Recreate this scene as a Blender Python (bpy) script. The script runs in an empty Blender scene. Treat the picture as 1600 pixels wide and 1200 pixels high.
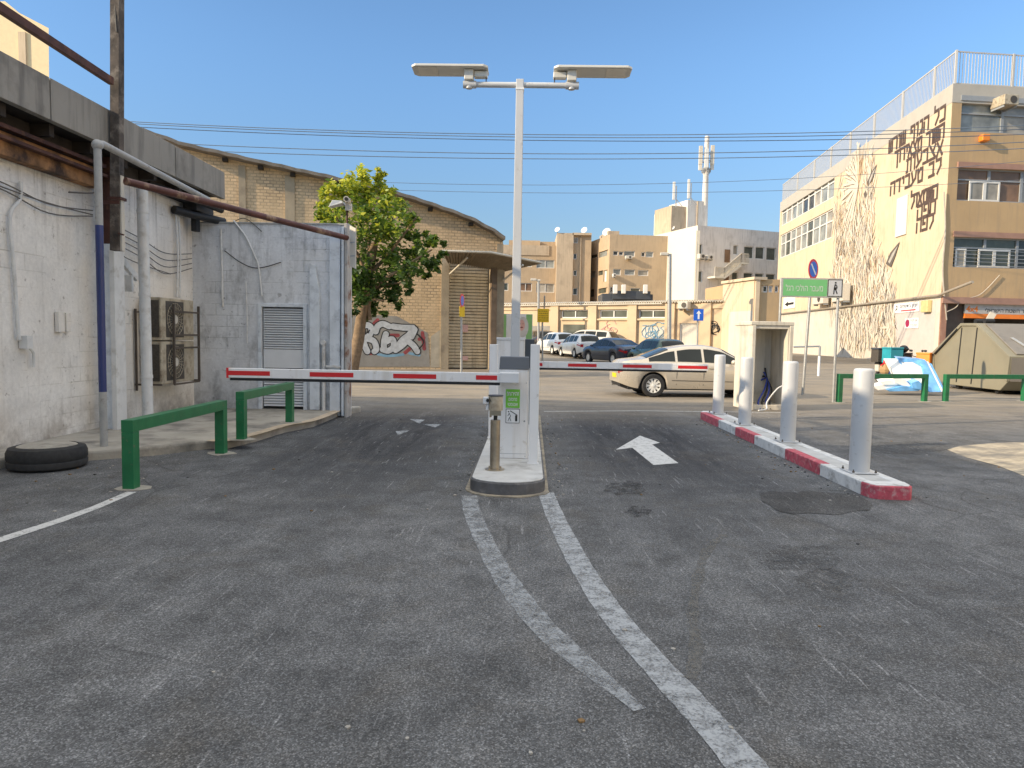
import bpy, bmesh, math, random
from math import radians, sin, cos, tan, atan, pi, sqrt
from mathutils import Vector, Matrix
random.seed(7)
SC = bpy.context.scene
COL = SC.collection

# ------------------------------------------------------------------ camera, sky, sun, exposure
FPX, ROLL, PITCH, YAW = 1100.0, radians(1.0), atan(74.4/1100.0), radians(1.08)
CAMZ = 1.6
cd = bpy.data.cameras.new('camera'); cam = bpy.data.objects.new('camera', cd); COL.objects.link(cam)
cd.sensor_width = 36; cd.sensor_fit = 'HORIZONTAL'; cd.lens = FPX/1600*36; cd.clip_start = 0.05; cd.clip_end = 2000
CAMROT = Matrix.Rotation(YAW, 4, 'Z') @ Matrix.Rotation(pi/2-PITCH, 4, 'X') @ Matrix.Rotation(ROLL, 4, 'Z')
cam.matrix_world = Matrix.Translation((0, 0, CAMZ)) @ CAMROT
SC.camera = cam

SUN_AZ, SUN_EL = radians(21), radians(22.2)      # az: how far the sun stands behind the left side
to_sun = Vector((-cos(SUN_AZ)*cos(SUN_EL), -sin(SUN_AZ)*cos(SUN_EL), sin(SUN_EL)))
SKY_R, SKY_G, SKY_B, FILL_VEIL = .40, .52, .62, 4.5
W = bpy.data.worlds.new('World'); SC.world = W; W.use_nodes = True
wn = W.node_tree.nodes; wl = W.node_tree.links
bg = wn['Background']; sky = wn.new('ShaderNodeTexSky'); sky.sky_type = 'NISHITA'; sky.sun_disc = False
sky.sun_elevation = SUN_EL
sky.sun_rotation = math.atan2(to_sun.x, to_sun.y)
sky.air_density = 1.0; sky.dust_density = 0.3; sky.ozone_density = 2.0
tcw = wn.new('ShaderNodeTexCoord'); spw = wn.new('ShaderNodeSeparateXYZ'); wl.new(tcw.outputs['Generated'], spw.inputs[0])
def wmap(a, b, c, d):
    m = wn.new('ShaderNodeMapRange'); m.interpolation_type = 'SMOOTHSTEP'
    for i, v in enumerate((a, b, c, d)): m.inputs[i+1].default_value = v
    wl.new(spw.outputs[2], m.inputs[0]); return m.outputs[0]
# lower sky tinted and darkened; unseen pale veil added overhead for neutral fill light
m1 = wn.new('ShaderNodeMix'); m1.data_type = 'RGBA'; m1.blend_type = 'MULTIPLY'; m1.inputs[0].default_value = 1.0
wl.new(sky.outputs[0], m1.inputs[6]); m0 = wn.new('ShaderNodeMix'); m0.data_type = 'RGBA'; wl.new(wmap(.0, .38, 0, 1), m0.inputs[0]); m0.inputs[6].default_value = (SKY_R*.62, SKY_G*.50, SKY_B*.46, 1); m0.inputs[7].default_value = (SKY_R, SKY_G, SKY_B, 1); wl.new(m0.outputs[2], m1.inputs[7])
m2 = wn.new('ShaderNodeMix'); m2.data_type = 'RGBA'; wl.new(wmap(.5, .78, 0, .85), m2.inputs[0]); wl.new(m1.outputs[2], m2.inputs[6]); m2.inputs[7].default_value = (FILL_VEIL*.98, FILL_VEIL, FILL_VEIL*1.0, 1)
wl.new(m2.outputs[2], bg.inputs[0]); bg.inputs[1].default_value = 0.15
sl = bpy.data.lights.new('sun', 'SUN'); sl.energy = 2.2; sl.angle = radians(0.55); sl.color = (1.0, 0.84, 0.62)
so = bpy.data.objects.new('sun', sl); COL.objects.link(so)
so.rotation_euler = to_sun.to_track_quat('Z', 'Y').to_euler(); so.location = (-30, -20, 40)
SC.view_settings.view_transform = 'Standard'; SC.view_settings.look = 'None'
SC.view_settings.gamma = 1; SC.view_settings.exposure = 1.4
SC.view_settings.use_white_balance = True; SC.view_settings.white_balance_temperature = 6900; SC.view_settings.white_balance_tint = 10
SC.render.engine = 'CYCLES'
try:
    SC.cycles.max_bounces = 6; SC.cycles.transparent_max_bounces = 12
except Exception: pass

# ------------------------------------------------------------------ measuring helpers (photo pixel -> place in the scene)
def ray(px, py):
    return CAMROT.to_3x3() @ Vector(((px-800)/FPX, (600-py)/FPX, -1))
CP = Vector((0, 0, CAMZ))
def onG(px, py, z=0.0): d = ray(px, py); return CP + d*((z-CAMZ)/d.z)
def onY(px, py, y): d = ray(px, py); return CP + d*(y/d.y)
def onX(px, py, x): d = ray(px, py); return CP + d*(x/d.x)
def gz(y):                                             # the street climbs a little away from the gate
    t = min(max((y-22)/33.0, 0), 1); return 0.62*t*t

class Frame:                                           # a vertical plane: U to the viewer's right, N outwards
    def __init__(s, o, u):
        s.o = Vector((o[0], o[1], 0)); s.U = Vector((u[0], u[1], 0)).normalized(); s.N = Vector((s.U.y, -s.U.x, 0))
    def p(s, u, z, n=0.0): return s.o + s.U*u + s.N*n + Vector((0, 0, z))
    def on(s, px, py, n=0.0):
        d = ray(px, py); q = s.o + s.N*n; t = (q-CP).dot(s.N)/d.dot(s.N); P = CP+d*t
        return ((P-s.o).dot(s.U), P.z)
    def z(s, px, py): return s.on(px, py)[1]
FX = Frame((0, 0), (1, 0))

# ------------------------------------------------------------------ mesh builder
class MB:
    def __init__(s): s.v = []; s.f = []; s.m = []
    def poly(s, pts, m=0):
        n = len(s.v); s.v += [Vector(p) for p in pts]; s.f.append(list(range(n, n+len(pts)))); s.m.append(m)
    def hexa(s, c, m=0):                               # c: 4 bottom + 4 top
        n = len(s.v); s.v += [Vector(p) for p in c]
        for f in ((3,2,1,0),(4,5,6,7),(0,1,5,4),(1,2,6,5),(2,3,7,6),(3,0,4,7)):
            s.f.append([n+i for i in f]); s.m.append(m)
        return s
    def box(s, x0, x1, y0, y1, z0, z1, m=0):
        return s.hexa([(x0,y0,z0),(x1,y0,z0),(x1,y1,z0),(x0,y1,z0),(x0,y0,z1),(x1,y0,z1),(x1,y1,z1),(x0,y1,z1)], m)
    def fb(s, F, u0, u1, z0, z1, n0, n1, m=0):
        return s.hexa([F.p(u0,z0,n1),F.p(u1,z0,n1),F.p(u1,z0,n0),F.p(u0,z0,n0),F.p(u0,z1,n1),F.p(u1,z1,n1),F.p(u1,z1,n0),F.p(u0,z1,n0)], m)
    def prism(s, pts, off, m=0, side=None):            # polygon of 3D points moved by off
        n = len(s.v); k = len(pts); off = Vector(off)
        s.v += [Vector(p) for p in pts]; s.v += [Vector(p)+off for p in pts]
        s.f.append([n+i for i in range(k)]); s.f.append([n+k+i for i in reversed(range(k))]); s.m += [m, m]
        for i in range(k):
            j = (i+1) % k; s.f.append([n+i, n+k+i, n+k+j, n+j]); s.m.append(m if side is None else side)
        return s
    def tube(s, pts, r, seg=8, m=0, r1=None, caps=True):
        pts = [Vector(p) for p in pts]; n0 = len(s.v); k = len(pts); up = None
        for i, p in enumerate(pts):
            if i == 0: t = pts[1]-p
            elif i == k-1: t = p-pts[i-1]
            else: t = (pts[i+1]-p).normalized()+(p-pts[i-1]).normalized()
            if t.length < 1e-9: t = Vector((0, 0, 1))
            t.normalize()
            if up is None: up = t.orthogonal().normalized()
            a = (up - t*up.dot(t)); a = a.normalized() if a.length > 1e-6 else t.orthogonal().normalized(); up = a
            b = t.cross(a); rr = r if r1 is None else r+(r1-r)*i/(k-1)
            if isinstance(r, (list, tuple)): rr = r[i]
            for q in range(seg):
                w = 2*pi*q/seg; s.v.append(p+a*(cos(w)*rr)+b*(sin(w)*rr))
        for i in range(k-1):
            for q in range(seg):
                j = (q+1) % seg; A = n0+i*seg
                s.f.append([A+q, A+j, A+seg+j, A+seg+q]); s.m.append(m)
        if caps:
            s.f.append([n0+q for q in reversed(range(seg))]); s.f.append([n0+(k-1)*seg+q for q in range(seg)]); s.m += [m, m]
        return s
    def sqtube(s, a, b, w, h=None, m=0):               # square bar from a to b
        a = Vector(a); b = Vector(b); h = h or w; t = (b-a).normalized()
        side = t.cross(Vector((0, 0, 1)));
        if side.length < 1e-3: side = Vector((1, 0, 0))
        side.normalize(); up = side.cross(t)
        q = [(-w/2,-h/2),(w/2,-h/2),(w/2,h/2),(-w/2,h/2)]
        return s.hexa([a+side*x+up*y for x, y in q]+[b+side*x+up*y for x, y in q], m)
    def lathe(s, c, prof, seg=24, m=0, axis=None, caps=True):     # prof: (r, h)
        c = Vector(c); n0 = len(s.v)
        ax = Vector(axis).normalized() if axis else Vector((0, 0, 1)); a = ax.orthogonal().normalized(); b = ax.cross(a)
        for r, h in prof:
            for q in range(seg):
                w = 2*pi*q/seg; s.v.append(c+a*(cos(w)*r)+b*(sin(w)*r)+ax*h)
        for i in range(len(prof)-1):
            for q in range(seg):
                j = (q+1) % seg; A = n0+i*seg; s.f.append([A+q, A+j, A+seg+j, A+seg+q]); s.m.append(m)
        if caps: s.f.append([n0+q for q in reversed(range(seg))]); s.f.append([n0+(len(prof)-1)*seg+q for q in range(seg)]); s.m += [m, m]
        return s
    def ball(s, c, r, m=0, seg=12, rings=8):
        rx, ry, rz = r if isinstance(r, (tuple, list)) else (r, r, r); n0 = len(s.v); c = Vector(c)
        for i in range(rings+1):
            th = pi*i/rings
            for q in range(seg):
                w = 2*pi*q/seg; s.v.append(c+Vector((rx*sin(th)*cos(w), ry*sin(th)*sin(w), rz*cos(th))))
        for i in range(rings):
            for q in range(seg):
                j = (q+1) % seg; A = n0+i*seg; s.f.append([A+q, A+seg+q, A+seg+j, A+j]); s.m.append(m)
        return s

WL = {}
def link(o):
    if o.name not in COL.objects: COL.objects.link(o)
def build(name, mb, mats, parent=None, bevel=0.0, smooth=None, recalc=True, kind=None, solid=0):
    if not isinstance(mats, (list, tuple)): mats = [mats]
    base = WL.get(parent.name, Vector((0,0,0))) if parent else Vector((0,0,0))
    me = bpy.data.meshes.new(name)
    me.from_pydata([v-base for v in mb.v], [], mb.f)
    for m in mats: me.materials.append(m)
    for i, p in enumerate(me.polygons): p.material_index = mb.m[i]
    bm = bmesh.new(); bm.from_mesh(me)
    if recalc: bmesh.ops.recalc_face_normals(bm, faces=bm.faces)
    uv = bm.loops.layers.uv.new('UVMap')
    for f in bm.faces:
        n = f.normal
        if abs(n.z) > 0.8:
            for l in f.loops: p = l.vert.co+base; l[uv].uv = (p.x, p.y)
        else:
            h = Vector((-n.y, n.x, 0)); h = h.normalized() if h.length > 1e-6 else Vector((1,0,0))
            for l in f.loops: p = l.vert.co+base; l[uv].uv = (p.dot(h), p.z)
    bm.to_mesh(me); bm.free()
    if smooth is not None:
        me.shade_smooth(); me.set_sharp_from_angle(angle=radians(smooth))
    o = bpy.data.objects.new(name, me); COL.objects.link(o)
    if parent: o.parent = parent; WL[o.name] = base
    else: WL[o.name] = Vector((0,0,0))
    if bevel > 0:
        b = o.modifiers.new('bevel', 'BEVEL'); b.width = bevel; b.segments = 2; b.limit_method = 'ANGLE'; b.angle_limit = radians(40)
    if kind: o['kind'] = kind
    return o
def thing(name, label, cat, loc=(0,0,0), rz=0, group=None):
    o = bpy.data.objects.new(name, None); COL.objects.link(o); o.empty_display_size = 0.2
    o.location = loc; o.rotation_euler = (0, 0, rz); o['label'] = label; o['category'] = cat
    if group: o['group'] = group
    WL[o.name] = Vector(loc)
    return o
def thing0(name, label, cat, group=None):              # built round the origin, moved later with place()
    return thing(name, label, cat, (0,0,0), 0, group)
def place(o, loc, rz=0): o.location = loc; o.rotation_euler = (0, 0, rz); return o
def tag(o, label, cat, group=None):
    o['label'] = label; o['category'] = cat
    if group: o['group'] = group
    return o
def dup(root, loc, rz, label, group=None):
    r = root.copy(); COL.objects.link(r); r.location = loc; r.rotation_euler = (0, 0, rz); r['label'] = label
    if group: r['group'] = group
    for ch in list(root.children):
        c = ch.copy(); COL.objects.link(c); c.parent = r
        for g in list(ch.children):
            d = g.copy(); COL.objects.link(d); d.parent = c
    return r
def text(name, body, F, u, z, width, height, mat, parent, n=0.01, shear=0, bold=0.0, rtl=True, depth=0.004):
    """lettering fitted into a width x height box whose lower left corner is (u, z) on frame F"""
    c = bpy.data.curves.new(name, 'FONT'); c.body = body[::-1] if rtl else body; c.offset = bold; c.size = 1
    to = bpy.data.objects.new(name, c); COL.objects.link(to)
    me = bpy.data.meshes.new_from_object(to.evaluated_get(bpy.context.evaluated_depsgraph_get()))
    COL.objects.unlink(to); bpy.data.objects.remove(to); bpy.data.curves.remove(c)
    if not len(me.vertices): return None
    xs = [v.co.x for v in me.vertices]; ys = [v.co.y for v in me.vertices]
    x0, x1, y0, y1 = min(xs), max(xs), min(ys), max(ys); sx = width/(x1-x0); sy = height/max(y1-y0, 1e-6)
    mb = MB()
    vs = [F.p(u+(v.co.x-x0)*sx+shear*(v.co.y-y0)*sy, z+(v.co.y-y0)*sy, n) for v in me.vertices]
    mb.v = vs; mb.f = [list(p.vertices) for p in me.polygons]; mb.m = [0]*len(mb.f)
    bpy.data.meshes.remove(me)
    return build(name, mb, mat, parent, recalc=False)

# ------------------------------------------------------------------ materials
def newmat(name):
    m = bpy.data.materials.new(name); m.use_nodes = True
    return m, m.node_tree.nodes, m.node_tree.links, m.node_tree.nodes['Principled BSDF']
def N(ns, t, **k):
    n = ns.new(t)
    for a, b in k.items():
        if a.startswith('i_'): n.inputs[int(a[2:]) if a[2:].isdigit() else a[2:].replace('_', ' ')].default_value = b
        else: setattr(n, a, b)
    return n
def rgb(c): return (c[0], c[1], c[2], 1)
def noise(ns, ls, coord, scale, detail=4, rough=.55, dist=0):
    n = N(ns, 'ShaderNodeTexNoise', i_Scale=scale, i_Detail=detail, i_Roughness=rough, i_Distortion=dist)
    ls.new(coord, n.inputs['Vector']); return n.outputs[0]
def N2(ns, ls, coord, scale):
    n = N(ns, 'ShaderNodeTexNoise', i_Scale=scale, i_Detail=3.0); ls.new(coord, n.inputs['Vector']); return n.outputs[1]
def ramp(ns, ls, fac, stops):
    r = ns.new('ShaderNodeValToRGB'); e = r.color_ramp.elements
    while len(e) < len(stops): e.new(.5)
    for i, (p, c) in enumerate(stops):
        e[i].position = p; e[i].color = rgb(c) if hasattr(c, '__len__') else (c, c, c, 1)
    ls.new(fac, r.inputs[0]); return r.outputs[0]
def mix(ns, ls, fac, a, b, mode='MIX'):
    m = ns.new('ShaderNodeMix'); m.data_type = 'RGBA'; m.blend_type = mode
    for sock, val in ((m.inputs[0], fac), (m.inputs[6], a), (m.inputs[7], b)):
        if hasattr(val, 'is_linked') or hasattr(val, 'links'): ls.new(val, sock)
        elif hasattr(val, '__len__'): sock.default_value = rgb(val)
        else: sock.default_value = val
    return m.outputs[2]
def scaled(ns, ls, coord, sc):
    mp = N(ns, 'ShaderNodeMapping'); mp.inputs['Scale'].default_value = sc; ls.new(coord, mp.inputs[0]); return mp.outputs[0]
def bumpn(ns, ls, bsdf, h, strength, dist=.01):
    b = N(ns, 'ShaderNodeBump', i_Strength=strength, i_Distance=dist); ls.new(h, b.inputs['Height']); ls.new(b.outputs[0], bsdf.inputs['Normal'])
def M(name, col, rough=.6, metal=0.0, var=.12, vs=3.0, bump=0.0, bs=60, dirt=None, dscale=1.2, dlo=.52, dhi=.75, streak=None, spec=None):
    m, ns, ls, b = newmat(name); tc = ns.new('ShaderNodeTexCoord').outputs['Object']
    a = noise(ns, ls, tc, vs, 5)
    lo = tuple(x*(1-var) for x in col); hi = tuple(min(1, x*(1+var)) for x in col)
    c = ramp(ns, ls, a, [(.3, lo), (.7, hi)])
    if dirt is not None:
        d = noise(ns, ls, tc, dscale, 8, .65); f = ramp(ns, ls, d, [(dlo, 0.0), (dhi, 1.0)]); c = mix(ns, ls, f, c, dirt)
    if streak is not None:
        d = noise(ns, ls, scaled(ns, ls, tc, (4, 4, .35)), 1.5, 6, .6); f = ramp(ns, ls, d, [(.5, 0.0), (.75, .8)]); c = mix(ns, ls, f, c, streak)
    ls.new(c, b.inputs['Base Color']); b.inputs['Roughness'].default_value = rough; b.inputs['Metallic'].default_value = metal
    if spec is not None: b.inputs['Specular IOR Level'].default_value = spec
    if bump > 0: bumpn(ns, ls, b, noise(ns, ls, tc, bs, 6, .6), bump)
    return m

def mat_asphalt(name='worn asphalt', tint=(.94,.965,1.01)):
    m, ns, ls, b = newmat(name); tc = ns.new('ShaderNodeTexCoord').outputs['Object']
    big = noise(ns, ls, tc, .35, 5, .6, .4); mid = noise(ns, ls, tc, 2.6, 6, .62)
    c = ramp(ns, ls, big, [(.3, (.108,.108,.108)), (.5, (.134,.133,.131)), (.7, (.165,.162,.158))])
    c = mix(ns, ls, .75, c, ramp(ns, ls, mid, [(.3, .5), (.7, 1.4)]), 'MULTIPLY')
    # dust drags and tyre wear: noise pulled out along the lane
    st = noise(ns, ls, scaled(ns, ls, tc, (3.2, .35, 1)), 1.6, 6, .65, .8)
    c = mix(ns, ls, ramp(ns, ls, st, [(.5, 0.0), (.72, .45)]), c, (.2,.197,.19))
    st2 = noise(ns, ls, scaled(ns, ls, tc, (1.2, .22, 1)), 1.1, 4, .5, .3)
    c = mix(ns, ls, ramp(ns, ls, st2, [(.52, 0.0), (.75, .55)]), c, (.07,.07,.071))
    # tyre grime in both lanes, deepened to paint in the shade by the gate
    sxy = N(ns, 'ShaderNodeSeparateXYZ'); wob = mix(ns, ls, .12, tc, N2(ns, ls, tc, .8)); ls.new(wob, sxy.inputs[0])
    def bell(sock, c0, w):
        a = N(ns, 'ShaderNodeMath', operation='SUBTRACT'); ls.new(sock, a.inputs[0]); a.inputs[1].default_value = c0
        b2 = N(ns, 'ShaderNodeMath', operation='ABSOLUTE'); ls.new(a.outputs[0], b2.inputs[0])
        m_ = N(ns, 'ShaderNodeMapRange', interpolation_type='SMOOTHSTEP'); m_.inputs[1].default_value = w; m_.inputs[2].default_value = w*.25; m_.inputs[3].default_value = 0; m_.inputs[4].default_value = 1; ls.new(b2.outputs[0], m_.inputs[0]); return m_.outputs[0]
    gy = bell(sxy.outputs[1], 10.3, 6.0)
    gx = mix(ns, ls, 1.0, bell(sxy.outputs[0], -1.9, 1.7), bell(sxy.outputs[0], 1.7, 1.6), 'ADD')
    gm = mix(ns, ls, 1.0, mix(ns, ls, 1.0, gy, gx, 'MULTIPLY'), ramp(ns, ls, st, [(.3, .45), (.6, 1.0)]), 'MULTIPLY')
    c = mix(ns, ls, gm, c, (.036,.036,.039))
    # patchy repairs: big flat cells of slightly different asphalt
    vp = N(ns, 'ShaderNodeTexVoronoi', i_Scale=.22, i_Randomness=1.0); ls.new(mix(ns, ls, .25, tc, N2(ns, ls, tc, .9)), vp.inputs['Vector'])
    c = mix(ns, ls, .5, c, ramp(ns, ls, vp.outputs['Color'], [(.2, .78), (.8, 1.2)]), 'MULTIPLY')
    # scratches: three directions of very stretched noise
    for k, (ang, sc) in enumerate(((.5, 5), (-.35, 6), (1.15, 4))):
        mp = N(ns, 'ShaderNodeMapping'); mp.inputs['Rotation'].default_value = (0, 0, ang); mp.inputs['Scale'].default_value = (9, .55, 1); mp.inputs['Location'].default_value = (k*3.1, k*7.7, 0)
        ls.new(tc, mp.inputs[0]); s = noise(ns, ls, mp.outputs[0], sc*.8, 2, .4)
        g = noise(ns, ls, tc, .7+k*.2, 2)
        f = mix(ns, ls, 1.0, ramp(ns, ls, s, [(.665, 0.0), (.71, .7)]), ramp(ns, ls, g, [(.45, 0.0), (.6, 1.0)]), 'MULTIPLY')
        c = mix(ns, ls, f, c, (.26,.255,.25))
    # cracks
    w = N(ns, 'ShaderNodeTexNoise', i_Scale=1.6, i_Detail=4.0); ls.new(tc, w.inputs['Vector'])
    ww = mix(ns, ls, .14, tc, w.outputs[1])
    vo = N(ns, 'ShaderNodeTexVoronoi', feature='DISTANCE_TO_EDGE', i_Scale=.55); ls.new(ww, vo.inputs['Vector'])
    g = noise(ns, ls, tc, .33, 2); cr = ramp(ns, ls, vo.outputs[0], [(.0, 1.0), (.009, 0.0)])
    cr = mix(ns, ls, 1.0, cr, ramp(ns, ls, g, [(.47, 0.0), (.56, .6)]), 'MULTIPLY')
    c = mix(ns, ls, cr, c, (.05,.049,.048))
    bs_ = noise(ns, ls, tc, 1.3, 7, .7, .6); c = mix(ns, ls, ramp(ns, ls, bs_, [(.52, 0.0), (.68, .5)]), c, (.10,.088,.072))
    ds_ = noise(ns, ls, tc, 5.5, 6, .75, .3); c = mix(ns, ls, ramp(ns, ls, ds_, [(.58, 0.0), (.72, .5)]), c, (.05,.05,.05)); c = mix(ns, ls, ramp(ns, ls, ds_, [(.28, .35), (.42, 0.0)]), c, (.22,.215,.205))
    # aggregate
    v1 = N(ns, 'ShaderNodeTexVoronoi', i_Scale=150.0); ls.new(tc, v1.inputs['Vector'])
    c = mix(ns, ls, .75, c, ramp(ns, ls, v1.outputs['Color'], [(.15, .45), (.6, 1.0), (.95, 2.5)]), 'MULTIPLY')
    fine = noise(ns, ls, tc, 60, 4, .7)
    c = mix(ns, ls, .7, c, ramp(ns, ls, fine, [(.3, .5), (.7, 1.5)]), 'MULTIPLY')
    # sandy dust beyond the gate, lightened to paint sunlight onto the street
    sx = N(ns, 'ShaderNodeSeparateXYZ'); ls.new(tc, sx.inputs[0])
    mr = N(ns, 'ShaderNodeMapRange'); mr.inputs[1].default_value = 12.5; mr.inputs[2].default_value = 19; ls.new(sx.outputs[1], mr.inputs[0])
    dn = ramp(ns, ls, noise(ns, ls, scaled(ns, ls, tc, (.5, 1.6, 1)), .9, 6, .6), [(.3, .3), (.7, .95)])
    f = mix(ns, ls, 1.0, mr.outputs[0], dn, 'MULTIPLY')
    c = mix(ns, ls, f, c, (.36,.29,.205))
    c = mix(ns, ls, 1.0, c, tint, 'MULTIPLY')
    ls.new(c, b.inputs['Base Color']); b.inputs['Roughness'].default_value = .88; b.inputs['Specular IOR Level'].default_value = .3
    h = mix(ns, ls, .45, v1.outputs['Distance'], fine); h2 = mix(ns, ls, .4, h, noise(ns, ls, tc, 14, 5, .6))
    bumpn(ns, ls, b, h2, .75, .012)
    return m
def mat_paint_worn(name, col, lo=.4, hi=.56, sc=7, top=1.0):    # road paint with asphalt showing through
    m, ns, ls, b = newmat(name); tc = ns.new('ShaderNodeTexCoord').outputs['Object']
    f = noise(ns, ls, tc, sc, 8, .72, .3); f2 = noise(ns, ls, tc, 70, 3, .7)
    f = mix(ns, ls, .4, f, f2)
    b.inputs['Base Color'].default_value = rgb(col); b.inputs['Roughness'].default_value = .8
    ls.new(ramp(ns, ls, f, [(lo, 0.0), (hi, top)]), b.inputs['Alpha'])
    bumpn(ns, ls, b, f2, .4)
    return m
def mat_block(name, col, bw, bh, mort, mcol, bump=.5, dirt=(.2,.19,.18), dlo=.55, dhi=.8, vary=.1, mcontrast=.5, warm=None):
    m, ns, ls, b = newmat(name); t = ns.new('ShaderNodeTexCoord'); uv = t.outputs['UV']; tc = t.outputs['Object']
    w = N(ns, 'ShaderNodeTexNoise', i_Scale=3.0, i_Detail=3.0); ls.new(tc, w.inputs['Vector'])
    uvw = mix(ns, ls, .012, uv, w.outputs[1])
    br = N(ns, 'ShaderNodeTexBrick', i_Scale=1.0, i_Mortar_Size=mort, i_Mortar_Smooth=.3, i_Bias=0.0, i_Brick_Width=bw, i_Row_Height=bh)
    br.inputs['Color1'].default_value = rgb([x*(1-vary) for x in col]); br.inputs['Color2'].default_value = rgb([min(1, x*(1+vary)) for x in col])
    br.inputs['Mortar'].default_value = rgb(mcol); ls.new(uvw, br.inputs['Vector'])
    g = noise(ns, ls, tc, .9, 6, .7, .5)
    jm = ramp(ns, ls, g, [(.47, 0.0), (.6, .9)]) if mcontrast > 1 else ramp(ns, ls, g, [(.35, 1-mcontrast), (.65, 1.0)])
    c = mix(ns, ls, jm, col, br.outputs[0])
    c = mix(ns, ls, .6, c, ramp(ns, ls, noise(ns, ls, tc, 1.1, 6, .6), [(.3, .72), (.7, 1.18)]), 'MULTIPLY')
    c = mix(ns, ls, .6, c, ramp(ns, ls, noise(ns, ls, tc, 18, 5, .7), [(.3, .8), (.7, 1.12)]), 'MULTIPLY')
    if warm is not None:
        c = mix(ns, ls, ramp(ns, ls, noise(ns, ls, tc, .45, 3), [(.45, 0.0), (.65, .7)]), c, warm)
    d = noise(ns, ls, scaled(ns, ls, tc, (1.4, 1.4, .8)), 2.0, 9, .72)
    c = mix(ns, ls, ramp(ns, ls, d, [(dlo, 0.0), (dhi, .9)]), c, dirt)
    st = noise(ns, ls, scaled(ns, ls, tc, (5, 5, .3)), 1.3, 6, .6)
    c = mix(ns, ls, ramp(ns, ls, st, [(.58, 0.0), (.85, .28)]), c, dirt)
    b.inputs['Roughness'].default_value = .85; b.inputs['Specular IOR Level'].default_value = .25
    if mcontrast > 1:
        pk = noise(ns, ls, tc, 5.5, 8, .75); c = mix(ns, ls, ramp(ns, ls, pk, [(.60, 0.0), (.66, .75)]), c, dirt)
        pit = N(ns, 'ShaderNodeTexVoronoi', i_Scale=7.0); ls.new(mix(ns, ls, .1, tc, N2(ns, ls, tc, 9)), pit.inputs['Vector'])
        c = mix(ns, ls, mix(ns, ls, 1.0, ramp(ns, ls, pit.outputs['Distance'], [(.05, .85), (.11, 0.0)]), ramp(ns, ls, g, [(.5, 0.0), (.6, 1.0)]), 'MULTIPLY'), c, dirt)
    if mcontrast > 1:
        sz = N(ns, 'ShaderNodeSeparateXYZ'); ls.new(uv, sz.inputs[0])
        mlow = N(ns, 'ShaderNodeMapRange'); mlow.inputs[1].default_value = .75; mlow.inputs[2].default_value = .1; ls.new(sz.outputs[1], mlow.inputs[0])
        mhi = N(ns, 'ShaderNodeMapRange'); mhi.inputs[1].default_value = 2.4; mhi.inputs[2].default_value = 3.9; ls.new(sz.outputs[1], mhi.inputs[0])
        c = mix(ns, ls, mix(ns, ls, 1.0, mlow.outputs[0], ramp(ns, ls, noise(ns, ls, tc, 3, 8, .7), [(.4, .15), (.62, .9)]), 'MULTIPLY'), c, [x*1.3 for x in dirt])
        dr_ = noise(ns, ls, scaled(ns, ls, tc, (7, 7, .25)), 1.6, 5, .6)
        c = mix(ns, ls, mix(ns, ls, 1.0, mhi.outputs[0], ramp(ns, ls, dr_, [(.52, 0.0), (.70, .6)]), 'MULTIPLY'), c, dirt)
    bj = mix(ns, ls, jm, (1,1,1), ramp(ns, ls, br.outputs['Fac'], [(0.0, 1.0), (1.0, 0.0)])) if mcontrast > 1 else ramp(ns, ls, br.outputs['Fac'], [(0.0, 1.0), (1.0, 0.0)])
    h = mix(ns, ls, .35, bj, noise(ns, ls, tc, 25, 6, .7))
    if mcontrast > 1: h = mix(ns, ls, .4, h, noise(ns, ls, tc, 4, 4, .6))
    ls.new(c, b.inputs['Base Color']); bumpn(ns, ls, b, h, bump, .02)
    return m
def mat_leaf(name, col):
    m, ns, ls, b = newmat(name); tc = ns.new('ShaderNodeTexCoord').outputs['Object']
    c = ramp(ns, ls, noise(ns, ls, tc, 2.2, 3), [(.3, [x*.75 for x in col]), (.7, [x*1.25 for x in col])])
    ls.new(c, b.inputs['Base Color']); b.inputs['Roughness'].default_value = .45
    tr = ns.new('ShaderNodeBsdfTranslucent'); ls.new(c, tr.inputs[0]); ms = ns.new('ShaderNodeMixShader'); ms.inputs[0].default_value = .42
    ls.new(b.outputs[0], ms.inputs[1]); ls.new(tr.outputs[0], ms.inputs[2]); ls.new(ms.outputs[0], ns['Material Output'].inputs[0])
    return m
def mat_glass(name, col, rough=.08):
    m, ns, ls, b = newmat(name); tc = ns.new('ShaderNodeTexCoord').outputs['Object']
    c = ramp(ns, ls, noise(ns, ls, tc, .9, 3), [(.3, [x*.6 for x in col]), (.7, [x*1.3 for x in col])])
    ls.new(c, b.inputs['Base Color']); b.inputs['Roughness'].default_value = rough; b.inputs['Specular IOR Level'].default_value = .6
    return m
def mat_carpaint(name, col, metal=.3):
    m, ns, ls, b = newmat(name); tc = ns.new('ShaderNodeTexCoord').outputs['Object']
    sp = N(ns, 'ShaderNodeSeparateXYZ'); ls.new(tc, sp.inputs[0])
    dn = noise(ns, ls, tc, 1.5, 4, .5)
    mr = N(ns, 'ShaderNodeMapRange'); mr.inputs[1].default_value = .75; mr.inputs[2].default_value = .2; ls.new(sp.outputs[2], mr.inputs[0])
    f = mix(ns, ls, 1.0, mr.outputs[0], ramp(ns, ls, dn, [(.3, .05), (.9, .25)]), 'MULTIPLY')
    c = mix(ns, ls, f, col, (.2,.17,.14))
    ls.new(c, b.inputs['Base Color']); b.inputs['Metallic'].default_value = metal
    ls.new(ramp(ns, ls, dn, [(.3, .22), (.7, .38)]), b.inputs['Roughness'])
    b.inputs['Coat Weight'].default_value = .6; b.inputs['Coat Roughness'].default_value = .12
    return m

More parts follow.
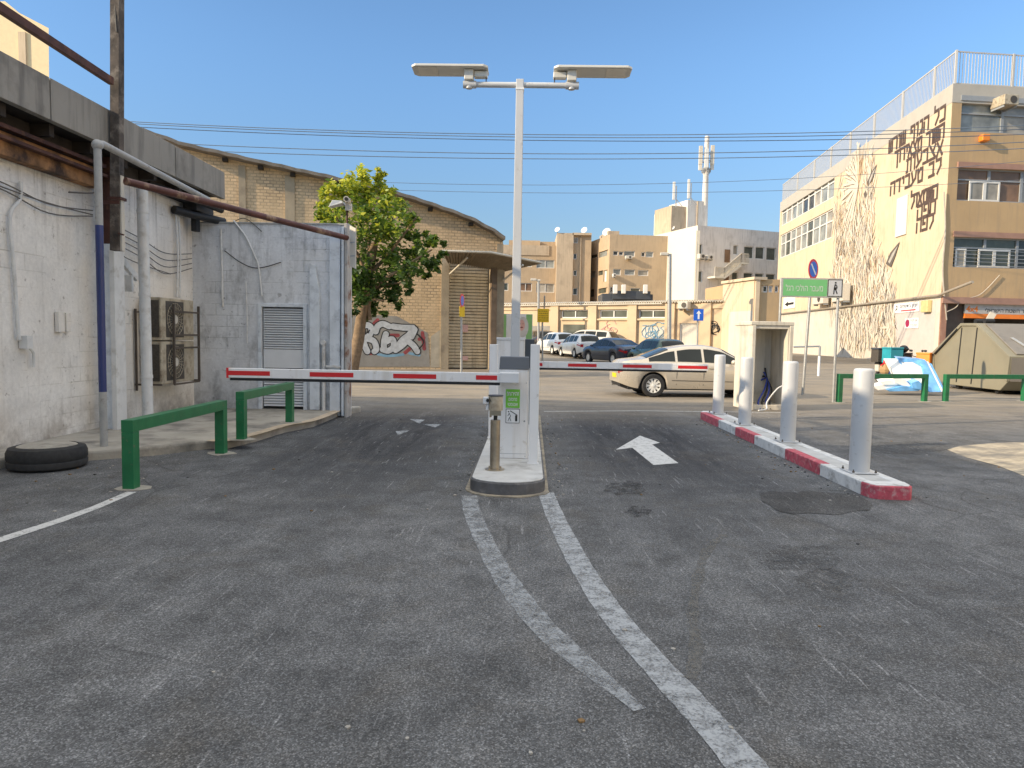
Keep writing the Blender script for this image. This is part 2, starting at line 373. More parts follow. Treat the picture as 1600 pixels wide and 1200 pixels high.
A_ = mat_asphalt()
WHITEM = M('white road paint', (.7,.7,.68), .8)
PAINT = mat_paint_worn('worn white road paint', (.40,.42,.44), .36, .56, 10, .9)
PAINTF = mat_paint_worn('faint white road paint', (.5,.5,.49), .48, .6, 5)
PAINTOK = mat_paint_worn('white road paint in good state', (.56,.56,.55), .33, .48, 12)
PATCH = mat_asphalt('dark asphalt patch', (.60,.60,.61))
GROOVE = M('light ground scar', (.2,.195,.185), .9, var=.3, vs=20, bump=.6, bs=60)
OIL = mat_paint_worn('tar spots', (.035,.034,.034), .45, .62, 11)
SAND = M('sandy concrete', (.42,.36,.27), .9, var=.3, vs=9, bump=.9, bs=60, dirt=(.19,.175,.15), dscale=2.2, dlo=.42, dhi=.62)
PAVE = M('pavement concrete', (.38,.35,.30), .9, var=.22, vs=2, bump=.6, bs=30, dirt=(.13,.12,.11), dscale=1.6, dlo=.5, dhi=.72)
CONC = M('weathered concrete', (.38,.35,.30), .9, var=.15, vs=2, bump=.5, bs=30, dirt=(.17,.15,.12), dlo=.5, dhi=.75, streak=(.15,.14,.12))
CONCL = M('pale precast concrete', (.62,.57,.48), .85, var=.1, vs=2, bump=.4, bs=40, dirt=(.26,.22,.17), dlo=.55, dhi=.8, streak=(.3,.26,.2))
CONCD = M('black stained kerb concrete', (.1,.1,.105), .8, var=.35, vs=5, bump=.4, bs=30, dirt=(.28,.27,.26), dscale=6)
FASC = M('grey cement fascia', (.27,.255,.23), .85, var=.12, vs=.8, bump=.35, bs=25, dirt=(.12,.11,.1), streak=(.1,.095,.09))
WALLW = mat_block('white painted blocks', (.84,.815,.775), .42, .21, .008, (.62,.59,.54), .7, (.25,.22,.19), .58, .84, .04, 1.6, (.76,.70,.62))
WALLB = mat_block('bluish white painted blocks', (.70,.71,.725), .42, .21, .008, (.5,.51,.52), .7, (.2,.2,.2), .50, .74, .04, 1.6)
BRICK = mat_block('yellow silicate bricks', (.68,.50,.31), .26, .13, .02, (.33,.25,.17), .8, (.28,.2,.13), .58, .85, .16, .9)
PLAST = M('cement render', (.38,.31,.22), .9, var=.12, vs=2, bump=.5, bs=20, dirt=(.2,.16,.12))
WPAINT = M('white enamel', (.80,.80,.80), .38, var=.04, vs=2, bump=.05, bs=40, dirt=(.46,.41,.34), dscale=11, dlo=.6, dhi=.76, streak=(.62,.58,.52))
WPAINT2 = M('white enamel with dust', (.7,.71,.72), .4, var=.05, dirt=(.5,.47,.42), dscale=3, dlo=.6, dhi=.9)
ISLT = M('white washed island concrete', (.5,.5,.49), .8, var=.12, vs=4, bump=.4, bs=40, dirt=(.27,.26,.24), dscale=3)
DGREY = M('dark grey enamel', (.06,.07,.085), .35, var=.08)
RED = M('red reflective tape', (.62,.02,.025), .4, var=.05)
BLACK = M('black rubber', (.015,.015,.016), .6, var=.2)
GREENP = M('green enamel paint', (.012,.15,.058), .38, var=.15, vs=6, bump=.12, bs=25, dirt=(.10,.13,.08), dscale=13, dlo=.6, dhi=.68)
GREENS = M('green sign film', (.14,.43,.17), .4, var=.04)
LIME = M('lime green sticker', (.2,.6,.06), .4, var=.03)
LTGREY = M('light grey sign face', (.5,.51,.53), .4, var=.03)
GALV = M('galvanised steel', (.42,.42,.41), .4, .55, var=.12, vs=9)
GREYPOST = M('grey enamel bollard paint', (.52,.53,.54), .35, var=.05, vs=3, bump=.05, bs=20, dirt=(.30,.29,.27), dscale=9, dlo=.6, dhi=.78)
STEEL = M('brushed brown stainless', (.42,.36,.28), .32, .8, var=.15, vs=12)
KRED = M('worn red kerb paint', (.50,.085,.115), .8, var=.28, vs=14, bump=.7, bs=50, dirt=(.52,.38,.36), dscale=16, dlo=.52, dhi=.72)
KWHITE = M('worn white kerb paint', (.66,.66,.65), .8, var=.12, vs=9, bump=.7, bs=50, dirt=(.24,.23,.21), dscale=7, dlo=.53, dhi=.72)
RUST = M('rusty red brown steel', (.075,.028,.02), .7, .1, var=.4, vs=5, bump=.3, bs=30, dirt=(.2,.09,.04), dscale=4)
RUSTO = M('orange rusted beam', (.33,.17,.075), .85, var=.5, vs=4, bump=.4, bs=30, dirt=(.06,.035,.025), dscale=1.6, dlo=.44, dhi=.58)
DARKW = M('weathered dark timber', (.075,.06,.05), .85, var=.5, vs=6, bump=.6, bs=30, dirt=(.23,.20,.17), dscale=5, dlo=.5, dhi=.7)
SOFFIT = M('blackish soffit boards', (.035,.028,.024), .9, var=.4, vs=4, bump=.4)  # near-black base colour for soffit boards and purlin ends
BLUEP = M('navy enamel', (.02,.035,.14), .4, var=.15)
PIPEG = M('grey painted pipe', (.36,.36,.35), .5, var=.15, vs=8, dirt=(.2,.19,.17), dscale=8)
PIPEW = M('white painted pipe', (.66,.66,.65), .5, var=.08, vs=6, dirt=(.4,.37,.33), dscale=5)
BLUEW = M('pale blue white paint', (.66,.70,.74), .6, var=.1, vs=4, dirt=(.3,.32,.35), dscale=3)
ACB = M('beige air conditioner casing', (.47,.41,.31), .5, var=.1, dirt=(.2,.15,.1), dscale=5, dlo=.48, dhi=.7)
ACD = M('dark grille', (.07,.06,.05), .6, var=.3, vs=30)
SHUT = M('beige shutter steel', (.74,.62,.43), .8, .0, var=.08, vs=2, dirt=(.4,.31,.2), dscale=2, streak=(.42,.33,.22))
CORR = M('corrugated asbestos sheet', (.19,.165,.14), .9, var=.25, vs=3, bump=.3, dirt=(.09,.08,.07))
TIN = M('pale corrugated tin', (.58,.53,.44), .5, .1, var=.1, dirt=(.45,.38,.28))
TINB = M('brown canopy tin', (.26,.21,.15), .6, .1, var=.2)
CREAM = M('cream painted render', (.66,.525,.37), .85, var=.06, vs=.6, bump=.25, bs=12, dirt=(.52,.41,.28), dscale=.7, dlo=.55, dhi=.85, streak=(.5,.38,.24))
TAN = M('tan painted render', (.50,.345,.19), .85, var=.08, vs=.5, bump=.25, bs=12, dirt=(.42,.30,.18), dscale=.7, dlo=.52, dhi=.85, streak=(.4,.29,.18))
TANF = M('far tan render', (.47,.355,.235), .9, var=.08, vs=.3, dirt=(.36,.27,.185), dscale=.4, streak=(.34,.26,.18))
TANF2 = M('far stained grey render', (.50,.40,.29), .9, var=.12, vs=.4, dirt=(.33,.26,.19), dscale=.5, streak=(.3,.24,.18))
FARW = M('far white render', (.70,.66,.56), .85, var=.04, vs=.3, dirt=(.66,.61,.52), dscale=.4, dlo=.6)
FARG = M('far grey white render', (.68,.63,.58), .85, var=.06, vs=.3, dirt=(.44,.4,.36), dscale=.5, streak=(.42,.38,.34))
ORANGE = M('apricot render', (.60,.455,.30), .85, var=.06, vs=.5, bump=.2, bs=12, dirt=(.46,.35,.24), dscale=.6)
PALE = M('pale whitewash', (.60,.56,.49), .85, var=.06, vs=.8, bump=.25, bs=15, dirt=(.52,.46,.38), dscale=1, streak=(.5,.45,.38))
ROOFW = M('white roof band', (.46,.43,.38), .8, var=.08, vs=1, dirt=(.42,.38,.32), dscale=1)
RAILW = M('white railing paint', (.52,.51,.49), .5, var=.03)
PINK = M('brick pink trim', (.36,.21,.16), .8, var=.12, vs=2)
TERRA = M('pink plaster column', (.40,.21,.145), .85, var=.15, vs=2, bump=.3, dirt=(.5,.36,.25), dscale=2)
GLD = mat_glass('dark window glass', (.045,.05,.055)); GLP = mat_glass('pale window glass', (.28,.30,.29), .25)
GLC = mat_glass('curtained window glass', (.36,.33,.28), .3); GLB = mat_glass('brown blinds behind glass', (.2,.115,.065), .3)
GLG = mat_glass('green grey window glass', (.09,.10,.085), .15)
CARG = mat_glass('tinted car glass', (.022,.027,.026), .05); CARG.node_tree.nodes['Principled BSDF'].inputs['Specular IOR Level'].default_value = .3
FRW = M('white window frame', (.7,.69,.66), .5, var=.04); FRG = M('grey window frame', (.3,.32,.34), .5, var=.06); FRB = M('rusty cage bars', (.09,.07,.055), .6, var=.3)
KHAKI = M('khaki container paint', (.24,.22,.16), .6, var=.08, vs=1.5, bump=.1, bs=10, dirt=(.24,.2,.14), dscale=1.5, dlo=.55, dhi=.8)
KHAKID = M('dull grey brown container paint', (.2,.18,.155), .55, var=.12, vs=1.5, dirt=(.11,.10,.09), dscale=1.5)
FOAM = M('white foam board', (.85,.85,.83), .7, var=.04); BFILM = M('blue plastic film', (.15,.42,.78), .25, var=.3, vs=4)
CARD = M('cardboard', (.42,.27,.14), .9, var=.15)
TEAL = M('teal plastic', (.02,.27,.33), .4, var=.1); ORP = M('orange plastic', (.85,.25,.03), .45, var=.1)
YEL = M('yellow sign film', (.75,.48,.01), .45, var=.05); BLUES = M('blue sign film', (.01,.12,.6), .35, var=.05); REDS = M('red sign film', (.75,.02,.03), .4, var=.05)
WSIGN = M('white sign face', (.82,.82,.82), .4, var=.03); INK = M('black lettering', (.02,.02,.02), .5); WINK = M('white lettering', (.85,.85,.83), .5, var=.02)
BROWNL = M('brown painted lettering', (.085,.055,.045), .8, var=.25, vs=4); ORL = M('orange lettering', (.85,.22,.03), .5); BLUEC = M('blue cable', (.03,.06,.32), .5)
SILV = M('silver spray paint', (.50,.52,.54), .55, var=.2, vs=5); SPRED = M('dark red spray paint', (.30,.06,.065), .7, var=.25, vs=4)
SPGR = M('grey painted patch', (.30,.28,.25), .85, var=.15, vs=2, bump=.3, dirt=(.2,.19,.18)); SPBL = M('blue spray paint', (.2,.36,.48), .7, var=.2)
TYRE = M('tyre rubber', (.022,.022,.023), .75, var=.3, vs=20); ALLOY = M('alloy wheel', (.75,.74,.70), .45, .0, var=.08)
TAIL = M('red tail lamp', (.4,.01,.015), .15, var=.1); HEAD = M('clear head lamp', (.6,.62,.64), .1, var=.1); PLATE = M('yellow number plate', (.8,.55,.02), .5, var=.05)
BARK = M('tree bark', (.22,.15,.09), .9, var=.3, vs=8, bump=.7, bs=25)
WIRE = M('overhead cable', (.13,.17,.22), .6)
SKIN = M('printed pink face', (.75,.42,.36), .5, var=.06); PHAIR = M('printed pale hair', (.66,.62,.58), .6, var=.1); PGREEN = M('printed green', (.27,.53,.2), .5, var=.04); PGREY = M('printed grey', (.42,.43,.45), .5, var=.05)
LAMPG = M('lamp housing grey', (.66,.64,.58), .45, .1, var=.06); LED = M('led lens', (.66,.62,.54), .2, var=.05)

# ------------------------------------------------------------------ ground and markings
g = MB(); ys = [-60,-20,0,4,8,12,16,20]+[22+i*1.5 for i in range(17)]+[48,50,52,53.5,55,60,80,120,200,400,900]; xs = [-700,-100,-40,-10,0,10,13,16,19,22,40,100,700]
for i in range(len(ys)):
    for x in xs: g.v.append(Vector((x, ys[i], gz(ys[i])*(1-.45*min(max((x-13)/9, 0), 1)))))
for i in range(len(ys)-1):
    for j in range(len(xs)-1):
        a = i*len(xs)+j; g.f.append([a, a+1, a+1+len(xs), a+len(xs)]); g.m.append(0)
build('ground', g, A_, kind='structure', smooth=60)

def ribbon(pts, ws, z):
    mb = MB(); n = len(pts); P = [Vector((p[0], p[1], 0)) for p in pts]
    L = []; R = []
    for i in range(n):
        t = (P[min(i+1, n-1)]-P[max(i-1, 0)]).normalized(); s_ = Vector((-t.y, t.x, 0)); w = ws[i] if isinstance(ws, list) else ws
        zz = Vector((0, 0, z+gz(P[i].y))); L.append(P[i]+s_*w/2+zz); R.append(P[i]-s_*w/2+zz)
    for i in range(n-1): mb.poly([R[i], L[i], L[i+1], R[i+1]][::-1])
    return mb
def smoothpts(pts, k=6):
    out = []
    for i in range(len(pts)-1):
        p0 = Vector(pts[max(i-1, 0)]); p1 = Vector(pts[i]); p2 = Vector(pts[i+1]); p3 = Vector(pts[min(i+2, len(pts)-1)])
        for j in range(k):
            t = j/k; out.append(.5*((2*p1)+(p2-p0)*t+(2*p0-5*p1+4*p2-p3)*t*t+(3*p1-p0-3*p2+p3)*t**3))
    out.append(Vector(pts[-1])); return out
def gl(pts, z=0): return [tuple(onG(a, b, z)[:2]) for a, b in pts]
lA = smoothpts(gl([(733,775),(740,808),(770,872),(800,920),(850,982),(915,1040),(1000,1110)]))
lB = smoothpts(gl([(853,770),(868,808),(898,868),(922,908),(948,948),(1000,1012),(1060,1078),(1112,1135),(1180,1215)]))
build('lane_line', ribbon(lA, [.16-max(0, i/len(lA)-.7)*.35+random.uniform(-.012,.012) for i in range(len(lA))], .004), mat_paint_worn('very worn white lane paint', (.37,.39,.41), .40, .58, 9, .8), kind='structure')
build('lane_line', ribbon(lB, [.165+random.uniform(-.009,.009) for i in lB], .004), PAINT, kind='structure')
build('bay_line', ribbon(gl([(206,769),(150,793),(90,815),(0,844),(-60,862)]), [.1,.1,.11,.12,.13], .004), PAINTOK, kind='structure')
build('stop_line', ribbon(gl([(850,643),(1000,642),(1232,645)]), .07, .004), PAINTOK, kind='structure')
def flat(name, pts, mat, z=.004, kind='structure'):
    mb = MB(); mb.poly([(p[0], p[1], z+gz(p[1])) for p in pts]); o = build(name, mb, mat, kind=kind, recalc=False)
    if o.data.polygons[0].normal.z < 0: o.data.flip_normals()
    return o
flat('lane_arrow', gl([(1000,681),(1031,692),(1019,695),(1060,724),(1021,727),(988,700),(962,703)]), PAINTOK)
for q in ([(640,655),(664,656),(655,662)], [(660,663),(690,663),(680,668)], [(618,674),(640,673),(622,680)]):
    flat('paint_mark', gl(q), PAINT)
flat('paint_mark', gl([(850,572),(905,574),(900,580),(860,580)]), PAINTF)
def blob(cx, cy, rx, ry, n=22, j=.18, seed=1):
    r = random.Random(seed); out = []
    for i in range(n):
        a = 2*pi*i/n; k = 1+r.uniform(-j, j); out.append((cx+cos(a)*rx*k, cy+sin(a)*ry*k))
    return out
flat('asphalt_patch', gl([(1186,771),(1205,768),(1240,770),(1262,767),(1300,771),(1335,772),(1352,780),(1364,790),(1358,798),(1335,799),(1310,805),(1262,802),(1240,804),(1215,799),(1205,791),(1190,783)]), PATCH)
flat('asphalt_patch', gl(blob(978,764,32,11,seed=3)), OIL); flat('asphalt_patch', gl(blob(997,800,22,8,seed=4)), OIL)
STAIN = mat_paint_worn('faint tar stain', (.05,.048,.046), .44, .7, 13, .75)
flat('asphalt_patch', gl(blob(1250,872,60,22,seed=5)), STAIN); flat('asphalt_patch', gl(blob(1290,908,50,17,seed=15)), STAIN, .008); flat('asphalt_patch', gl(blob(1410,700,70,10,seed=6)), STAIN)
flat('sandy_patch', gl([(1480,703),(1500,697),(1560,692),(1700,690),(1800,760),(1700,775),(1620,752),(1560,728),(1510,715)]), SAND)
sc1 = smoothpts(gl([(1133,835),(1105,860),(1090,905),(1082,960),(1088,1010),(1080,1062)]))
build('ground_scar', ribbon(sc1, [.04+.05*random.random() for _ in sc1], .004), mat_paint_worn('pale tar scar', (.15,.145,.135), .38, .6, 14, .9), kind='structure')
for q in ([(660,878),(610,955),(560,1040)], [(425,955),(395,1010),(385,1050)], [(275,885),(195,935)], [(1160,750),(1140,775),(1165,800)], [(735,985),(790,905),(870,820)]):
    build('ground_scar', ribbon(smoothpts(gl(q)), .035, .004), mat_paint_worn('pale scrape', (.24,.237,.23), .5, .66, 16), kind='structure')

rp = random.Random(21); mb = MB()
def pebble(x, y, z, r_):
    pts = [(x+cos(2*pi*i/5+r_*90)*r_*rp.uniform(.7,1.2), y+sin(2*pi*i/5+r_*90)*r_*rp.uniform(.7,1.2), z) for i in range(5)]; mb.prism(pts, (0,0,r_*rp.uniform(.4,.8)), rp.choice([0,0,1,2]))
for k in range(420):
    q_ = rp.random()
    if q_ < .2: x, y = 3.5-abs(rp.gauss(0,.12)), rp.uniform(7.2, 14.2)
    elif q_ < .3: x, y = 4.05+abs(rp.gauss(0,.12)), rp.uniform(7.2, 14.2)
    elif q_ < .45: x, y = rp.choice([-.62-abs(rp.gauss(0,.08)), .33+abs(rp.gauss(0,.08))]), rp.uniform(6.9, 13.5)
    elif q_ < .6: x, y = -5.6+abs(rp.gauss(0,.8)), rp.uniform(5, 9.6)
    else: x, y = rp.uniform(-5, 8), rp.uniform(2.2, 16)
    pebble(x, y, .0005, rp.uniform(.006, .018))
tag(build('grit', mb, [M('pale grit', (.34,.32,.29), .9), M('dark grit', (.07,.07,.07), .9), M('brown dry leaf bits', (.2,.12,.05), .9)], kind='stuff'), 'loose grit and dry leaf bits scattered on the asphalt', 'grit')
# pavement on the left with its rounded kerb
pv = gl([(-300,760),(20,722),(120,706),(240,712),(330,701),(352,702),(400,690),(445,676),(490,667),(530,650)], .0)
pv = [(-6.45, 3.0)] + [(-5.95, 3.2), (-5.95, 7.9)] + pv[3:] + [(-3.35, 14.3), (-6.45, 14.3)]
mb = MB(); zt = .12
mb.prism([(p[0], p[1], -.05) for p in pv], (0, 0, zt+.05)); build('pavement', mb, PAVE, kind='structure', bevel=.03)
# a light concrete kerb along its rounded corner
mb = MB(); kp = smoothpts([p for p in pv[4:-1]][0:6], 4)
mb2 = ribbon(kp, .16, .124); build('kerb', mb2, M('crumbling kerb stone', (.5,.4,.29), .9, var=.2, vs=8, bump=.6, bs=40), kind='structure')

# far pavement on the right side of the street
mb = MB(); mb.box(24.2, 27.6, 30, 44, .05, .45); build('pavement', mb, PAVE, kind='structure', bevel=.03)
# ------------------------------------------------------------------ left white building
WX = -6.4
lb = thing('white_workshop', 'low white painted block building with grey fascia and rusty eaves', 'building', (WX, 9, 0))
mb = MB(); mb.box(-16, WX, -8, 13.45, -.2, 4.25); build('wall', mb, WALLW, lb)
mb = MB(); mb.box(-16, -5.92, -8, 6.3, 4.68, 5.27); build('upper_storey', mb, WALLW, lb)
# fascia panels
for i, (a, b) in enumerate(((-8, -3.5), (-3.5, .5), (.5, 4.6), (4.6, 8.75), (8.77, 11.85), (11.87, 13.78))):
    mb = MB(); mb.hexa([(-5.9,a,4.16),(-5.9,b,4.16),(-6.0,b,4.16),(-6.0,a,4.16),(-5.9,a,4.67),(-5.9,b-.008,4.67),(-6.0,b,4.67),(-6.0,a,4.67)])
    build('fascia_panel', mb, FASC, lb, bevel=.006)
mb = MB(); mb.box(-16, -6.003, -8, 13.74, 4.3, 4.6); build('roof_slab', mb, FASC, lb)
mb = MB()
mb.box(-6.39, -6.02, -8, 13.7, 4.18, 4.26); mb.box(-6.39, -6.3, -8, 13.7, 3.95, 4.17)
for i in range(24): y = -6+i*.83; mb.box(-6.39, -6.05, y, y+.09, 4.02, 4.175)
build('soffit', mb, SOFFIT, lb)
mb = MB(); mb.box(-6.395, -6.23, -8, 10.3, 3.64, 3.92); build('rusty_beam', mb, RUSTO, lb, bevel=.01)
mb = MB(); mb.box(-6.22, -6.12, -8, 10.6, 3.80, 3.84); mb.box(-6.22, -6.14, -8, 10.6, 3.93, 3.98); build('rusty_rail', mb, RUST, lb)
mb = MB()
mb.tube([(-6.32, 12.6, 3.75), (-6.1, 13.1, 3.72), (-5.85, 13.6, 3.7)], .075, 12); mb.tube([(-6.3,11.7,4.02),(-6.0,12.9,3.95),(-5.85,13.5,3.9)], .06, 8)
mb.box(-6.3, -6.05, 12.9, 13.6, 3.8, 3.95); mb.box(-6.25, -6.15, 13.1, 13.25, 3.45, 3.8)
build('soffit_duct', mb, BLACK, lb, smooth=40)

# projecting wall with the louvred door (faces the camera)
F2 = Frame((-6.4, 13.45), (1, 0.0)); pw = thing('projecting_wall', 'bluish white block wall with a louvred door beside the pavement', 'wall', (-5, 13.45, 0))
du0, _ = F2.on(404, 560); du1, _ = F2.on(480, 560); dz1 = F2.z(440, 474)
ue = 3.0; top0, top1 = F2.z(300, 338), F2.z(548, 352)
def wall_grid(mb, F, u0, u1, z0, z1, holes, depth=.15, m=0, rm=None):
    us = sorted(set([u0, u1]+[h[0] for h in holes]+[h[1] for h in holes])); zs = sorted(set([z0, z1]+[h[2] for h in holes]+[h[3] for h in holes]))
    us = [u for u in us if u0 <= u <= u1]; zs = [z for z in zs if z0 <= z <= z1]
    for i in range(len(us)-1):
        for j in range(len(zs)-1):
            cu, cz = (us[i]+us[i+1])/2, (zs[j]+zs[j+1])/2
            if any(h[0] < cu < h[1] and h[2] < cz < h[3] for h in holes): continue
            mb.poly([F.p(us[i], zs[j]), F.p(us[i+1], zs[j]), F.p(us[i+1], zs[j+1]), F.p(us[i], zs[j+1])], m)
    r = m if rm is None else rm
    for h in holes:
        a, b, c, d = h[:4]
        mb.poly([F.p(a,c), F.p(a,c,-depth), F.p(b,c,-depth), F.p(b,c)][::-1], r); mb.poly([F.p(a,d), F.p(a,d,-depth), F.p(b,d,-depth), F.p(b,d)], r)
        mb.poly([F.p(a,c), F.p(a,c,-depth), F.p(a,d,-depth), F.p(a,d)], r); mb.poly([F.p(b,c), F.p(b,c,-depth), F.p(b,d,-depth), F.p(b,d)][::-1], r)
mb = MB(); wall_grid(mb, F2, 0, ue, -.2, top1, [(du0+.03, du1-.03, .12, dz1-.03)], .12)
mb.poly([F2.p(ue,-.2), F2.p(ue,-.2,-.24), F2.p(ue,top1,-.24), F2.p(ue,top1)]); mb.poly([F2.p(0,top1), F2.p(ue,top1), F2.p(ue,top1,-.24), F2.p(0,top1,-.24)])
mb.poly([F2.p(0,-.2,-.24), F2.p(ue,-.2,-.24), F2.p(ue,top1,-.24), F2.p(0,top1,-.24)][::-1])
build('wall', mb, WALLB, pw, recalc=False)
dr = MB(); fw = .07
dr.fb(F2, du0, du0+fw, .12, dz1, -.04, .03); dr.fb(F2, du1-fw, du1, .12, dz1, -.04, .03); dr.fb(F2, du0+fw, du1-fw, dz1-fw, dz1, -.04, .03)
door = build('door', dr, BLUEW, pw, bevel=.005)
mb = MB(); a, b = du0+fw+.02, du1-fw-.01
mb.fb(F2, a, b, .14, dz1-fw-.01, -.115, -.09, 1)
zsp = F2.z(440, 546); zsp2 = F2.z(440, 575)
mb.fb(F2, a, b, zsp2, zsp, -.085, -.02)
def louvres(z0, z1, n):
    for i in range(n):
        z = z0+(z1-z0)*(i+.1)/n; h = (z1-z0)/n*.80
        mb.hexa([F2.p(a,z,-.015),F2.p(b,z,-.015),F2.p(b,z+.012,-.015),F2.p(a,z+.012,-.015),F2.p(a,z+h-.006,-.045),F2.p(b,z+h-.006,-.045),F2.p(b,z+h,-.045),F2.p(a,z+h,-.045)])
louvres(zsp+.01, dz1-fw-.02, 17); louvres(.17, zsp2-.01, 14)
build('louvre_panel', mb, [WPAINT2, BLACK], door)
# steel channel, ribs and pipes of the wall's right part
def pxu(px, py=500): return F2.on(px, py)[0]
mb = MB(); z1 = F2.z(488, 412); z2 = F2.z(497, 455)
u0, u1 = pxu(486), pxu(501)
mb.prism([F2.p(u0,.13,.09), F2.p(u1,.13,.09), F2.p(u1,z2,.09), F2.p(u0+.1,z1-.05,.09), F2.p(u0,z1,.09)], -F2.N*.085); build('steel_channel', mb, BLUEW, pw, bevel=.004)
mb = MB(); mb.fb(F2, pxu(517), pxu(533), .02, top1-.2, .002, .09); mb.fb(F2, pxu(536), pxu(540), .02, top1-.05, .002, .13); build('pilaster', mb, BLUEW, pw, bevel=.008)
mb = MB(); mb.tube([F2.p(pxu(507),.12,.06), F2.p(pxu(507),1.45,.06)], .035, 10); mb.tube([F2.p(pxu(507),1.42,.04), F2.p(pxu(507),1.42,.12)], .05, 10)
mb.fb(F2, pxu(512), pxu(535), .95, .99, .095, .13); build('standpipe', mb, PIPEW, pw, smooth=50)
mb = MB(); mb.fb(F2, pxu(541), ue+.004, -.1, top1+.02, -.2, .14); build('corner_post', mb, M('peeling brown and white corner', (.42,.40,.38), .85, var=.2, vs=4, bump=.5, dirt=(.2,.09,.05), dscale=3, dlo=.5, dhi=.62), pw, bevel=.01)
mb = MB(); mb.fb(F2, pxu(297), pxu(545), top1-.001, top1+.03, -.25, .02); build('coping', mb, PIPEG, pw, bevel=.006)
# thin pipes and cables on the projecting wall
def fcable(F, pts, r, n=.03):
    return [F.p(*F.on(x, y), n) for x, y in pts]
mb = MB()
mb.tube(smoothpts(fcable(F2, [(366,345),(385,370),(398,398),(404,412),(407,432),(410,462)], 0)), .018, 6)
mb.tube(fcable(F2, [(385,440),(387,490),(387,536)], 0), .012, 6); mb.tube(fcable(F2, [(346,358),(348,420),(349,480)], 0), .02, 6)
build('conduit', mb, PIPEW, pw, smooth=50)
mb = MB(); mb.tube(smoothpts(fcable(F2, [(352,392),(380,412),(405,419),(440,410)], 0)), .009, 5); mb.tube(smoothpts(fcable(F2, [(368,346),(385,342),(410,362)], 0)), .007, 5)
build('cable', mb, BLACK, pw, smooth=50)

# stubby sign plate on the wall end
sp = thing('wall_sign', 'small weathered white sign plate on the end of the projecting wall', 'sign', (-3.3, 13.3, 3.2))
P = F2.on(555, 356); q0 = F2.z(553, 357); q1 = F2.z(553, 420)
FS = Frame(F2.p(pxu(549)+.02, 0, .16)[:2], (.80, -.60))
mb = MB(); mb.hexa([FS.p(0,q1+.04,.02),FS.p(.17,q1-.03,.02),FS.p(.17,q1-.03,0),FS.p(0,q1+.04,0),FS.p(0,q0+.03,.02),FS.p(.17,q0-.04,.02),FS.p(.17,q0-.04,0),FS.p(0,q0+.03,0)]); build('plate', mb, PALE, sp, bevel=.003)
mb = MB(); mb.fb(FS, .02, .15, q0-.3, q0-.28, .021, .023); mb.fb(FS, .02, .15, q0-.55, q0-.53, .021, .023); build('frame_bar', mb, FRG, sp)
# camera and flood light on the wall end
cc = thing('security_camera', 'small white security camera on a thin post above the wall end', 'camera', F2.p(pxu(541), top1, -.05))
b0 = F2.p(pxu(541), top1, -.05); zc = F2.z(541, 312)
mb = MB(); mb.tube([b0, (b0.x, b0.y, zc-.06)], .02, 8); build('post', mb, RUST, cc)
mb = MB(); mb.tube([(b0.x+.04, b0.y-.22, zc-.02), (b0.x+.0, b0.y+.05, zc)], .055, 14); mb.box(b0.x-.02, b0.x+.09, b0.y-.07, b0.y+.03, zc-.2, zc-.07); build('body', mb, PALE, cc, smooth=40)
mb = MB(); mb.tube([(b0.x+.043, b0.y-.235, zc-.021), (b0.x+.042, b0.y-.219, zc-.02)], .035, 12); build('lens', mb, BLACK, cc)
fl = thing('flood_light', 'grey flood light beside the security camera above the wall end', 'light', (b0.x-.1, b0.y, zc-.1))
mb = MB(); mb.hexa([(b0.x-.32,b0.y-.15,zc-.16),(b0.x-.05,b0.y-.15,zc-.08),(b0.x-.05,b0.y+.1,zc-.08),(b0.x-.32,b0.y+.1,zc-.14),(b0.x-.25,b0.y-.12,zc-.02),(b0.x-.07,b0.y-.12,zc-.03),(b0.x-.07,b0.y+.1,zc-.03),(b0.x-.25,b0.y+.1,zc-.02)]); build('housing', mb, GALV, fl, bevel=.01)
mb = MB(); mb.tube([(b0.x, b0.y, zc-.12), (b0.x-.12, b0.y, zc-.07)], .012, 6); build('bracket', mb, FRG, fl)

# grey and navy scaffold pole with its long top pipe
xp = -5.42; yp = 8.76
q = thing('scaffold_pole', 'grey pole with navy middle and a long pipe running back from its top', 'pole', (xp, yp, 0))
zt = onY(157, 228, yp).z; pb = onY(155, 712, yp)
px_, py_ = onY(156, 400, yp).x, yp
zn0, zn1 = onY(155, 612, yp).z, onY(155, 352, yp).z
mb = MB(); mb.tube([(px_, py_, 0), (px_, py_, zn0)], .046, 14); build('lower_pole', mb, PIPEG, q, smooth=50); mb = MB(); mb.tube([(px_, py_, zn1), (px_, py_, zt)], .046, 14); build('upper_pole', mb, PIPEG, q, smooth=50)
mb = MB(); mb.tube([(px_, py_, zn0), (px_, py_, zn1)], .0465, 14); build('painted_section', mb, BLUEP, q, smooth=50)
e1 = onX(325, 312, px_-.1)
mb = MB(); mb.tube([(px_, py_-.03, zt+.02), (px_, py_+.12, zt+.05), e1], .045, 12); mb.ball((px_, py_, zt+.01), .068); build('top_pipe', mb, PIPEG, q, smooth=50)
# painted steel column
q = thing('steel_column', 'steel column with rust red top and pale blue white lower part against the wall', 'column', (-6.05, 10.35, 0))
cx0 = onY(163, 500, 10.3).x; cx1 = onY(177, 500, 10.3).x; cx2 = onY(185, 500, 10.3).x
mb = MB(); mb.box(cx0, cx1, 10.3, 10.42, 0, 2.85); build('web', mb, BLUEW, q, bevel=.004)
mb = MB(); mb.box(cx1+.002, cx2, 10.22, 10.48, 0, 2.8); build('flange', mb, PIPEW, q, bevel=.004)
mb = MB(); mb.box(cx0, cx1, 10.3, 10.42, 2.852, 4.1); mb.box(cx0-.1, cx0+.01, 10.32, 10.38, 3.32, 3.4); build('rusty_top', mb, RUST, q, bevel=.004)
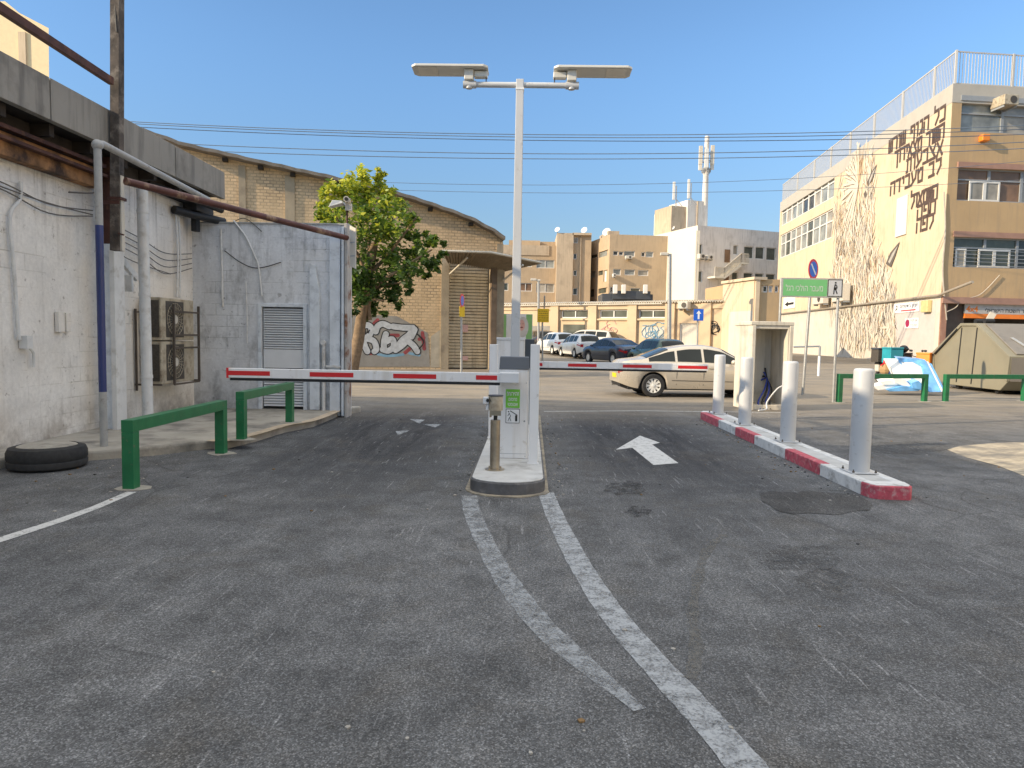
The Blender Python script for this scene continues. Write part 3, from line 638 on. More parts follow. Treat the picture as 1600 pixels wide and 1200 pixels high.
# tall weathered timber pole
q = thing('timber_pole', 'tall dark weathered timber pole rising past the fascia', 'pole', (-5.8, 10.0, 2.7))
a = onY(183, 392, 10.0); b = onY(183.5, -60, 10.0)
mb = MB(); w = .066
mb.hexa([(a.x-w,9.93,a.z),(a.x+w,9.93,a.z),(a.x+w,10.06,a.z),(a.x-w,10.06,a.z),(b.x-w,9.93,b.z),(b.x+w,9.93,b.z),(b.x+w,10.06,b.z),(b.x-w,10.06,b.z)])
build('post', mb, DARKW, q, bevel=.006)
mb = MB(); mb.box(a.x+w+.002, a.x+w+.03, 9.96, 10.04, a.z, a.z+1.05); build('batten', mb, PALE, q)
mb = MB(); mb.box(a.x-w-.012, a.x+w+.045, 9.915, 10.075, 3.42, 3.46); mb.box(a.x-w-.2, a.x+w+.02, 9.925, 9.94, 3.36, 3.41); mb.tube([(a.x+w, 9.92, 2.95), (a.x+w+.08, 9.92, 2.93)], .012, 6); build('clamp', mb, RUST, q)
mb = MB(); mb.tube([(a.x+w+.01, 9.94, 6.1), (a.x+w+.02, 9.93, 5.9), (a.x+w+.035, 9.92, 5.7)], .01, 5); build('wire_tail', mb, BLACK, q)
# upper rusty beam
a = onX(-60, -27, -5.8); b = onX(174, 127, -5.8)
mb = MB(); mb.sqtube(a, b, .07, .1); tag(build('rusty_beam', mb, RUST, bevel=.004), 'rusty red brown beam running back above the fascia to the timber pole', 'beam')
# brown pipe from the wall to the wall end
a = onX(196, 283, -5.25); b = F2.p(pxu(546), F2.z(545, 374), .2)
mb = MB(); mid = (a+b)/2; mb.tube([a, mid-Vector((0,0,.0)), b], .05, 12)
q = tag(build('brown_pipe', mb, M('peeling brown pipe', (.10,.035,.028), .55, .1, var=.3, vs=3, dirt=(.33,.22,.14), dscale=2.5, dlo=.52, dhi=.62), smooth=50), 'peeling brown pipe slung from the eaves to the wall end', 'pipe')
# drain pipes
def pipe(label, x, pts, r, mat=PIPEW, seg=12, name='drain_pipe'):
    mb = MB(); mb.tube(pts, r, seg)
    for p in (pts[0], pts[-1]):
        pass
    zz0, zz1 = pts[0][2], pts[-1][2]
    for k in (.2, .55, .9):
        z = zz0+(zz1-zz0)*k; xx = pts[0][0]+(pts[-1][0]-pts[0][0])*k; mb.tube([(xx, pts[0][1], z), (xx, pts[0][1], z+.05)], r+.008, seg)
    return tag(build(name, mb, mat, smooth=50), label, 'pipe')
pa = onY(231, 648, 10.9); pb_ = onY(222, 296, 10.9)
pipe('thick white drain pipe in front of the air conditioners', 0, [(pa.x, 10.9, .12), (pb_.x, 10.9, pb_.z)], .083)
pc = onY(288, 640, 13.2); pd = onY(284, 316, 13.2)
pipe('thin white pipe in the inner corner behind the air conditioners', 0, [(pc.x, 13.2, .12), (pd.x, 13.2, pd.z)], .04)
mb = MB()
for dx in (0, .09):
    p0 = onX(266, 330, -6.33); mb.tube(smoothpts([(-6.33, 12.7+dx, 3.7), (-6.33, 12.75+dx, 3.0), (-6.33, 12.7+dx, 2.2)]), .018, 6)
tag(build('conduit', mb, PIPEW, smooth=50), 'pair of thin white conduits above the air conditioners', 'conduit')
mb = MB(); mb.tube(smoothpts([(-6.35, y, z) for y, z in ((8.82, 3.42), (8.8, 3.2), (8.62, 2.95), (8.66, 2.3), (8.7, 1.55), (8.72, 1.45))]), .022, 8); mb.box(-6.39, -6.28, 8.76, 8.86, 1.34, 1.5); mb.tube([(-6.34, 8.83, 1.4), (-6.34, 8.95, 1.28), (-6.34, 8.95, 1.1)], .018, 6)
tag(build('wall_conduit', mb, PIPEW, smooth=50), 'crooked white conduit with tap near the left edge of the wall', 'conduit')
mb = MB()
for k, (z, s) in enumerate(((3.36, .12), (3.28, .16), (3.3, .05))):
    mb.tube(smoothpts([(-6.36+.01*k, 6, z+.15), (-6.34, 8.3, z), (-6.34, 9.3, z-s), (-6.3, 10.2, z-.05)]), .009, 5)
for k in range(4):
    mb.tube(smoothpts([(-6.34, 10.4, 3.25-.09*k), (-6.34, 11.5, 3.1-.1*k), (-6.34, 12.3, 2.95-.12*k), (-6.34, 13.3, 3.05-.09*k)]), .008, 5)
mb.tube(smoothpts([(-6.3, 10.5, 3.2), (-6.33, 10.8, 2.85), (-6.34, 11.3, 2.7), (-6.34, 12.5, 2.6)]), .008, 5)
mb.tube(smoothpts([(-6.3, 10.3, 3.75), (-6.2, 10.1, 3.55), (-6.25, 9.6, 3.45)]), .012, 5)
tag(build('cable_bundle', mb, M('dusty cables', (.13,.12,.11), .7), smooth=50), 'sagging thin cables along the white wall under the eaves', 'cable')
mb = MB(); mb.box(-6.39, -6.33, 9.45, 9.57, 1.55, 1.83); mb.box(-6.39, -6.34, 9.62, 9.72, 1.56, 1.82); tag(build('junction_box', mb, WALLW, bevel=.006), 'pair of small painted junction boxes low on the white wall', 'box')
mb = MB(); p = [(-6.36, 10.7, 2.85), (-6.36, 10.9, 2.75), (-6.3, 11.3, 2.25), (-6.3, 11.4, 2.05)]
mb.sqtube((-6.3, 10.6, 2.85), (-6.25, 11.25, 2.42), .06, .1); mb.box(-6.35, -6.2, 11.0, 11.06, 2.2, 2.45); tag(build('steel_bracket', mb, PIPEW, bevel=.004), 'painted slanting steel bracket between the column and the drain pipe', 'bracket')
mb = MB(); mb.tube(smoothpts([onG(297,680,.135), (-5.2, 12.3, .16), (-4.6, 11.8, .45), (-4.25, 11.3, .55)]), .02, 7)
# AC cage and the two outdoor units
cg = thing('ac_cage', 'rusty steel cage holding the air conditioner units on the white wall', 'cage', (-6.1, 12, .5))
AX = -6.02
ay0, ay1 = onX(252, 530, AX).y, onX(303, 530, AX).y
az0, az1 = onX(258, 600, AX).z, onX(258, 465, AX).z; azm = (az0+az1)/2
mb = MB(); c0, c1 = ay0+.3, ay1+.06; xf = AX+.06
for y in (c0, c1): mb.sqtube((xf, y, az0-.02), (xf, y, az1-.1), .035)
for z in (az0-.02, azm-.12, azm+.1, az1-.22): mb.sqtube((xf, c0, z), (xf, c1, z), .03)
for y in (ay0-.12, c1): mb.sqtube((-6.4, y, az0+.0), (xf, y, az0+.0), .03)
mb.sqtube((-6.4, ay0-.12, az1-.25), (xf, ay0+.3, az1-.25), .02); mb.sqtube((-6.36, ay0-.15, az0-.1), (-6.36, ay0-.15, az1-.2), .03)
build('frame', mb, FRB, cg)
for k, (z0, z1, lab) in enumerate(((azm+.01, az1, 'upper'), (az0, azm-.01, 'lower'))):
    u = thing('air_conditioner', lab+' of two beige outdoor air conditioners caged on the white wall', 'air conditioner', (AX-.15, (ay0+ay1)/2, z0), 0, 'caged air conditioner units')
    mb = MB(); mb.box(AX-.33, AX, ay0, ay1, z0, z1); build('casing', mb, ACB, u, bevel=.012)
    mb = MB(); mb.box(AX-.3, AX-.03, ay0-.012, ay0-.002, z0+.05, z1-.05)
    for i in range(12): zz = z0+.06+(z1-z0-.12)*i/12; mb.box(AX-.3, AX-.03, ay0-.02, ay0-.013, zz, zz+.012)
    build('side_grille', mb, ACD, u)
    yc = ay0+(ay1-ay0)*.40; zc_ = (z0+z1)/2; R = (z1-z0)*.40
    mb = MB(); mb.box(AX+.002, AX+.006, yc-R-.02, yc+R+.02, zc_-R-.02, zc_+R+.02); gr = build('fan_grille', mb, ACD, u)
    mb = MB()
    for i in range(24): t = 2*pi*i/24; mb.tube([(AX+.012, yc+cos(t)*.06, zc_+sin(t)*.06), (AX+.012, yc+cos(t)*R, zc_+sin(t)*R)], .004, 4)
    for r in (.12, .2, R-.01): mb.tube([(AX+.014, yc+cos(2*pi*i/24)*r, zc_+sin(2*pi*i/24)*r) for i in range(25)], .004, 4, caps=False)
    mb.tube([(AX+.008, yc, zc_), (AX+.02, yc, zc_)], .075, 16, 1); build('fan_guard', mb, [ACB, PALE], gr)
# tyre with concrete lid
q = thing('tyre_planter', 'old black tyre filled with concrete lying by the white wall', 'tyre', (-5.50, 7.95, 0))
mb = MB(); R = .40; mb.lathe((-5.50, 7.95, 0), [(R-.04,0),(R,.03),(R+.005,.08),(R-.005,.1),(R+.003,.12),(R+.003,.19),(R-.02,.24),(R-.09,.26),(R-.1,.22)], 40); build('tyre', mb, TYRE, q, smooth=35)
mb = MB(); mb.lathe((-5.50, 7.95, .2), [(R-.095,0),(R-.1,.055),(R-.16,.075),(0.02,.085)], 36); build('concrete_fill', mb, CONC, q, smooth=50)

# ------------------------------------------------------------------ green rails
def rail(pa, pb, h, w, labels, group=None):
    pa = Vector(pa); pb = Vector(pb); L = (pb-pa).length
    q = thing('green_rail', labels, 'barrier rail', pa, 0, group)
    mb = MB(); mb.sqtube(pa+Vector((0,0,h-w/2)), pb+Vector((0,0,h-w/2)), w, w) ; t = (pb-pa).normalized()
    mb = MB(); mb.sqtube(pa-t*w/2+Vector((0,0,h-w/2)), pb+t*w/2+Vector((0,0,h-w/2)), w, w); build('top_bar', mb, GREENP, q, bevel=.004)
    for p in (pa, pb):
        s_ = t*w/2; n_ = Vector((-t.y, t.x, 0))*w/2*.98
        mb = MB(); mb.hexa([p-s_-n_, p+s_-n_, p+s_+n_, p-s_+n_]+[v+Vector((0,0,h-w-.001)) for v in (p-s_-n_, p+s_-n_, p+s_+n_, p-s_+n_)]); build('leg', mb, GREENP, q, bevel=.004)
    for p in (pa, pb):
        mb = MB(); mb.prism([(p.x+cos(2*pi*i/9)*w*1.5*random.uniform(.8,1.2), p.y+sin(2*pi*i/9)*w*1.4*random.uniform(.8,1.2), p.z+.001) for i in range(9)], (0,0,.006)); build('mortar_pad', mb, PAVE, q)
    return q
G1 = 'green steel rails along the left pavement'
rail((-3.96, 6.95, 0), (-3.97, 9.08, 0), .70, .12, 'green steel rail nearest the camera, standing on asphalt beside the tyre', G1)
rail((-3.89, 9.55, .12), (-3.88, 11.5, .12), .66, .115, 'green steel rail on the raised pavement in front of the louvred door', G1)
G2 = 'green steel rails in front of the waste container'
rail((8.36, 18.85, 0), (11.05, 19.65, 0), .76, .12, 'green steel rail in front of the foam board heap', G2)
rail((11.72, 19.8, 0), (14.3, 20.4, 0), .76, .12, 'green steel rail in front of the khaki waste container', G2)

# ------------------------------------------------------------------ island with the gate machines
isl = thing('traffic_island', 'narrow white topped concrete island with rounded black stained nose', 'kerb island', (-.15, 9, 0))
def islpoly(grow=0):
    pts = []; cx, r = -.165, .39+grow
    for i in range(13): a = pi+pi*i/12; pts.append((cx+cos(a)*r, 7.25+sin(a)*(.30+grow)))
    pts += [(cx+.42+grow, 14.3+grow), (cx-.36-grow, 14.3+grow)]; return pts
mb = MB(); mb.prism([(x, y, -.02) for x, y in islpoly()], (0,0,.15)); build('kerb_body', mb, CONCD, isl, bevel=.012)
mb = MB(); mb.prism([(x, y, .131) for x, y in islpoly(-.02)], (0,0,.012)); build('island_top', mb, ISLT, isl, bevel=.01)
mb = MB(); r_ = random.Random(3); n_ = 13
mb.prism([(x+r_.uniform(-.02,.03), y+r_.uniform(-.03,.0), .001) for x, y in islpoly(.04)], (0,0,.012)); build('mortar_fillet', mb, SAND, isl)
# front gate cabinet (left boom)
def cabinet(name, label, x0, x1, y0, y1, z0, z1, hood, darkright=0):
    q = thing(name, label, 'gate machine', ((x0+x1)/2, (y0+y1)/2, z0))
    mb = MB(); mb.box(x0, x1, y0, y1, z0, z1); build('cabinet', mb, WPAINT, q, bevel=.008)
    return q
z0 = .143
YA = 8.35; x0, x1 = onY(779, 600, YA).x, onY(825, 600, YA).x; zt_ = onY(800, 577, YA).z; zh = onY(800, 558, YA+.02).z
q1 = cabinet('gate_machine', 'near white gate machine with dark hood and lime green sticker holding the left boom', x0, x1, YA, YA+.33, z0, zt_, 0)
mb = MB(); mb.hexa([(x0+.005,YA-.012,zt_),(x1+.012,YA-.012,zt_),(x1+.012,YA+.34,zt_),(x0+.005,YA+.34,zt_),(x0+.012,YA+.05,zh),(x1+.006,YA+.05,zh),(x1+.006,YA+.33,zh),(x0+.012,YA+.33,zh)]); build('hood', mb, DGREY, q1, bevel=.005)
mb = MB(); mb.box(x1+.001, x1+.016, YA+.02, YA+.32, z0+.0, zt_); build('side_trim', mb, WPAINT2, q1, bevel=.003)
mb = MB()
for sx_ in (x0+.02, x1-.02):
    for zz_ in (z0+.03, zt_-.16): mb.tube([(sx_, YA-.004, zz_), (sx_, YA+.001, zz_)], .006, 8)
mb.box(x0+.012, x1-.012, YA-.0016, YA-.0002, z0+.055, z0+.059); mb.tube([(x1-.035, YA-.006, z0+.45), (x1-.035, YA+.001, z0+.45)], .011, 12)
build('screws_and_lock', mb, FRG, q1)
FA = Frame((0, YA), (1, 0))
def sticker(F, par):
    a0, b0 = F.on(790, 637); a1, b1 = F.on(812.5, 608.5)
    mb = MB(); mb.fb(F, a0, a1, b0, b1, .001, .004); s1 = build('lime_sticker', mb, LIME, par)
    h = b1-b0; w = a1-a0
    text('lettering', 'זהירות!', F, a0+w*.08, b0+h*.66, w*.84, h*.22, WINK, s1, .006, bold=.02)
    text('lettering', 'מחסום', F, a0+w*.2, b0+h*.37, w*.6, h*.17, WINK, s1, .006, bold=.01)
    text('lettering', 'אוטומטי', F, a0+w*.15, b0+h*.1, w*.7, h*.17, WINK, s1, .006, bold=.01)
    a0, b0 = F.on(790, 661); a1, b1 = F.on(812, 639)
    mb = MB(); mb.fb(F, a0, a1, b0, b1, .001, .003, 1); mb.fb(F, a0+.006, a1-.006, b0+.006, b1-.006, .003, .005)
    s2 = build('pictogram_sticker', mb, [WSIGN, INK], par)
    w = a1-a0; h = b1-b0; P = lambda x, y: F.p(a0+x*w, b0+y*h, .006)
    mb = MB()
    def bar(a, b, t=.006):
        A = P(*a); B = P(*b); mb.sqtube(A, B, .002, t)
    mb.ball(P(.2, .8), (.008, .003, .008)); bar((.24,.7),(.36,.5)); bar((.36,.5),(.22,.3)); bar((.22,.3),(.17,.14)); bar((.3,.38),(.38,.15)); bar((.24,.68),(.15,.5))
    bar((.32,.86),(.84,.56), .009); mb.hexa([P(.68,.14),P(.84,.14),P(.84,.14)+F.N*.001,P(.68,.14)+F.N*.001,P(.68,.56),P(.84,.56),P(.84,.56)+F.N*.001,P(.68,.56)+F.N*.001])
    build('pictogram', mb, INK, s2)
sticker(FA, q1)
def boom(label, a, b, h, th, t0, dark_off, cover, Yb):
    q = thing('boom_arm', label, 'barrier boom', ((a+b)/2, Yb, 1.15))
    mb = MB(); mb.box(a, b, Yb-th/2, Yb+th/2, h[0], h[1]); build('boom', mb, WPAINT, q, bevel=.006)
    mb = MB(); mb.box(a+.03, b-.02, Yb-.018, Yb+.018, h[0]-.032, h[0]-.001); build('rubber_edge', mb, BLACK, q, bevel=.004)
    x = t0; zc0 = (h[0]+h[1])/2
    for (c, d) in cover:
        mb = MB(); mb.box(c, d, Yb-th/2-.0025, Yb-th/2-.0005, zc0-.026, zc0+.026); build('red_stripe', mb, RED, q)
    return q
YBm = 8.15
def bx(px): return onY(px, 586, YBm).x
hb = (onY(500, 593, YBm).z, onY(500, 577, YBm).z); hb = ((hb[0]+hb[1])/2-.056, (hb[0]+hb[1])/2+.056)
bm1 = boom('long white boom with red stripes across the left lane', bx(356), bx(784), hb, .05, 0, 0, [(bx(a), bx(b)) for a, b in ((357,423),(485,553),(615,682),(744,777))], YBm)
mb = MB(); mb.box(bx(781), bx(811), YBm-.045, YBm+.19, hb[0]+.0, hb[1]+.004); build('boom_holder', mb, WPAINT2, bm1, bevel=.006)
mb = MB(); mb.box(bx(355), bx(358.5), YBm-.027, YBm+.027, hb[0]-.004, hb[1]+.003); build('end_cap', mb, RED, bm1)
# rear machine
YR = 11.6; x0, x1 = onY(776, 550, YR).x, onY(820, 550, YR).x; zr = onY(800, 528.5, YR).z
q2 = cabinet('gate_machine', 'rear white gate machine with dark grey side behind the hooded one', x0, x1, YR, YR+.35, z0, zr, 0)
x2 = onY(835, 550, YR).x
mb = MB(); mb.box(x1+.002, x2, YR+.03, YR+.36, z0, zr-.01); build('side_housing', mb, DGREY, q2, bevel=.01)
mb = MB(); mb.box(x0-.005, x1+.0, YR-.012, YR-.001, zr-.03, zr+.012); build('top_lip', mb, WPAINT2, q2, bevel=.004)
YB2 = 11.95
def bx2(px): return onY(px, 569, YB2).x
hz = onY(900, 570.5, YB2).z; hb2 = (hz-.055, hz+.055)
bm2 = boom('shorter white boom with red stripes across the right lane', x2-.0, bx2(1106), hb2, .05, 0, 0, [(bx2(a), bx2(b)) for a, b in ((843,847.5),(887.5,932),(973,1018),(1059,1105))], YB2)
mb = MB(); mb.box(x2-.25, x2-.0, YB2-.05, YB2+.05, hb2[0]-.01, hb2[1]+.01); build('boom_holder', mb, WPAINT2, bm2, bevel=.006)
# flat white guide posts
def flatpost(pxa, pxb, pyt, Yp, label):
    a, b = onY(pxa, 600, Yp).x, onY(pxb, 600, Yp).x; zt2 = onY((pxa+pxb)/2, pyt, Yp).z
    q = thing('photocell_post', label, 'post', ((a+b)/2, Yp, z0), 0, 'flat white posts on the island')
    mb = MB(); mb.box(a, b, Yp, Yp+.07, z0, zt2); build('post', mb, WPAINT, q, bevel=.006)
    mb = MB(); mb.box(a-.012, b+.012, Yp-.012, Yp+.085, z0-.0005, z0+.008); build('base_plate', mb, WPAINT2, q)
flatpost(828, 842.5, 538, 8.0, 'flat white post right of the hooded gate machine, nearest the right lane')
flatpost(764, 777, 538, 10.0, 'flat white post partly hidden left of the gate machines')
# pedestal with box
q = thing('card_reader_pedestal', 'squat brown steel pedestal carrying a white reader box at the island nose', 'pedestal', (-.33, 7.62, z0))
ppx = onY(773.5, 700, 7.62).x; zp1 = onY(773, 656, 7.62).z; zb0 = onY(773, 641, 7.62).z; zb1 = onY(773, 619, 7.62).z
mb = MB(); mb.tube([(ppx, 7.62, z0), (ppx, 7.62, zp1)], .054, 24); build('pillar', mb, STEEL, q, smooth=50)
mb = MB(); mb.lathe((ppx, 7.62, z0-.001), [(.105,0),(.105,.012),(.06,.016)], 24)
for i in range(4): t = pi/4+i*pi/2; mb.lathe((ppx+cos(t)*.085, 7.62+sin(t)*.085, z0+.01), [(.012,0),(.012,.016)], 6)
build('flange', mb, STEEL, q, smooth=40)
mb = MB(); mb.tube([(ppx, 7.62, zp1), (ppx, 7.62, zb0-.04)], .022, 12, 1); mb.tube([(ppx-.055, 7.62, zb0-.075), (ppx-.055, 7.62, zb0)], .012, 8); mb.box(ppx-.06, ppx+.06, 7.58, 7.66, zb0-.055, zb0-.001); build('neck', mb, [STEEL, BLACK], q, smooth=40)
mb = MB(); rbx = [(ppx+cos(2*pi*i/20)*.078, 7.63+sin(2*pi*i/20)*.07, zb0) for i in range(20)]; mb.prism(rbx, (0,0,zb1-zb0)); build('reader_box', mb, ACB, q, smooth=35)
mb = MB(); mb.prism([(ppx+cos(2*pi*i/20)*.083, 7.63+sin(2*pi*i/20)*.075, zb1+.001) for i in range(20)], (0,0,.012)); build('lid', mb, DGREY, q)
mb = MB(); lx = onY(755, 630, 7.62).x; mb.box(lx+.03, ppx-.076, 7.60, 7.68, zb0+.0, zb0+.06); mb.box(lx, ppx-.076, 7.58, 7.66, zb0+.07, zb1-.01); build('side_bracket', mb, WPAINT2, q, bevel=.006)
mb = MB(); mb.tube([(lx+.05, 7.579, zb0+.11), (lx+.05, 7.57, zb0+.11)], .018, 12); mb.tube([(lx+.07, 7.575, zb0+.13), (lx+.1, 7.575, zb0+.08)], .003, 5); build('lock', mb, INK, q)
# double lamp post
YL = 11.0
q = thing('street_lamp', 'tall white post with two flat solar lamps on a cross arm above the island', 'street lamp', (-.1, YL, z0))
lp = onY(809, 330, YL); lx0 = lp.x; ztop = onY(812, 125, YL).z
mb = MB(); mb.hexa([(lx0-.075,YL-.075,z0),(lx0+.075,YL-.075,z0),(lx0+.075,YL+.075,z0),(lx0-.075,YL+.075,z0),(lx0-.057,YL-.057,ztop),(lx0+.057,YL-.057,ztop),(lx0+.057,YL+.057,ztop),(lx0-.057,YL+.057,ztop)]); build('pole', mb, GREYPOST, q, bevel=.008)
mb = MB(); mb.box(lx0-.064, lx0+.064, YL-.064, YL+.064, ztop-.16, ztop-.13); build('pole_collar', mb, WPAINT2, q)
mb = MB(); mb.box(lx0-.16, lx0+.16, YL-.16, YL+.16, z0-.0002, z0+.018); build('base_plate', mb, GALV, q)
za = onY(812, 133, YL).z; xl, xr = onY(733, 131, YL).x, onY(893, 133, YL).x
mb = MB(); mb.tube([(xl, YL, za), (lx0-.058, YL, za)], .042, 16); mb.tube([(lx0+.058, YL, za), (xr, YL, za)], .042, 16)
for x in (xl, xr): mb.tube([(x-.09, YL, za), (x+.11, YL, za)], .056, 16); mb.tube([(x, YL, za-.06), (x, YL, za+.06)], .05, 12)
build('cross_arm', mb, GREYPOST, q, smooth=40)
for sgn, (xa, xb, pk) in ((-1, (645, 763, 738)), (1, (865, 986, 890))):
    a, b = onY(xa, 115, YL).x, onY(xb, 115, YL).x; zl = onY(760, 122, YL).z; n_ = Vector((0,0,1))
    yl0, yl1 = YL-.42, YL+.02; c = .05
    def hexq(x0, x1, y0, y1, z0_, z1_, ch):
        pts = [(x0+ch,y0),(x1-ch,y0),(x1,y0+ch),(x1,y1-ch),(x1-ch,y1),(x0+ch,y1),(x0,y1-ch),(x0,y0+ch)]
        return pts
    tilt = .04
    def T(x, y, z): dy = y-YL; return (x, YL+dy*cos(tilt), z-dy*sin(tilt)*-1+0)
    # plate rises away from the street: its underside shows
    P8 = hexq(a, b, YL-.18, YL+.22, 0, 0, .06)
    def LZ(x, y, h): d = y-(YL+.03); return Vector((x, YL+.03+d*cos(tilt)-h*0, zl+.10-d*sin(tilt)+h))
    mb = MB(); mb.prism([LZ(x, y, 0) for x, y in P8], (0,0,.035)); head = build('lamp_head', mb, LAMPG, q, bevel=.006)
    mb = MB(); ex0, ex1 = (a+.08, a+.38) if sgn < 0 else (b-.38, b-.08)
    mb.prism([LZ(ex0, YL-.14, -.006), LZ(ex1, YL-.14, -.006), LZ(ex1, YL+.2, -.006), LZ(ex0, YL+.2, -.006)], (0,0,.005)); 
    build('led_panel', mb, LED, head)
    mb = MB(); mb.prism([LZ(a+.05, YL-.13, .037), LZ(b-.05, YL-.13, .037), LZ(b-.05, YL+.17, .037), LZ(a+.05, YL+.17, .037)], (0,0,.006)); build('solar_panel', mb, DGREY, head)
    xk = xl if sgn < 0 else xr; mb = MB(); mb.box(xk-.07, xk+.07, YL-.09, YL+.08, za+.05, zl+.10); mb.box(xk+(.08 if sgn < 0 else -.28), xk+(.28 if sgn < 0 else -.08), YL-.06, YL+.06, zl+.0, zl+.085); build('mount', mb, LAMPG, head, bevel=.01)
    mb = MB(); xs_ = xk+(.26 if sgn < 0 else -.26); mb.tube([(xs_, YL-.02, zl-.06), (xs_, YL-.02, zl+.04)], .008, 6); build('antenna', mb, BLACK, head)

# ------------------------------------------------------------------ right kerb with bollards
kb = thing('divider_kerb', 'narrow kerb island painted red and white carrying four grey bollards', 'kerb island', (3.75, 11, 0))
segs = [7.42, 8.46, 9.6, 10.9, 11.9, 12.95, 14.25]; cols = [KWHITE, KRED, KWHITE, KRED, KWHITE, KRED]
kx0, kx1 = 3.56, 4.02
for i in range(6):
    a, b = segs[i], segs[i+1]; mb = MB(); mb.box(kx0-.0+random.uniform(-.006,.006), kx0+.13, a+(.01), b-.006, -.02, .14); build('kerb_stone', mb, cols[i], kb, bevel=.012)
    mb = MB(); mb.box(kx1-.12, kx1, a+.01, b-.006, -.02, .139); build('kerb_stone', mb, KWHITE, kb, bevel=.012)
mb = MB(); mb.box(kx0+.132, kx1-.122, 7.45, 14.2, -.02, .136); build('kerb_top', mb, ISLT, kb)
mb = MB(); pts = [(kx0, 7.42), (kx0+.02, 7.25), (kx0+.07, 7.19), (kx1-.07, 7.17), (kx1-.02, 7.24), (kx1, 7.42)]
mb.prism([(x, y, -.02) for x, y in pts], (0,0,.157)); build('kerb_end', mb, KRED, kb, bevel=.012)
mb = MB(); mb.prism([(x, y, .1375) for x, y in [(kx0+.01,7.42),(kx0+.035,7.27),(kx0+.075,7.215),(kx1-.075,7.2),(kx1-.035,7.26),(kx1-.01,7.42)]], (0,0,.005)); build('kerb_end_top', mb, KWHITE, kb)
mb = MB(); mb.prism([(kx0, 14.25, -.02), (kx1, 14.25, -.02), (kx1-.1, 14.5, -.02), (kx0+.1, 14.5, -.02)][::-1], (0,0,.16)); build('kerb_end', mb, KWHITE, kb, bevel=.012)
bo = thing0('bollard', 'grey steel bollard at the near end of the red and white kerb', 'bollard', 'grey bollards on the red and white kerb')
hB = .91+.26
mb = MB(); R = .108; mb.lathe((0,0,0), [(R,0),(R,hB-.035),(R-.004,hB-.015),(R-.018,hB-.003),(R-.04,hB),(0.005,hB+.001)], 36); build('post', mb, GREYPOST, bo, smooth=45)
mb = MB(); mb.box(-.15, .15, -.15, .15, 0, .012); build('base_plate', mb, GREYPOST, bo, bevel=.003)
for sx_, sy_ in ((-1,-1),(1,-1),(-1,1),(1,1)):
    mb = MB(); mb.lathe((sx_*.125, sy_*.125, .012), [(.013,0),(.013,.018),(.006,.02),(.006,.035)], 6); build('bolt', mb, FRB, bo)
bos = [(3.79, 7.95), (3.84, 10.27), (3.84, 12.3), (3.84, 14.0)]
place(bo, (bos[0][0], bos[0][1], .142), .02)
for k, lab in ((1, 'second grey bollard from the near end of the red and white kerb'), (2, 'third grey bollard along the kerb, in front of the concrete niche'), (3, 'farthest grey bollard at the tip of the right boom')):
    dup(bo, (bos[k][0], bos[k][1], .142), .03*k, lab)

# concrete niche
q = thing('concrete_niche', 'open fronted precast concrete meter niche with blue cables inside', 'concrete niche', (5.6, 16.6, 0))
A = onG(1170, 641); Bq = onG(1236, 643); wN = (Bq-A).length+.02; FN = Frame(A, (1, .09)); hN = FN.z(1200, 507); dN = .95
print('niche', wN, hN)
mb = MB(); t = .1
mb.fb(FN, 0, t, 0, hN, -dN, 0); mb.fb(FN, wN-t, wN, 0, hN, -dN, 0); mb.fb(FN, t, wN-t, hN-.1, hN, -dN, -.002); mb.fb(FN, t, wN-t, 0, hN-.1, -dN, -dN+.1); mb.fb(FN, t, wN-t, 0, .12, -dN+.1, -.05)
build('shell', mb, CONCL, q, bevel=.01)
mb = MB(); mb.fb(FN, -.03, wN+.03, hN-.02, hN+.07, -dN-.03, .03); mb.fb(FN, -.0, .09, 0, hN-.02, .001, .03); mb.fb(FN, wN-.07, wN+.02, 0, hN-.02, .001, .03); build('front_frame', mb, CONCL, q, bevel=.015)
mb = MB()
for k in range(4):
    mb.tube(smoothpts([FN.p(wN-.25-.03*k, .95-.1*k, -dN+.14), FN.p(wN-.22, .7, -dN+.2), FN.p(wN-.25-.06*k, .45, -.4), FN.p(wN-.38-.09*k, .18, -.2), FN.p(wN-.42-.08*k, .02, -.05)]), .02, 6, 0 if k % 2 else 1)
build('blue_cable', mb, [BLUEC, BLACK], q, smooth=50)
mb = MB(); mb.tube(smoothpts([FN.p(wN-.12, .6, .04), FN.p(wN-.3, .5, .0), FN.p(wN-.55, .2, .05), FN.p(.35, .05, .15), FN.p(.1, .03, .3)]), .017, 6); build('white_cable', mb, PIPEW, q, smooth=50)

# pedestrian sign
q = thing('pedestrian_sign', 'green pedestrian crossing sign in Hebrew on two thin posts', 'sign', onG(1307, 629))
Pg = onG(1307, 629); FP = Frame((Pg.x, Pg.y), (1, 0.0))
u0, zlo = FP.on(1221, 463); u1, zhi = FP.on(1318, 436); um = FP.on(1293, 450)[0]; zlo = FP.z(1270, 465); zhi = FP.z(1270, 434.5)
mb = MB(); mb.fb(FP, u0, u1, zlo, zhi, -.03, .0); brd = build('board', mb, GALV, q, bevel=.004)
mb = MB(); mb.fb(FP, u0+.035, um-.01, zlo+.04, zhi-.04, .001, .004); gp = build('green_face', mb, GREENS, brd)
text('lettering', 'מעבר הולכי רגל', FP, u0+.1, zlo+.16, (um-u0)-.22, .18, M('pale silver lettering', (.45,.52,.45), .4), brd, .006, bold=.01)
mb = MB(); mb.fb(FP, um+.005, u1-.02, zlo+.03, zhi-.03, .001, .003, 1); mb.fb(FP, um+.025, u1-.04, zlo+.05, zhi-.05, .003, .005); build('pictogram_panel', mb, [LTGREY, INK], brd)
mb = MB(); c_ = (um+u1)/2; zc_ = (zlo+zhi)/2
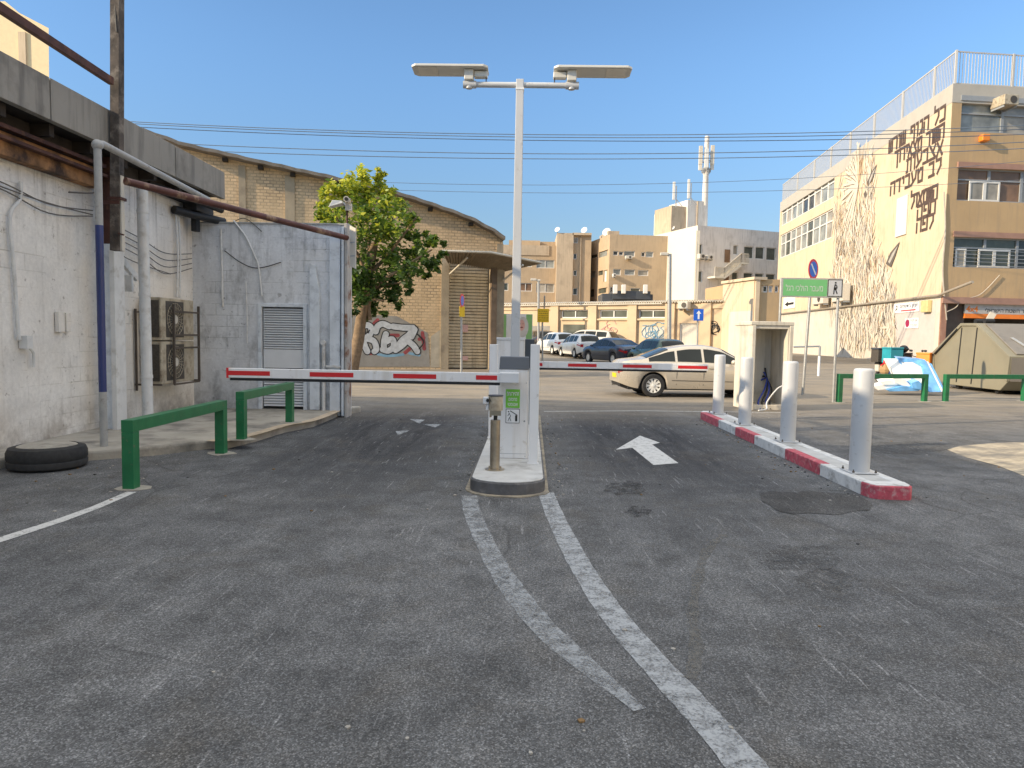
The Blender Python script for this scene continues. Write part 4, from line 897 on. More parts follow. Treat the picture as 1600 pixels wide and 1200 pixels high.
def pb2(a, b, t=.025):
    A = FP.p(c_+a[0], zc_+a[1], .008); B = FP.p(c_+b[0], zc_+b[1], .008); mb.sqtube(A, B, .004, t)
mb.ball(FP.p(c_, zc_+.14, .008), (.025,.004,.025)); pb2((-.01,.1),(-.03,-.02)); pb2((.0,.1),(.04,.04)); pb2((.04,.04),(.02,-.03)); pb2((-.03,-.02),(-.04,-.16)); pb2((.0,-.02),(.05,-.15)); pb2((-.01,.02),(.0,-.04),.05)
build('pictogram', mb, INK, brd)
for pxx, yb in ((1218, 0), (1310, 0)):
    uu = FP.on(1221 if pxx == 1218 else 1311, 465)[0]; mb = MB(); mb.tube([FP.p(uu, 0, -.06), FP.p(uu, zhi, -.06)], .035, 10); build('post', mb, GALV, q, smooth=50)
# no parking sign
Pn = onG(1254, 617)
q = thing('no_parking_sign', 'round blue and red no parking sign on a grey post behind the green sign', 'sign', Pn)
FQ = Frame((Pn.x, Pn.y), (.78, .42)); zc_ = onY(1268, 421, Pn.y).z; R = .30
lean = onY(1267, 470, Pn.y).x-Pn.x
mb = MB(); mb.tube([Pn, (Pn.x+lean*.98, Pn.y, zc_+.2)], .042, 10); build('post', mb, GALV, q, smooth=50)
FQ = Frame((Pn.x+lean, Pn.y-.06), (.72, .70))
def disc(mb, F, u, z, r, n0, n1, m=0, seg=32): mb.prism([F.p(u+cos(2*pi*i/seg)*r, z+sin(2*pi*i/seg)*r, n0) for i in range(seg)], F.N*(n1-n0), m)
FQ = Frame((Pn.x+lean, Pn.y-.06), (.72, -.70)) if False else Frame((Pn.x+lean, Pn.y-.06), (.75, .66))
mb = MB(); disc(mb, FQ, 0, zc_, R, 0, .008); pz = build('red_ring', mb, REDS, q)
mb = MB(); disc(mb, FQ, 0, zc_, R*.76, .009, .012); build('blue_disc', mb, BLUES, pz)
mb = MB(); a = R*.72; mb.prism([FQ.p(-a*.72-.02, zc_+a*.66, .013), FQ.p(-a*.72+.05, zc_+a*.74, .013), FQ.p(a*.72+.02, zc_-a*.66, .013), FQ.p(a*.72-.05, zc_-a*.74, .013)], FQ.N*.003); build('white_bar', mb, WSIGN, pz)
# small barrier pole behind (white-red stub)
q = thing('pipe_stile', 'small bent pipe stile with a red and white foot beside the mural wall', 'stile', (14, 32, .1))
a = onY(1240, 542, 32); b = onY(1281, 541, 32)
mb = MB(); mb.tube([a, b], .04, 8); mb.tube([b, (b.x, 32, .95)], .05, 8); build('pipe', mb, FRG, q, smooth=50)
mb = MB(); mb.tube([(b.x, 32, gz(32)), (b.x, 32, .95)], .06, 8); build('foot', mb, WSIGN, q, smooth=50)

# ------------------------------------------------------------------ waste container
DX = 15.3
q = thing('waste_container', 'large khaki roll off waste container with sloping ends behind the green rail', 'container', (DX+1.2, 24.5, 0))
def cz(px, py): p = onX(px, py, DX); return (p.y, p.z)
prof = [cz(1456,553), cz(1503,505), cz(1528,505), cz(1580,557), cz(1575,596), cz(1562,610), cz(1478,600), cz(1458,588)]
print('container', prof)
mb = MB(); mb.prism([(DX, y, z) for y, z in prof], (2.5, 0, 0)); build('body', mb, KHAKI, q, bevel=.02)
cy_ = sum(p[0] for p in prof)/8; czz = sum(p[1] for p in prof)/8
n = len(prof)
mb = MB()
for i in range(n):
    if i in (4, 5, 6): continue
    a = prof[i]; b = prof[(i+1) % n]; k = .93
    ai = (cy_+(a[0]-cy_)*k, czz+(a[1]-czz)*k); bi = (cy_+(b[0]-cy_)*k, czz+(b[1]-czz)*k)
    mb.hexa([(DX-.05,)+a, (DX-.05,)+b, (DX-.05,)+bi, (DX-.05,)+ai, (DX-.001,)+a, (DX-.001,)+b, (DX-.001,)+bi, (DX-.001,)+ai])
build('rim_frame', mb, KHAKI, q, bevel=.008)
mb = MB()
for pa_, pb_2 in (((1504,512),(1495,597)), ((1528,512),(1518,600))):
    a = cz(*pa_); b = cz(*pb_2); mb.hexa([(DX-.012,a[0],a[1]),(DX-.012,a[0]+.05,a[1]),(DX-.001,a[0]+.05,a[1]),(DX-.001,a[0],a[1]),(DX-.012,b[0],b[1]),(DX-.012,b[0]+.05,b[1]),(DX-.001,b[0]+.05,b[1]),(DX-.001,b[0],b[1])])
a = cz(1462,553); b = cz(1498,514); mb.sqtube((DX-.052,)+a, (DX-.052,)+b, .03, .05)
build('seam', mb, BLACK, q)
# sloping lid on the camera side
a = prof[2]; b = prof[3]; dn = Vector((0, -(a[1]-b[1]), (a[0]-b[0]))).normalized()
if dn.z < 0: dn = -dn
dn = Vector((0, -abs(dn.y), abs(dn.z)))
mb = MB(); ins = .12
def sl_(x, t, o): return Vector((x, a[0]+(b[0]-a[0])*t, a[1]+(b[1]-a[1])*t))+dn*o
mb.hexa([sl_(DX+.2,.04,.003), sl_(DX+2.45,.04,.003), sl_(DX+2.45,.96,.003), sl_(DX+.2,.96,.003), sl_(DX+.2,.04,.05), sl_(DX+2.45,.04,.05), sl_(DX+2.45,.96,.05), sl_(DX+.2,.96,.05)])
build('lid', mb, KHAKID, q, bevel=.015)
mb = MB(); mb.hexa([sl_(DX+.5,.5,.06), sl_(DX+.6,.5,.06), sl_(DX+.75,.75,.06), sl_(DX+.65,.75,.06), sl_(DX+.5,.5,.08), sl_(DX+.6,.5,.08), sl_(DX+.75,.75,.08), sl_(DX+.65,.75,.08)]); build('lid_handle', mb, GALV, q)
mb = MB(); c = prof[4]; mb.box(DX+.02, DX+2.48, b[0]-.004, b[0]-.001, c[1], b[1]-.05); build('lower_panel', mb, KHAKID, q)
for yy in (prof[5][0]+.4, prof[6][0]-.4):
    for xx in (DX+.25, DX+2.2):
        mb = MB(); mb.lathe((xx-.08, yy, .1+gz(24)), [(.1,0),(.1,.14)], 16, axis=(1,0,0)); build('wheel', mb, BLACK, q)
mb = MB(); mb.box(DX+.15, DX+2.4, prof[5][0]+.2, prof[6][0]-.2, .12, .3); build('chassis', mb, BLACK, q)
mb = MB()
for k in (0, 1): y = prof[1][0]-.25-.5*k; mb.tube([(DX+.3, y, prof[1][1]+.06), (DX+.6, y, prof[1][1]+.06)], .09, 10)
build('hinge_roller', mb, BLACK, q, smooth=50)
# plank on top
a = onX(1541, 504, DX+.8); b = onX(1552, 489, DX+1.0)
mb = MB(); mb.sqtube(a-Vector((0,0,.1)), b, .04, .22); tag(build('plank', mb, PALE), 'pale plank poking out of the waste container', 'plank')

# heap of foam boards with blue film
q = thing('foam_board_stack', 'stack of white foam boards wrapped in blue film leaning by the container', 'foam boards', (12.6, 22.2, 0), 0)
YF = 22.6
fr = [onY(1383,562,YF), onY(1434,562,YF-.2), onY(1452,592,YF-.5), onY(1462,611,YF-.6), onY(1440,612,YF-.5), onY(1400,590,YF)]
for k in range(2):
    mb = MB(); o = Vector((.0, .09*k, 0))
    a_, b_, c_, d_ = (onY(1386+25*k,563,YF), onY(1410+25*k,563,YF), onY(1432+22*k,600,YF-.5), onY(1405+25*k,600,YF-.5))
    mb.prism([a_, b_, c_, d_], (.06, .38, .05)); build('foam_board', mb, FOAM, q, bevel=.02)
for k in range(3):
    mb = MB(); a_ = onY(1436+k*5, 561+k*3, YF); b_ = onY(1446+k*5, 562+k*3, YF); c_ = onY(1472+k*3, 612, YF-.8); d_ = onY(1452+k*6, 613, YF-.8)
    mb.prism([a_, b_, c_, d_], (.04, .3, .03)); build('wrapped_board', mb, BFILM if k != 1 else FOAM, q, bevel=.02)
mb = MB(); a_ = onY(1404,560,YF-.02); mb.prism([onY(1402,559,YF-.03), onY(1440,562,YF-.03), onY(1448,575,YF-.2), onY(1438,572,YF-.2), onY(1425,565,YF-.05), onY(1408,566,YF-.05)], (.02,.25,.05)); mb.tube([onY(1404,562,YF-.05), onY(1412,575,YF-.1), onY(1428,596,YF-.5)], .02, 5); build('blue_film', mb, BFILM, q)
rr = random.Random(5)
def crumple(name, label, pts, mat, group):
    mb = MB(); mb.prism(pts, (rr.uniform(-.1,.1), .35, .05)); return tag(build(name, mb, mat, bevel=.015), label, 'foam board', group)
base = onG(1400, 612)
specs = [((1366,603),(1400,597),(1432,600),(1425,606),(1372,610), FOAM, 'flat broken foam board lying lowest in front of the stack'),
         ((1375,596),(1402,592),(1420,598),(1418,601),(1380,602), FOAM, 'bent white foam piece on top of the flat broken board'),
         ((1395,590),(1412,592),(1424,603),(1418,606),(1398,598), FOAM, 'short foam slab tilting towards the green rail'),
         ((1385,609),(1410,603),(1440,606),(1436,611),(1390,612), BFILM, 'crumpled blue film spread on the ground before the foam boards'),
         ((1424,598),(1436,595),(1446,606),(1440,610),(1426,607), BFILM, 'small bunch of blue film against the leaning foam stack')]
for i, s_ in enumerate(specs):
    crumple('foam_piece' if s_[5] is FOAM else 'film_scrap', s_[6], [onY(p[0], p[1], 21.9-i*.05) for p in s_[:5]], s_[5], 'loose foam and film on the ground')
q = thing('rag_bundle', 'bundle of cardboard, red rag and blue cloth beside the foam boards', 'rubbish', onG(1385, 592))
mb = MB(); c = onY(1383, 577, 23); mb.ball(c, (.17,.2,.2), 0, 9, 6); build('cardboard', mb, CARD, q)
mb = MB(); c = onY(1384, 566, 23); mb.ball(c, (.07,.1,.12), 0, 7, 5); mb.tube([onY(1376,571,22.9), c], .02, 5); build('red_rag', mb, REDS, q)
mb = MB(); c = onY(1391, 580, 22.9); mb.ball(c, (.11,.1,.14), 0, 8, 5); build('blue_cloth', mb, BLUEC, q)

# delivery scooters with boxes
def scooter(label, loc, rz, body, boxes):
    q = thing0('delivery_scooter', label, 'scooter', 'delivery scooters by the waste container')
    for x in (-.62, .62):
        mb = MB(); mb.lathe((x, -.05, .26), [(.17,0),(.25,0),(.26,.03),(.26,.07),(.25,.1),(.17,.1)], 20, axis=(0,1,0), caps=False); wh = build('wheel', mb, TYRE, q, smooth=40)
        mb = MB(); mb.lathe((x, -.03, .26), [(.165,0),(.165,.06)], 14, axis=(0,1,0)); build('rim', mb, ALLOY, wh)
    mb = MB(); mb.prism([(-.85,-.13,.45),(-.3,-.13,.3),(.25,-.13,.28),(.42,-.13,.5),(.5,-.13,.95),(.4,-.13,1.0),(.2,-.13,.4),(-.15,-.13,.42),(-.25,-.13,.72),(-.85,-.13,.72)], (0,.26,0)); build('body', mb, body, q, bevel=.04)
    mb = MB(); mb.box(-.85, -.2, -.14, .14, .725, .81); build('seat', mb, BLACK, q, bevel=.03)
    mb = MB(); mb.tube([(.62,0,.3),(.47,0,.95),(.42,0,1.05)], .03, 8); mb.tube([(.38,-.33,1.1),(.42,0,1.05),(.38,.33,1.1)], .017, 6); build('handlebar', mb, BLACK, q, smooth=50)
    for s_ in (-1, 1):
        mb = MB(); mb.tube([(.38,s_*.25,1.1),(.34,s_*.27,1.28)], .008, 5); mb.ball((.34,s_*.28,1.3), (.02,.07,.045), 0, 8, 6); build('mirror', mb, BLACK, q)
    mb = MB(); mb.ball((.52,0,.92), (.06,.08,.07), 0, 10, 6); build('headlight', mb, HEAD, q)
    for (bx0, bx1, bz0, bz1, m1, m2) in boxes:
        mb = MB(); mb.box(bx0, bx1, -.24, .24, bz0, bz1-.07); bb = build('cargo_box', mb, m1, q, bevel=.02)
        mb = MB(); mb.box(bx0-.015, bx1+.015, -.255, .255, bz1-.069, bz1); build('box_lid', mb, m2, bb, bevel=.02)
    return place(q, loc, rz)
S1 = onY(1425, 600, 27.5); zg = gz(27.5)
scooter('delivery scooter with teal and black top boxes nearest the mural wall', (onY(1414,560,27.5).x+.15, 27.5, zg), radians(12), BLACK, [(-1.0,-.45,.82,1.42,M('teal box plastic', (.02,.30,.37), .4), TEAL), (-.42,-.06,.82,1.22,BLACK,BLACK)])
scooter('delivery scooter with grey and black cargo box at the left of the pair', (onY(1377,560,28.3).x+.62, 28.3, gz(28.3)), radians(6), PALE, [(-.95,-.3,.82,1.38, ACD, DGREY)])
scooter('delivery scooter with orange box half hidden behind the container', (onY(1452,560,27.2).x, 27.2, gz(27.2)), radians(40), M('dark red scooter plastic', (.18,.02,.02), .35), [(-.6,-.15,.85,1.25, ORP, ORP)])
hc = Vector((onY(1414,560,27.5).x+.15-.25*cos(radians(12)), 27.5-.25*sin(radians(12)), zg+1.36))
q = thing('helmet', 'glossy black crash helmet resting on the scooter', 'helmet', (hc.x, hc.y, hc.z-.15))
mb = MB(); mb.ball(hc, (.17,.15,.15), 0, 16, 10); build('shell', mb, M('glossy black', (.01,.01,.012), .1), q, smooth=60)
mb = MB(); mb.ball(hc+Vector((.05,-.06,-.0)), (.125,.1,.06), 0, 12, 8); build('visor', mb, CARG, q, smooth=60)
# ------------------------------------------------------------------ right building with the mural
dL = Vector((27.98-26.48, 74.21-55.99, 0)).normalized()
F0 = Frame((26.48, 55.99), (-dL.x, -dL.y))
uc, _ = F0.on(1474, 400); O = F0.p(uc, 0)
FL = Frame(O, (-dL.x, -dL.y)); FF = Frame(O, (.993, .12))
print('corner', O)
ul = FL.on(1216, 400)[0]; zpar = FL.z(1480, 137); zband = FL.z(1480, 165); zled = FL.z(1468, 462)
rb = thing('mural_building', 'four storey cream building with a white roof railing and a painted side wall', 'building', O)
def rowh(pts):
    return [FL.on(*p) for p in pts]
holesL = []; winL = []
# top rows of windows at the far end of the side wall
z1a, z1b = FL.z(1300, 309), FL.z(1300, 268); uA0, uA1 = FL.on(1221, 330)[0], FL.on(1303, 300)[0]
z2a, z2b = FL.z(1298, 372), FL.z(1298, 327); z3a, z3b = FL.z(1290, 455), FL.z(1290, 430)
holesL = [(uA0, uA1, z1a, z1b), (uA0, uA1, z2a, z2b)]
mb = MB(); wall_grid(mb, FL, ul, 0, zled, zband, holesL, .2); wall_grid(mb, FL, ul, 0, -.2, zled, [], .2, 2)
# front face
def fr_(pxa, pya, pxb, pyb): a = FF.on(pxa, pya); b = FF.on(pxb, pyb); return a, b
zA0, zA1 = FF.z(1502, 205), FF.z(1502, 157); uAf = FF.on(1502, 180)[0]
zB0, zB1 = FF.z(1497, 313), FF.z(1497, 262); uBf = FF.on(1496, 290)[0]
zC0, zC1 = FF.z(1491, 417), FF.z(1491, 370); uCf = FF.on(1490, 390)[0]
zD1 = FF.z(1480, 474); uDf = FF.on(1478, 500)[0]
UF = 30.0
holesF = [(uAf, UF-1, zA0, zA1), (uBf, UF-1, zB0, zB1), (uCf, UF-1, zC0, zC1), (uDf, UF-.5, gz(50), zD1)]
wall_grid(mb, FF, 0, UF, -.2, zband, holesF[:3]+[holesF[3]], .25, 1)
B1 = FL.p(ul, 0); B2 = FF.p(UF, 0); B3 = B1+(B2-O)
Zv = lambda p, z: Vector((p.x, p.y, z))
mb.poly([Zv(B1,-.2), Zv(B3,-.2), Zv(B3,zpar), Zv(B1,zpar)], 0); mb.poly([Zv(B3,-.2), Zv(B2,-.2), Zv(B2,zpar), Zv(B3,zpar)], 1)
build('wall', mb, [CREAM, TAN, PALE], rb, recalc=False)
mb = MB(); mb.prism([Zv(O,zband)+FL.N*.02+FF.N*.02, Zv(B2,zband)+FF.N*.02, Zv(B3,zband), Zv(B1,zband)+FL.N*.02], (0,0,zpar-zband)); build('roof_slab', mb, ROOFW, rb)
# ground floor recess
mb = MB(); mb.fb(FF, uDf+1.4, UF-.5, -.2, zD1+.2, -6, -5.6); mb.fb(FF, uDf+1.15, uDf+1.4, -.2, zD1+.2, -5.6, -.26); mb.fb(FF, uDf+1.4, UF-.5, zD1+.02, zD1+.2, -5.6, -.26); mb.fb(FF, uDf+.1, uDf+1.15, -.2, zD1+.2, -.5, -.26); build('ground_floor_recess', mb, M('dark workshop interior', (.1,.075,.06), .9), rb)
mb = MB(); mb.fb(FF, .02, uDf-.0, -.2, zD1, .003, .06); mb.fb(FF, FF.on(1496,500)[0], FF.on(1510,500)[0], -.2, zD1, -.8, -.3); build('ground_floor_column', mb, TERRA, rb)
mb = MB(); mb.fb(FF, .02, UF, zD1, FF.z(1480, 464), .003, .18); mb.fb(FF, uCf-.1, UF, zC1+.003, zC1+.34, .003, .09); mb.fb(FF, uBf-.1, UF, zB1+.003, zB1+.34, .003, .12); mb.fb(FF, uAf-.1, UF, zA1+.003, zA1+.3, .003, .07, 1); build('lintel', mb, [PINK, FRG], rb)
# windows
def window_row(F, u0, u1, z0, z1, n, depth, fm, panes, split=.5, par=rb, t=.06, bars=None, openw=()):
    w = (u1-u0)/n
    for i in range(n):
        a, b = u0+i*w+.002, u0+(i+1)*w-.002; fmb = MB(); D0, D1 = -depth+.03, -depth+.1
        fmb.fb(F, a, a+t, z0, z1, D0, D1); fmb.fb(F, b-t, b, z0, z1, D0, D1); fmb.fb(F, a+t, b-t, z0, z0+t, D0, D1); fmb.fb(F, a+t, b-t, z1-t, z1, D0, D1)
        if split: zs = z0+(z1-z0)*split; fmb.fb(F, a+t, b-t, zs-t/2, zs+t/2, D0, D1-.005)
        if bars:
            for k in range(bars): zz = z0+(z1-z0)*.62*(k+.5)/bars; fmb.fb(F, a, b, zz, zz+.03, -.04, -.02)
        wo = build('window', fmb, fm, par)
        pmb = MB(); pm = panes[i % len(panes)]
        pmb.fb(F, a+t*.5, b-t*.5, z0+.01, z1-.01, -depth-.02, -depth+.02, 0); build('pane', pmb, pm, wo)
window_row(FL, uA0, uA1, z1a, z1b, 9, .2, FRW, [GLP, GLP, GLC, GLD, GLD, GLP, GLP, GLC, GLP][::-1][:9], .6, t=.12)
window_row(FL, uA0, uA1, z2a, z2b, 9, .2, FRW, [GLP, GLG, GLP, GLC, GLP, GLG, GLP, GLP, GLC], .6, t=.12)
uE = lambda px, py, F=FF: F.on(px, py)[0]
wa = uE(1521, 180)-uAf
window_row(FF, uAf, UF-1, zA0, zA1, 10, .25, FRG, [GLP, GLC, GLP, GLP, GLG], .62, t=.09)
window_row(FF, uBf, UF-1, zB0, zB1, 13, .25, FRG, [GLB, GLB, GLC, GLB, GLB, GLG], .66, t=.08)
window_row(FF, uCf, UF-1, zC0, zC1, 13, .25, FRG, [GLG, GLG, GLD, GLG], .66, t=.08, bars=5)
def sash(F, pxa, pya, pxb, pyb, n, pm):
    u0, z1 = F.on(pxa, pya); u1, z0 = F.on(pxb, pyb); w = (u1-u0)/n; t = .1
    for i in range(n):
        a, b = u0+i*w, u0+(i+1)*w-.003; m_ = MB(); D0, D1 = -.145, -.08
        m_.fb(F, a, a+t, z0, z1, D0, D1); m_.fb(F, b-t, b, z0, z1, D0, D1); m_.fb(F, a+t, b-t, z0, z0+t, D0, D1); m_.fb(F, a+t, b-t, z1-t, z1, D0, D1); wo = build('sash', m_, FRW, rb)
        m_ = MB(); m_.fb(F, a+t, b-t, z0+t, z1-t, -.13, -.12); build('pane', m_, pm, wo)
sash(FF, 1517, 282, 1563, 315, 2, GLC); sash(FF, 1495, 388, 1510, 418, 1, GLC); sash(FF, 1531, 389, 1579, 419, 2, GLG)
# roof railing
def rail_panel(F, u0, u1, z0, z1):
    m_ = MB(); n = max(4, int((u1-u0)/.19)); w = .028
    m_.fb(F, u0+.03, u1-.03, z1-.07, z1, -.17, -.11); m_.fb(F, u0+.03, u1-.03, z0+.05, z0+.1, -.17, -.11)
    for i in range(n): c = u0+(u1-u0)*(i+.5)/n; m_.fb(F, c-w*.62, c+w*.62, z0+.1, z1-.07, -.155, -.125)
    build('railing_panel', m_, RAILW, rb)
    m_ = MB(); m_.fb(F, u1-.06, u1+.06, z0-.05, z1+.03, -.2, -.08); build('railing_post', m_, RAILW, rb)
zrt = FL.z(1486, 83); brk = [1222, 1245, 1271, 1297, 1327, 1364, 1408, 1457, 1487]
yy = lambda px: 262-.687*(px-1222)
ub = [FL.on(1222, 265)[0]]+[FL.on(px, yy(px)+20)[0] for px in brk[1:-1]]+[-.12]
ub[0] = ul+.1
for i in range(len(ub)-1): rail_panel(FL, ub[i], ub[i+1], zpar, zrt)
uf = FF.on(1582, 110)[0]; zrf = zrt
for i in range(5): rail_panel(FF, .15+i*uf*1.0, .15+(i+1)*uf*1.0, zpar, zrt)
# ledge pipe along the side wall
mb = MB(); e0 = FL.p(ul+.5, zled+.05, .16); e1 = FL.p(.0, zled-.0, .16); e2 = e1+Vector((-.2, -3.6, .55))
mb.tube([e0, FL.p(ul*.5, zled+.02, .16), e1, e2], .085, 8); tag(build('ledge_pipe', mb, M('grey brown pipe', (.3,.26,.21), .7), smooth=50), 'long grey pipe along the side wall of the mural building, sticking out past its corner', 'pipe')
# painted Hebrew lettering on the side wall
let = thing('painted_lettering', 'dark brown Hebrew words painted high on the side wall beside the corner', 'lettering', FL.p(-3, 12, .02))
lines = [('כל הגוף שורש', (1389,268),(1474,168),0), ('השור מצאירוך', (1398,0),(1472,195),1), ('אצבעות', (1418,0),(1472,222),2), ('לב מעבידה', (1394,0),(1470,252),3), ('השמאול', (1427,0),(1467,300),4), ('חפה', (1438,0),(1465,325),5), ('לפה', (1438,0),(1463,338),6)]
uu = lambda px, py: FL.on(px, py)[0]
ptops = [(1388,212,1473,167),(1398,228,1473,195),(1414,262,1471,226),(1394,272,1468,248),(1426,288,1466,290),(1438,300,1465,318),(1438,336,1463,330)]
zz_t = FL.z(1472, 168); rows = 7; zz_b = FL.z(1462, 352); rh = (zz_t-zz_b)/rows
zrow = [FL.z(1472,168), FL.z(1472,195), FL.z(1471,221), FL.z(1470,248), FL.z(1467,288), FL.z(1465,311), FL.z(1463,333)]
lw = [(1388,1472),(1398,1472),(1417,1471),(1394,1470),(1427,1467),(1438,1465),(1438,1463)]
GLY = {'כ':(1,[[(0,1),(1,1),(1,0),(0,0)]]),'ל':(.9,[[(0,1.35),(0,1),(1,1),(1,.5),(.35,0)]]),'ה':(1,[[(0,1),(1,1),(1,0)],[(0,.65),(0,0)]]),'ג':(.7,[[(.2,1),(.9,1),(.9,0)],[(.9,.35),(.1,0)]]),
 'ו':(.5,[[(.2,1),(.9,1),(.9,0)]]),'ף':(1,[[(.45,.55),(.1,.55),(.1,1),(1,1),(1,-.35)]]),'ש':(1,[[(0,1),(0,0),(1,0),(1,1)],[(.5,1),(.5,.1)]]),'ר':(.9,[[(0,1),(1,1),(1,0)]]),
 'מ':(1,[[(0,1),(.15,0)],[(.1,.7),(.5,1),(1,1),(1,0),(.5,0)]]),'צ':(1,[[(0,1),(1,.1)],[(1,1),(.55,.5)],[(1,0),(0,0)]]),'א':(1,[[(0,1),(1,0)],[(1,1),(.65,.5)],[(0,0),(.35,.55)]]),
 'י':(.45,[[(.2,1),(.9,1),(.9,.55)]]),'ך':(.9,[[(0,1),(1,1),(1,-.35)]]),'ב':(1,[[(0,1),(.85,1),(.85,0)],[(0,0),(1.05,0)]]),'ע':(1,[[(0,1),(.35,.25)],[(1,1),(.9,.45),(0,0)]]),
 'ת':(1,[[(0,1),(1,1),(1,0)],[(.22,1),(.22,0),(0,0)]]),'ד':(1,[[(0,1),(1.05,1)],[(.85,1),(.85,0)]]),'פ':(1,[[(.45,.5),(.05,.5),(.05,1),(1,1),(1,0),(0,0)]]),'ח':(1,[[(0,0),(0,1),(1,1),(1,0)]]),' ':(.6,[])}
for (s_, *_x), zt_2, (pa_, pb_2) in zip(lines, zrow, lw):
    a = uu(pa_, 260); b = uu(pb_2, 260); hgt = rh*.78; tot = sum(GLY[c][0]+.42 for c in s_)-.42; k = (b-a)/tot; x = b; mb = MB(); tk = .20
    for c in s_:
        w_, st_l = GLY[c]; x -= w_*k
        for ln in st_l:
            for (p, q_2) in zip(ln[:-1], ln[1:]):
                A = Vector((x+p[0]*w_*k, zt_2-hgt+p[1]*hgt)); B_ = Vector((x+q_2[0]*w_*k, zt_2-hgt+q_2[1]*hgt)); d = (B_-A).normalized(); pn = Vector((-d.y, d.x))*tk*.5; A = A-d*tk*.48; B_ = B_+d*tk*.48
                mb.poly([FL.p(v.x, v.y, .02+.0004*len(mb.f)) for v in (A+pn, A-pn, B_-pn, B_+pn)])
        x -= .42*k
    build('lettering', mb, BROWNL, let, recalc=False)
# mural strokes
MC = [M('mural white', (.62,.56,.46), .8, var=.05), M('mural sand', (.55,.43,.28), .8), M('mural rust', (.42,.25,.13), .8), M('mural grey brown', (.12,.10,.085), .8), M('mural pale grey', (.42,.39,.35), .8)]
mur = MB(); rm = random.Random(11)
region = [(1322,262),(1352,232),(1366,240),(1366,300),(1364,395),(1385,420),(1396,460),(1400,552),(1335,549),(1312,546),(1312,500),(1290,470),(1303,420),(1303,330),(1308,300)]
def inside(x, y, P):
    c = False; j = len(P)-1
    for i in range(len(P)):
        if (P[i][1] > y) != (P[j][1] > y) and x < (P[j][0]-P[i][0])*(y-P[i][1])/(P[j][1]-P[i][1])+P[i][0]: c = not c
        j = i
    return c
layer = [0.004]
def stroke(u, z, L, w, ang, m, taper=.3):
    layer[0] += .00002
    d = Vector((cos(ang), sin(ang))); p = Vector((-d.y, d.x)); a = Vector((u, z)); b = a+d*L; mid_ = a+d*L*.4+p*rm.uniform(-.06,.06)*L
    q_ = [a+p*w*.25, mid_+p*w*.5, b+p*w*taper*.4, b-p*w*taper*.4, mid_-p*w*.5, a-p*w*.25]
    mur.poly([FL.p(v.x, v.y, layer[0]) for v in q_], m)
RP = [FL.on(x, y) for x, y in region]
us_ = [p[0] for p in RP]; zs_ = [p[1] for p in RP]
bgp = MB()
cnt = 0
while cnt < 2300:
    px = rm.uniform(1290, 1400); py = rm.uniform(232, 553)
    if not inside(px, py, region): continue
    if py < 330 and px < 1352 and rm.random() < .8: continue
    u, z = FL.on(px, py); cnt += 1
    k = rm.random(); an = pi/2*rm.choice([1, 1, 1, -1])+rm.gauss(0, .45); fsz = .8 if py < 340 else 1.0
    if k < .40: stroke(u, z, rm.uniform(.6,1.8)*fsz, rm.uniform(.12,.3), an, 0)
    elif k < .58: stroke(u, z, rm.uniform(.5,1.4)*fsz, rm.uniform(.06,.16), an, 4)
    elif k < .68: stroke(u, z, rm.uniform(.4,1.3)*fsz, rm.uniform(.05,.14), an, 1)
    elif k < .75: stroke(u, z, rm.uniform(.4,1.1)*fsz, rm.uniform(.04,.11), an, 2)
    else: stroke(u, z, rm.uniform(.5,1.5)*fsz, rm.uniform(.04,.09), an, 3)
# the fan of ribs and the pointed shapes
cu, czf = FL.on(1342, 288)
for i in range(26):
    an = radians(95+i*6.2); L = rm.uniform(2.6, 3.9); stroke(cu, czf, L, .3, an, 0, .9); stroke(cu+.06, czf-.06, L*.95, .07, an+.02, 3, .8)
for i in range(10):
    an = radians(70+i*4); stroke(cu, czf, rm.uniform(2,3.2), .1, an, rm.choice([2, 1, 0]))
def ppoly(pts, m): layer[0] += .0005; mur.poly([FL.p(*FL.on(x, y), layer[0]) for x, y in pts], m)
ppoly([(1371,256),(1366,276),(1358,292),(1356,284),(1363,268)], 3); ppoly([(1369,262),(1364,276),(1359,288),(1359,282),(1364,270)], 4)
ppoly([(1407,377),(1400,400),(1393,418),(1385,412),(1392,395)], 3); ppoly([(1404,384),(1397,400),(1391,412),(1389,409),(1395,396)], 4)
ppoly([(1350,303),(1354,298),(1356,304),(1353,310)], 3)
build('mural', mur, MC, rb, recalc=False)
# white shutter door high on the side wall
mb = MB(); a = FL.on(1402, 340)[0]; b = FL.on(1418, 340)[0]; za_, zb_ = FL.z(1410, 368), FL.z(1410, 308); mb.fb(FL, a, b, za_, zb_, .01, .1); build('hatch', mb, FRW, rb, bevel=.02)
# grey painted lower corner panel with signs
mb = MB(); a = FL.on(1398, 520)[0]; b = FL.on(1460, 520)[0]; mb.fb(FL, a, b, .1, zled-.35, .002, .006); build('grey_paint_panel', mb, M('lilac grey paint', (.55,.50,.47), .8, var=.05), rb)
q = thing('parking_banner', 'white banner with Hebrew parking lettering low on the mural wall', 'sign', FL.p(-5, 3.5, .05))
a = FL.on(1398, 482)[0]; b = FL.on(1437, 482)[0]; z_a, z_b = FL.z(1418, 488), FL.z(1418, 473)
mb = MB(); mb.fb(FL, a, b, z_a, z_b, .02, .05); bn = build('board', mb, WSIGN, q, bevel=.006); h = z_b-z_a; w = b-a
text('lettering', 'חניון בתשלום', FL, a+.25*w, z_a+h*.4, w*.72, h*.46, M('dark slate lettering', (.05,.07,.11), .5), bn, .054, bold=.015)
text('lettering', 'ג', FL, a+.07*w, z_a+h*.25, w*.08, h*.55, INK, bn, .054, bold=.015)
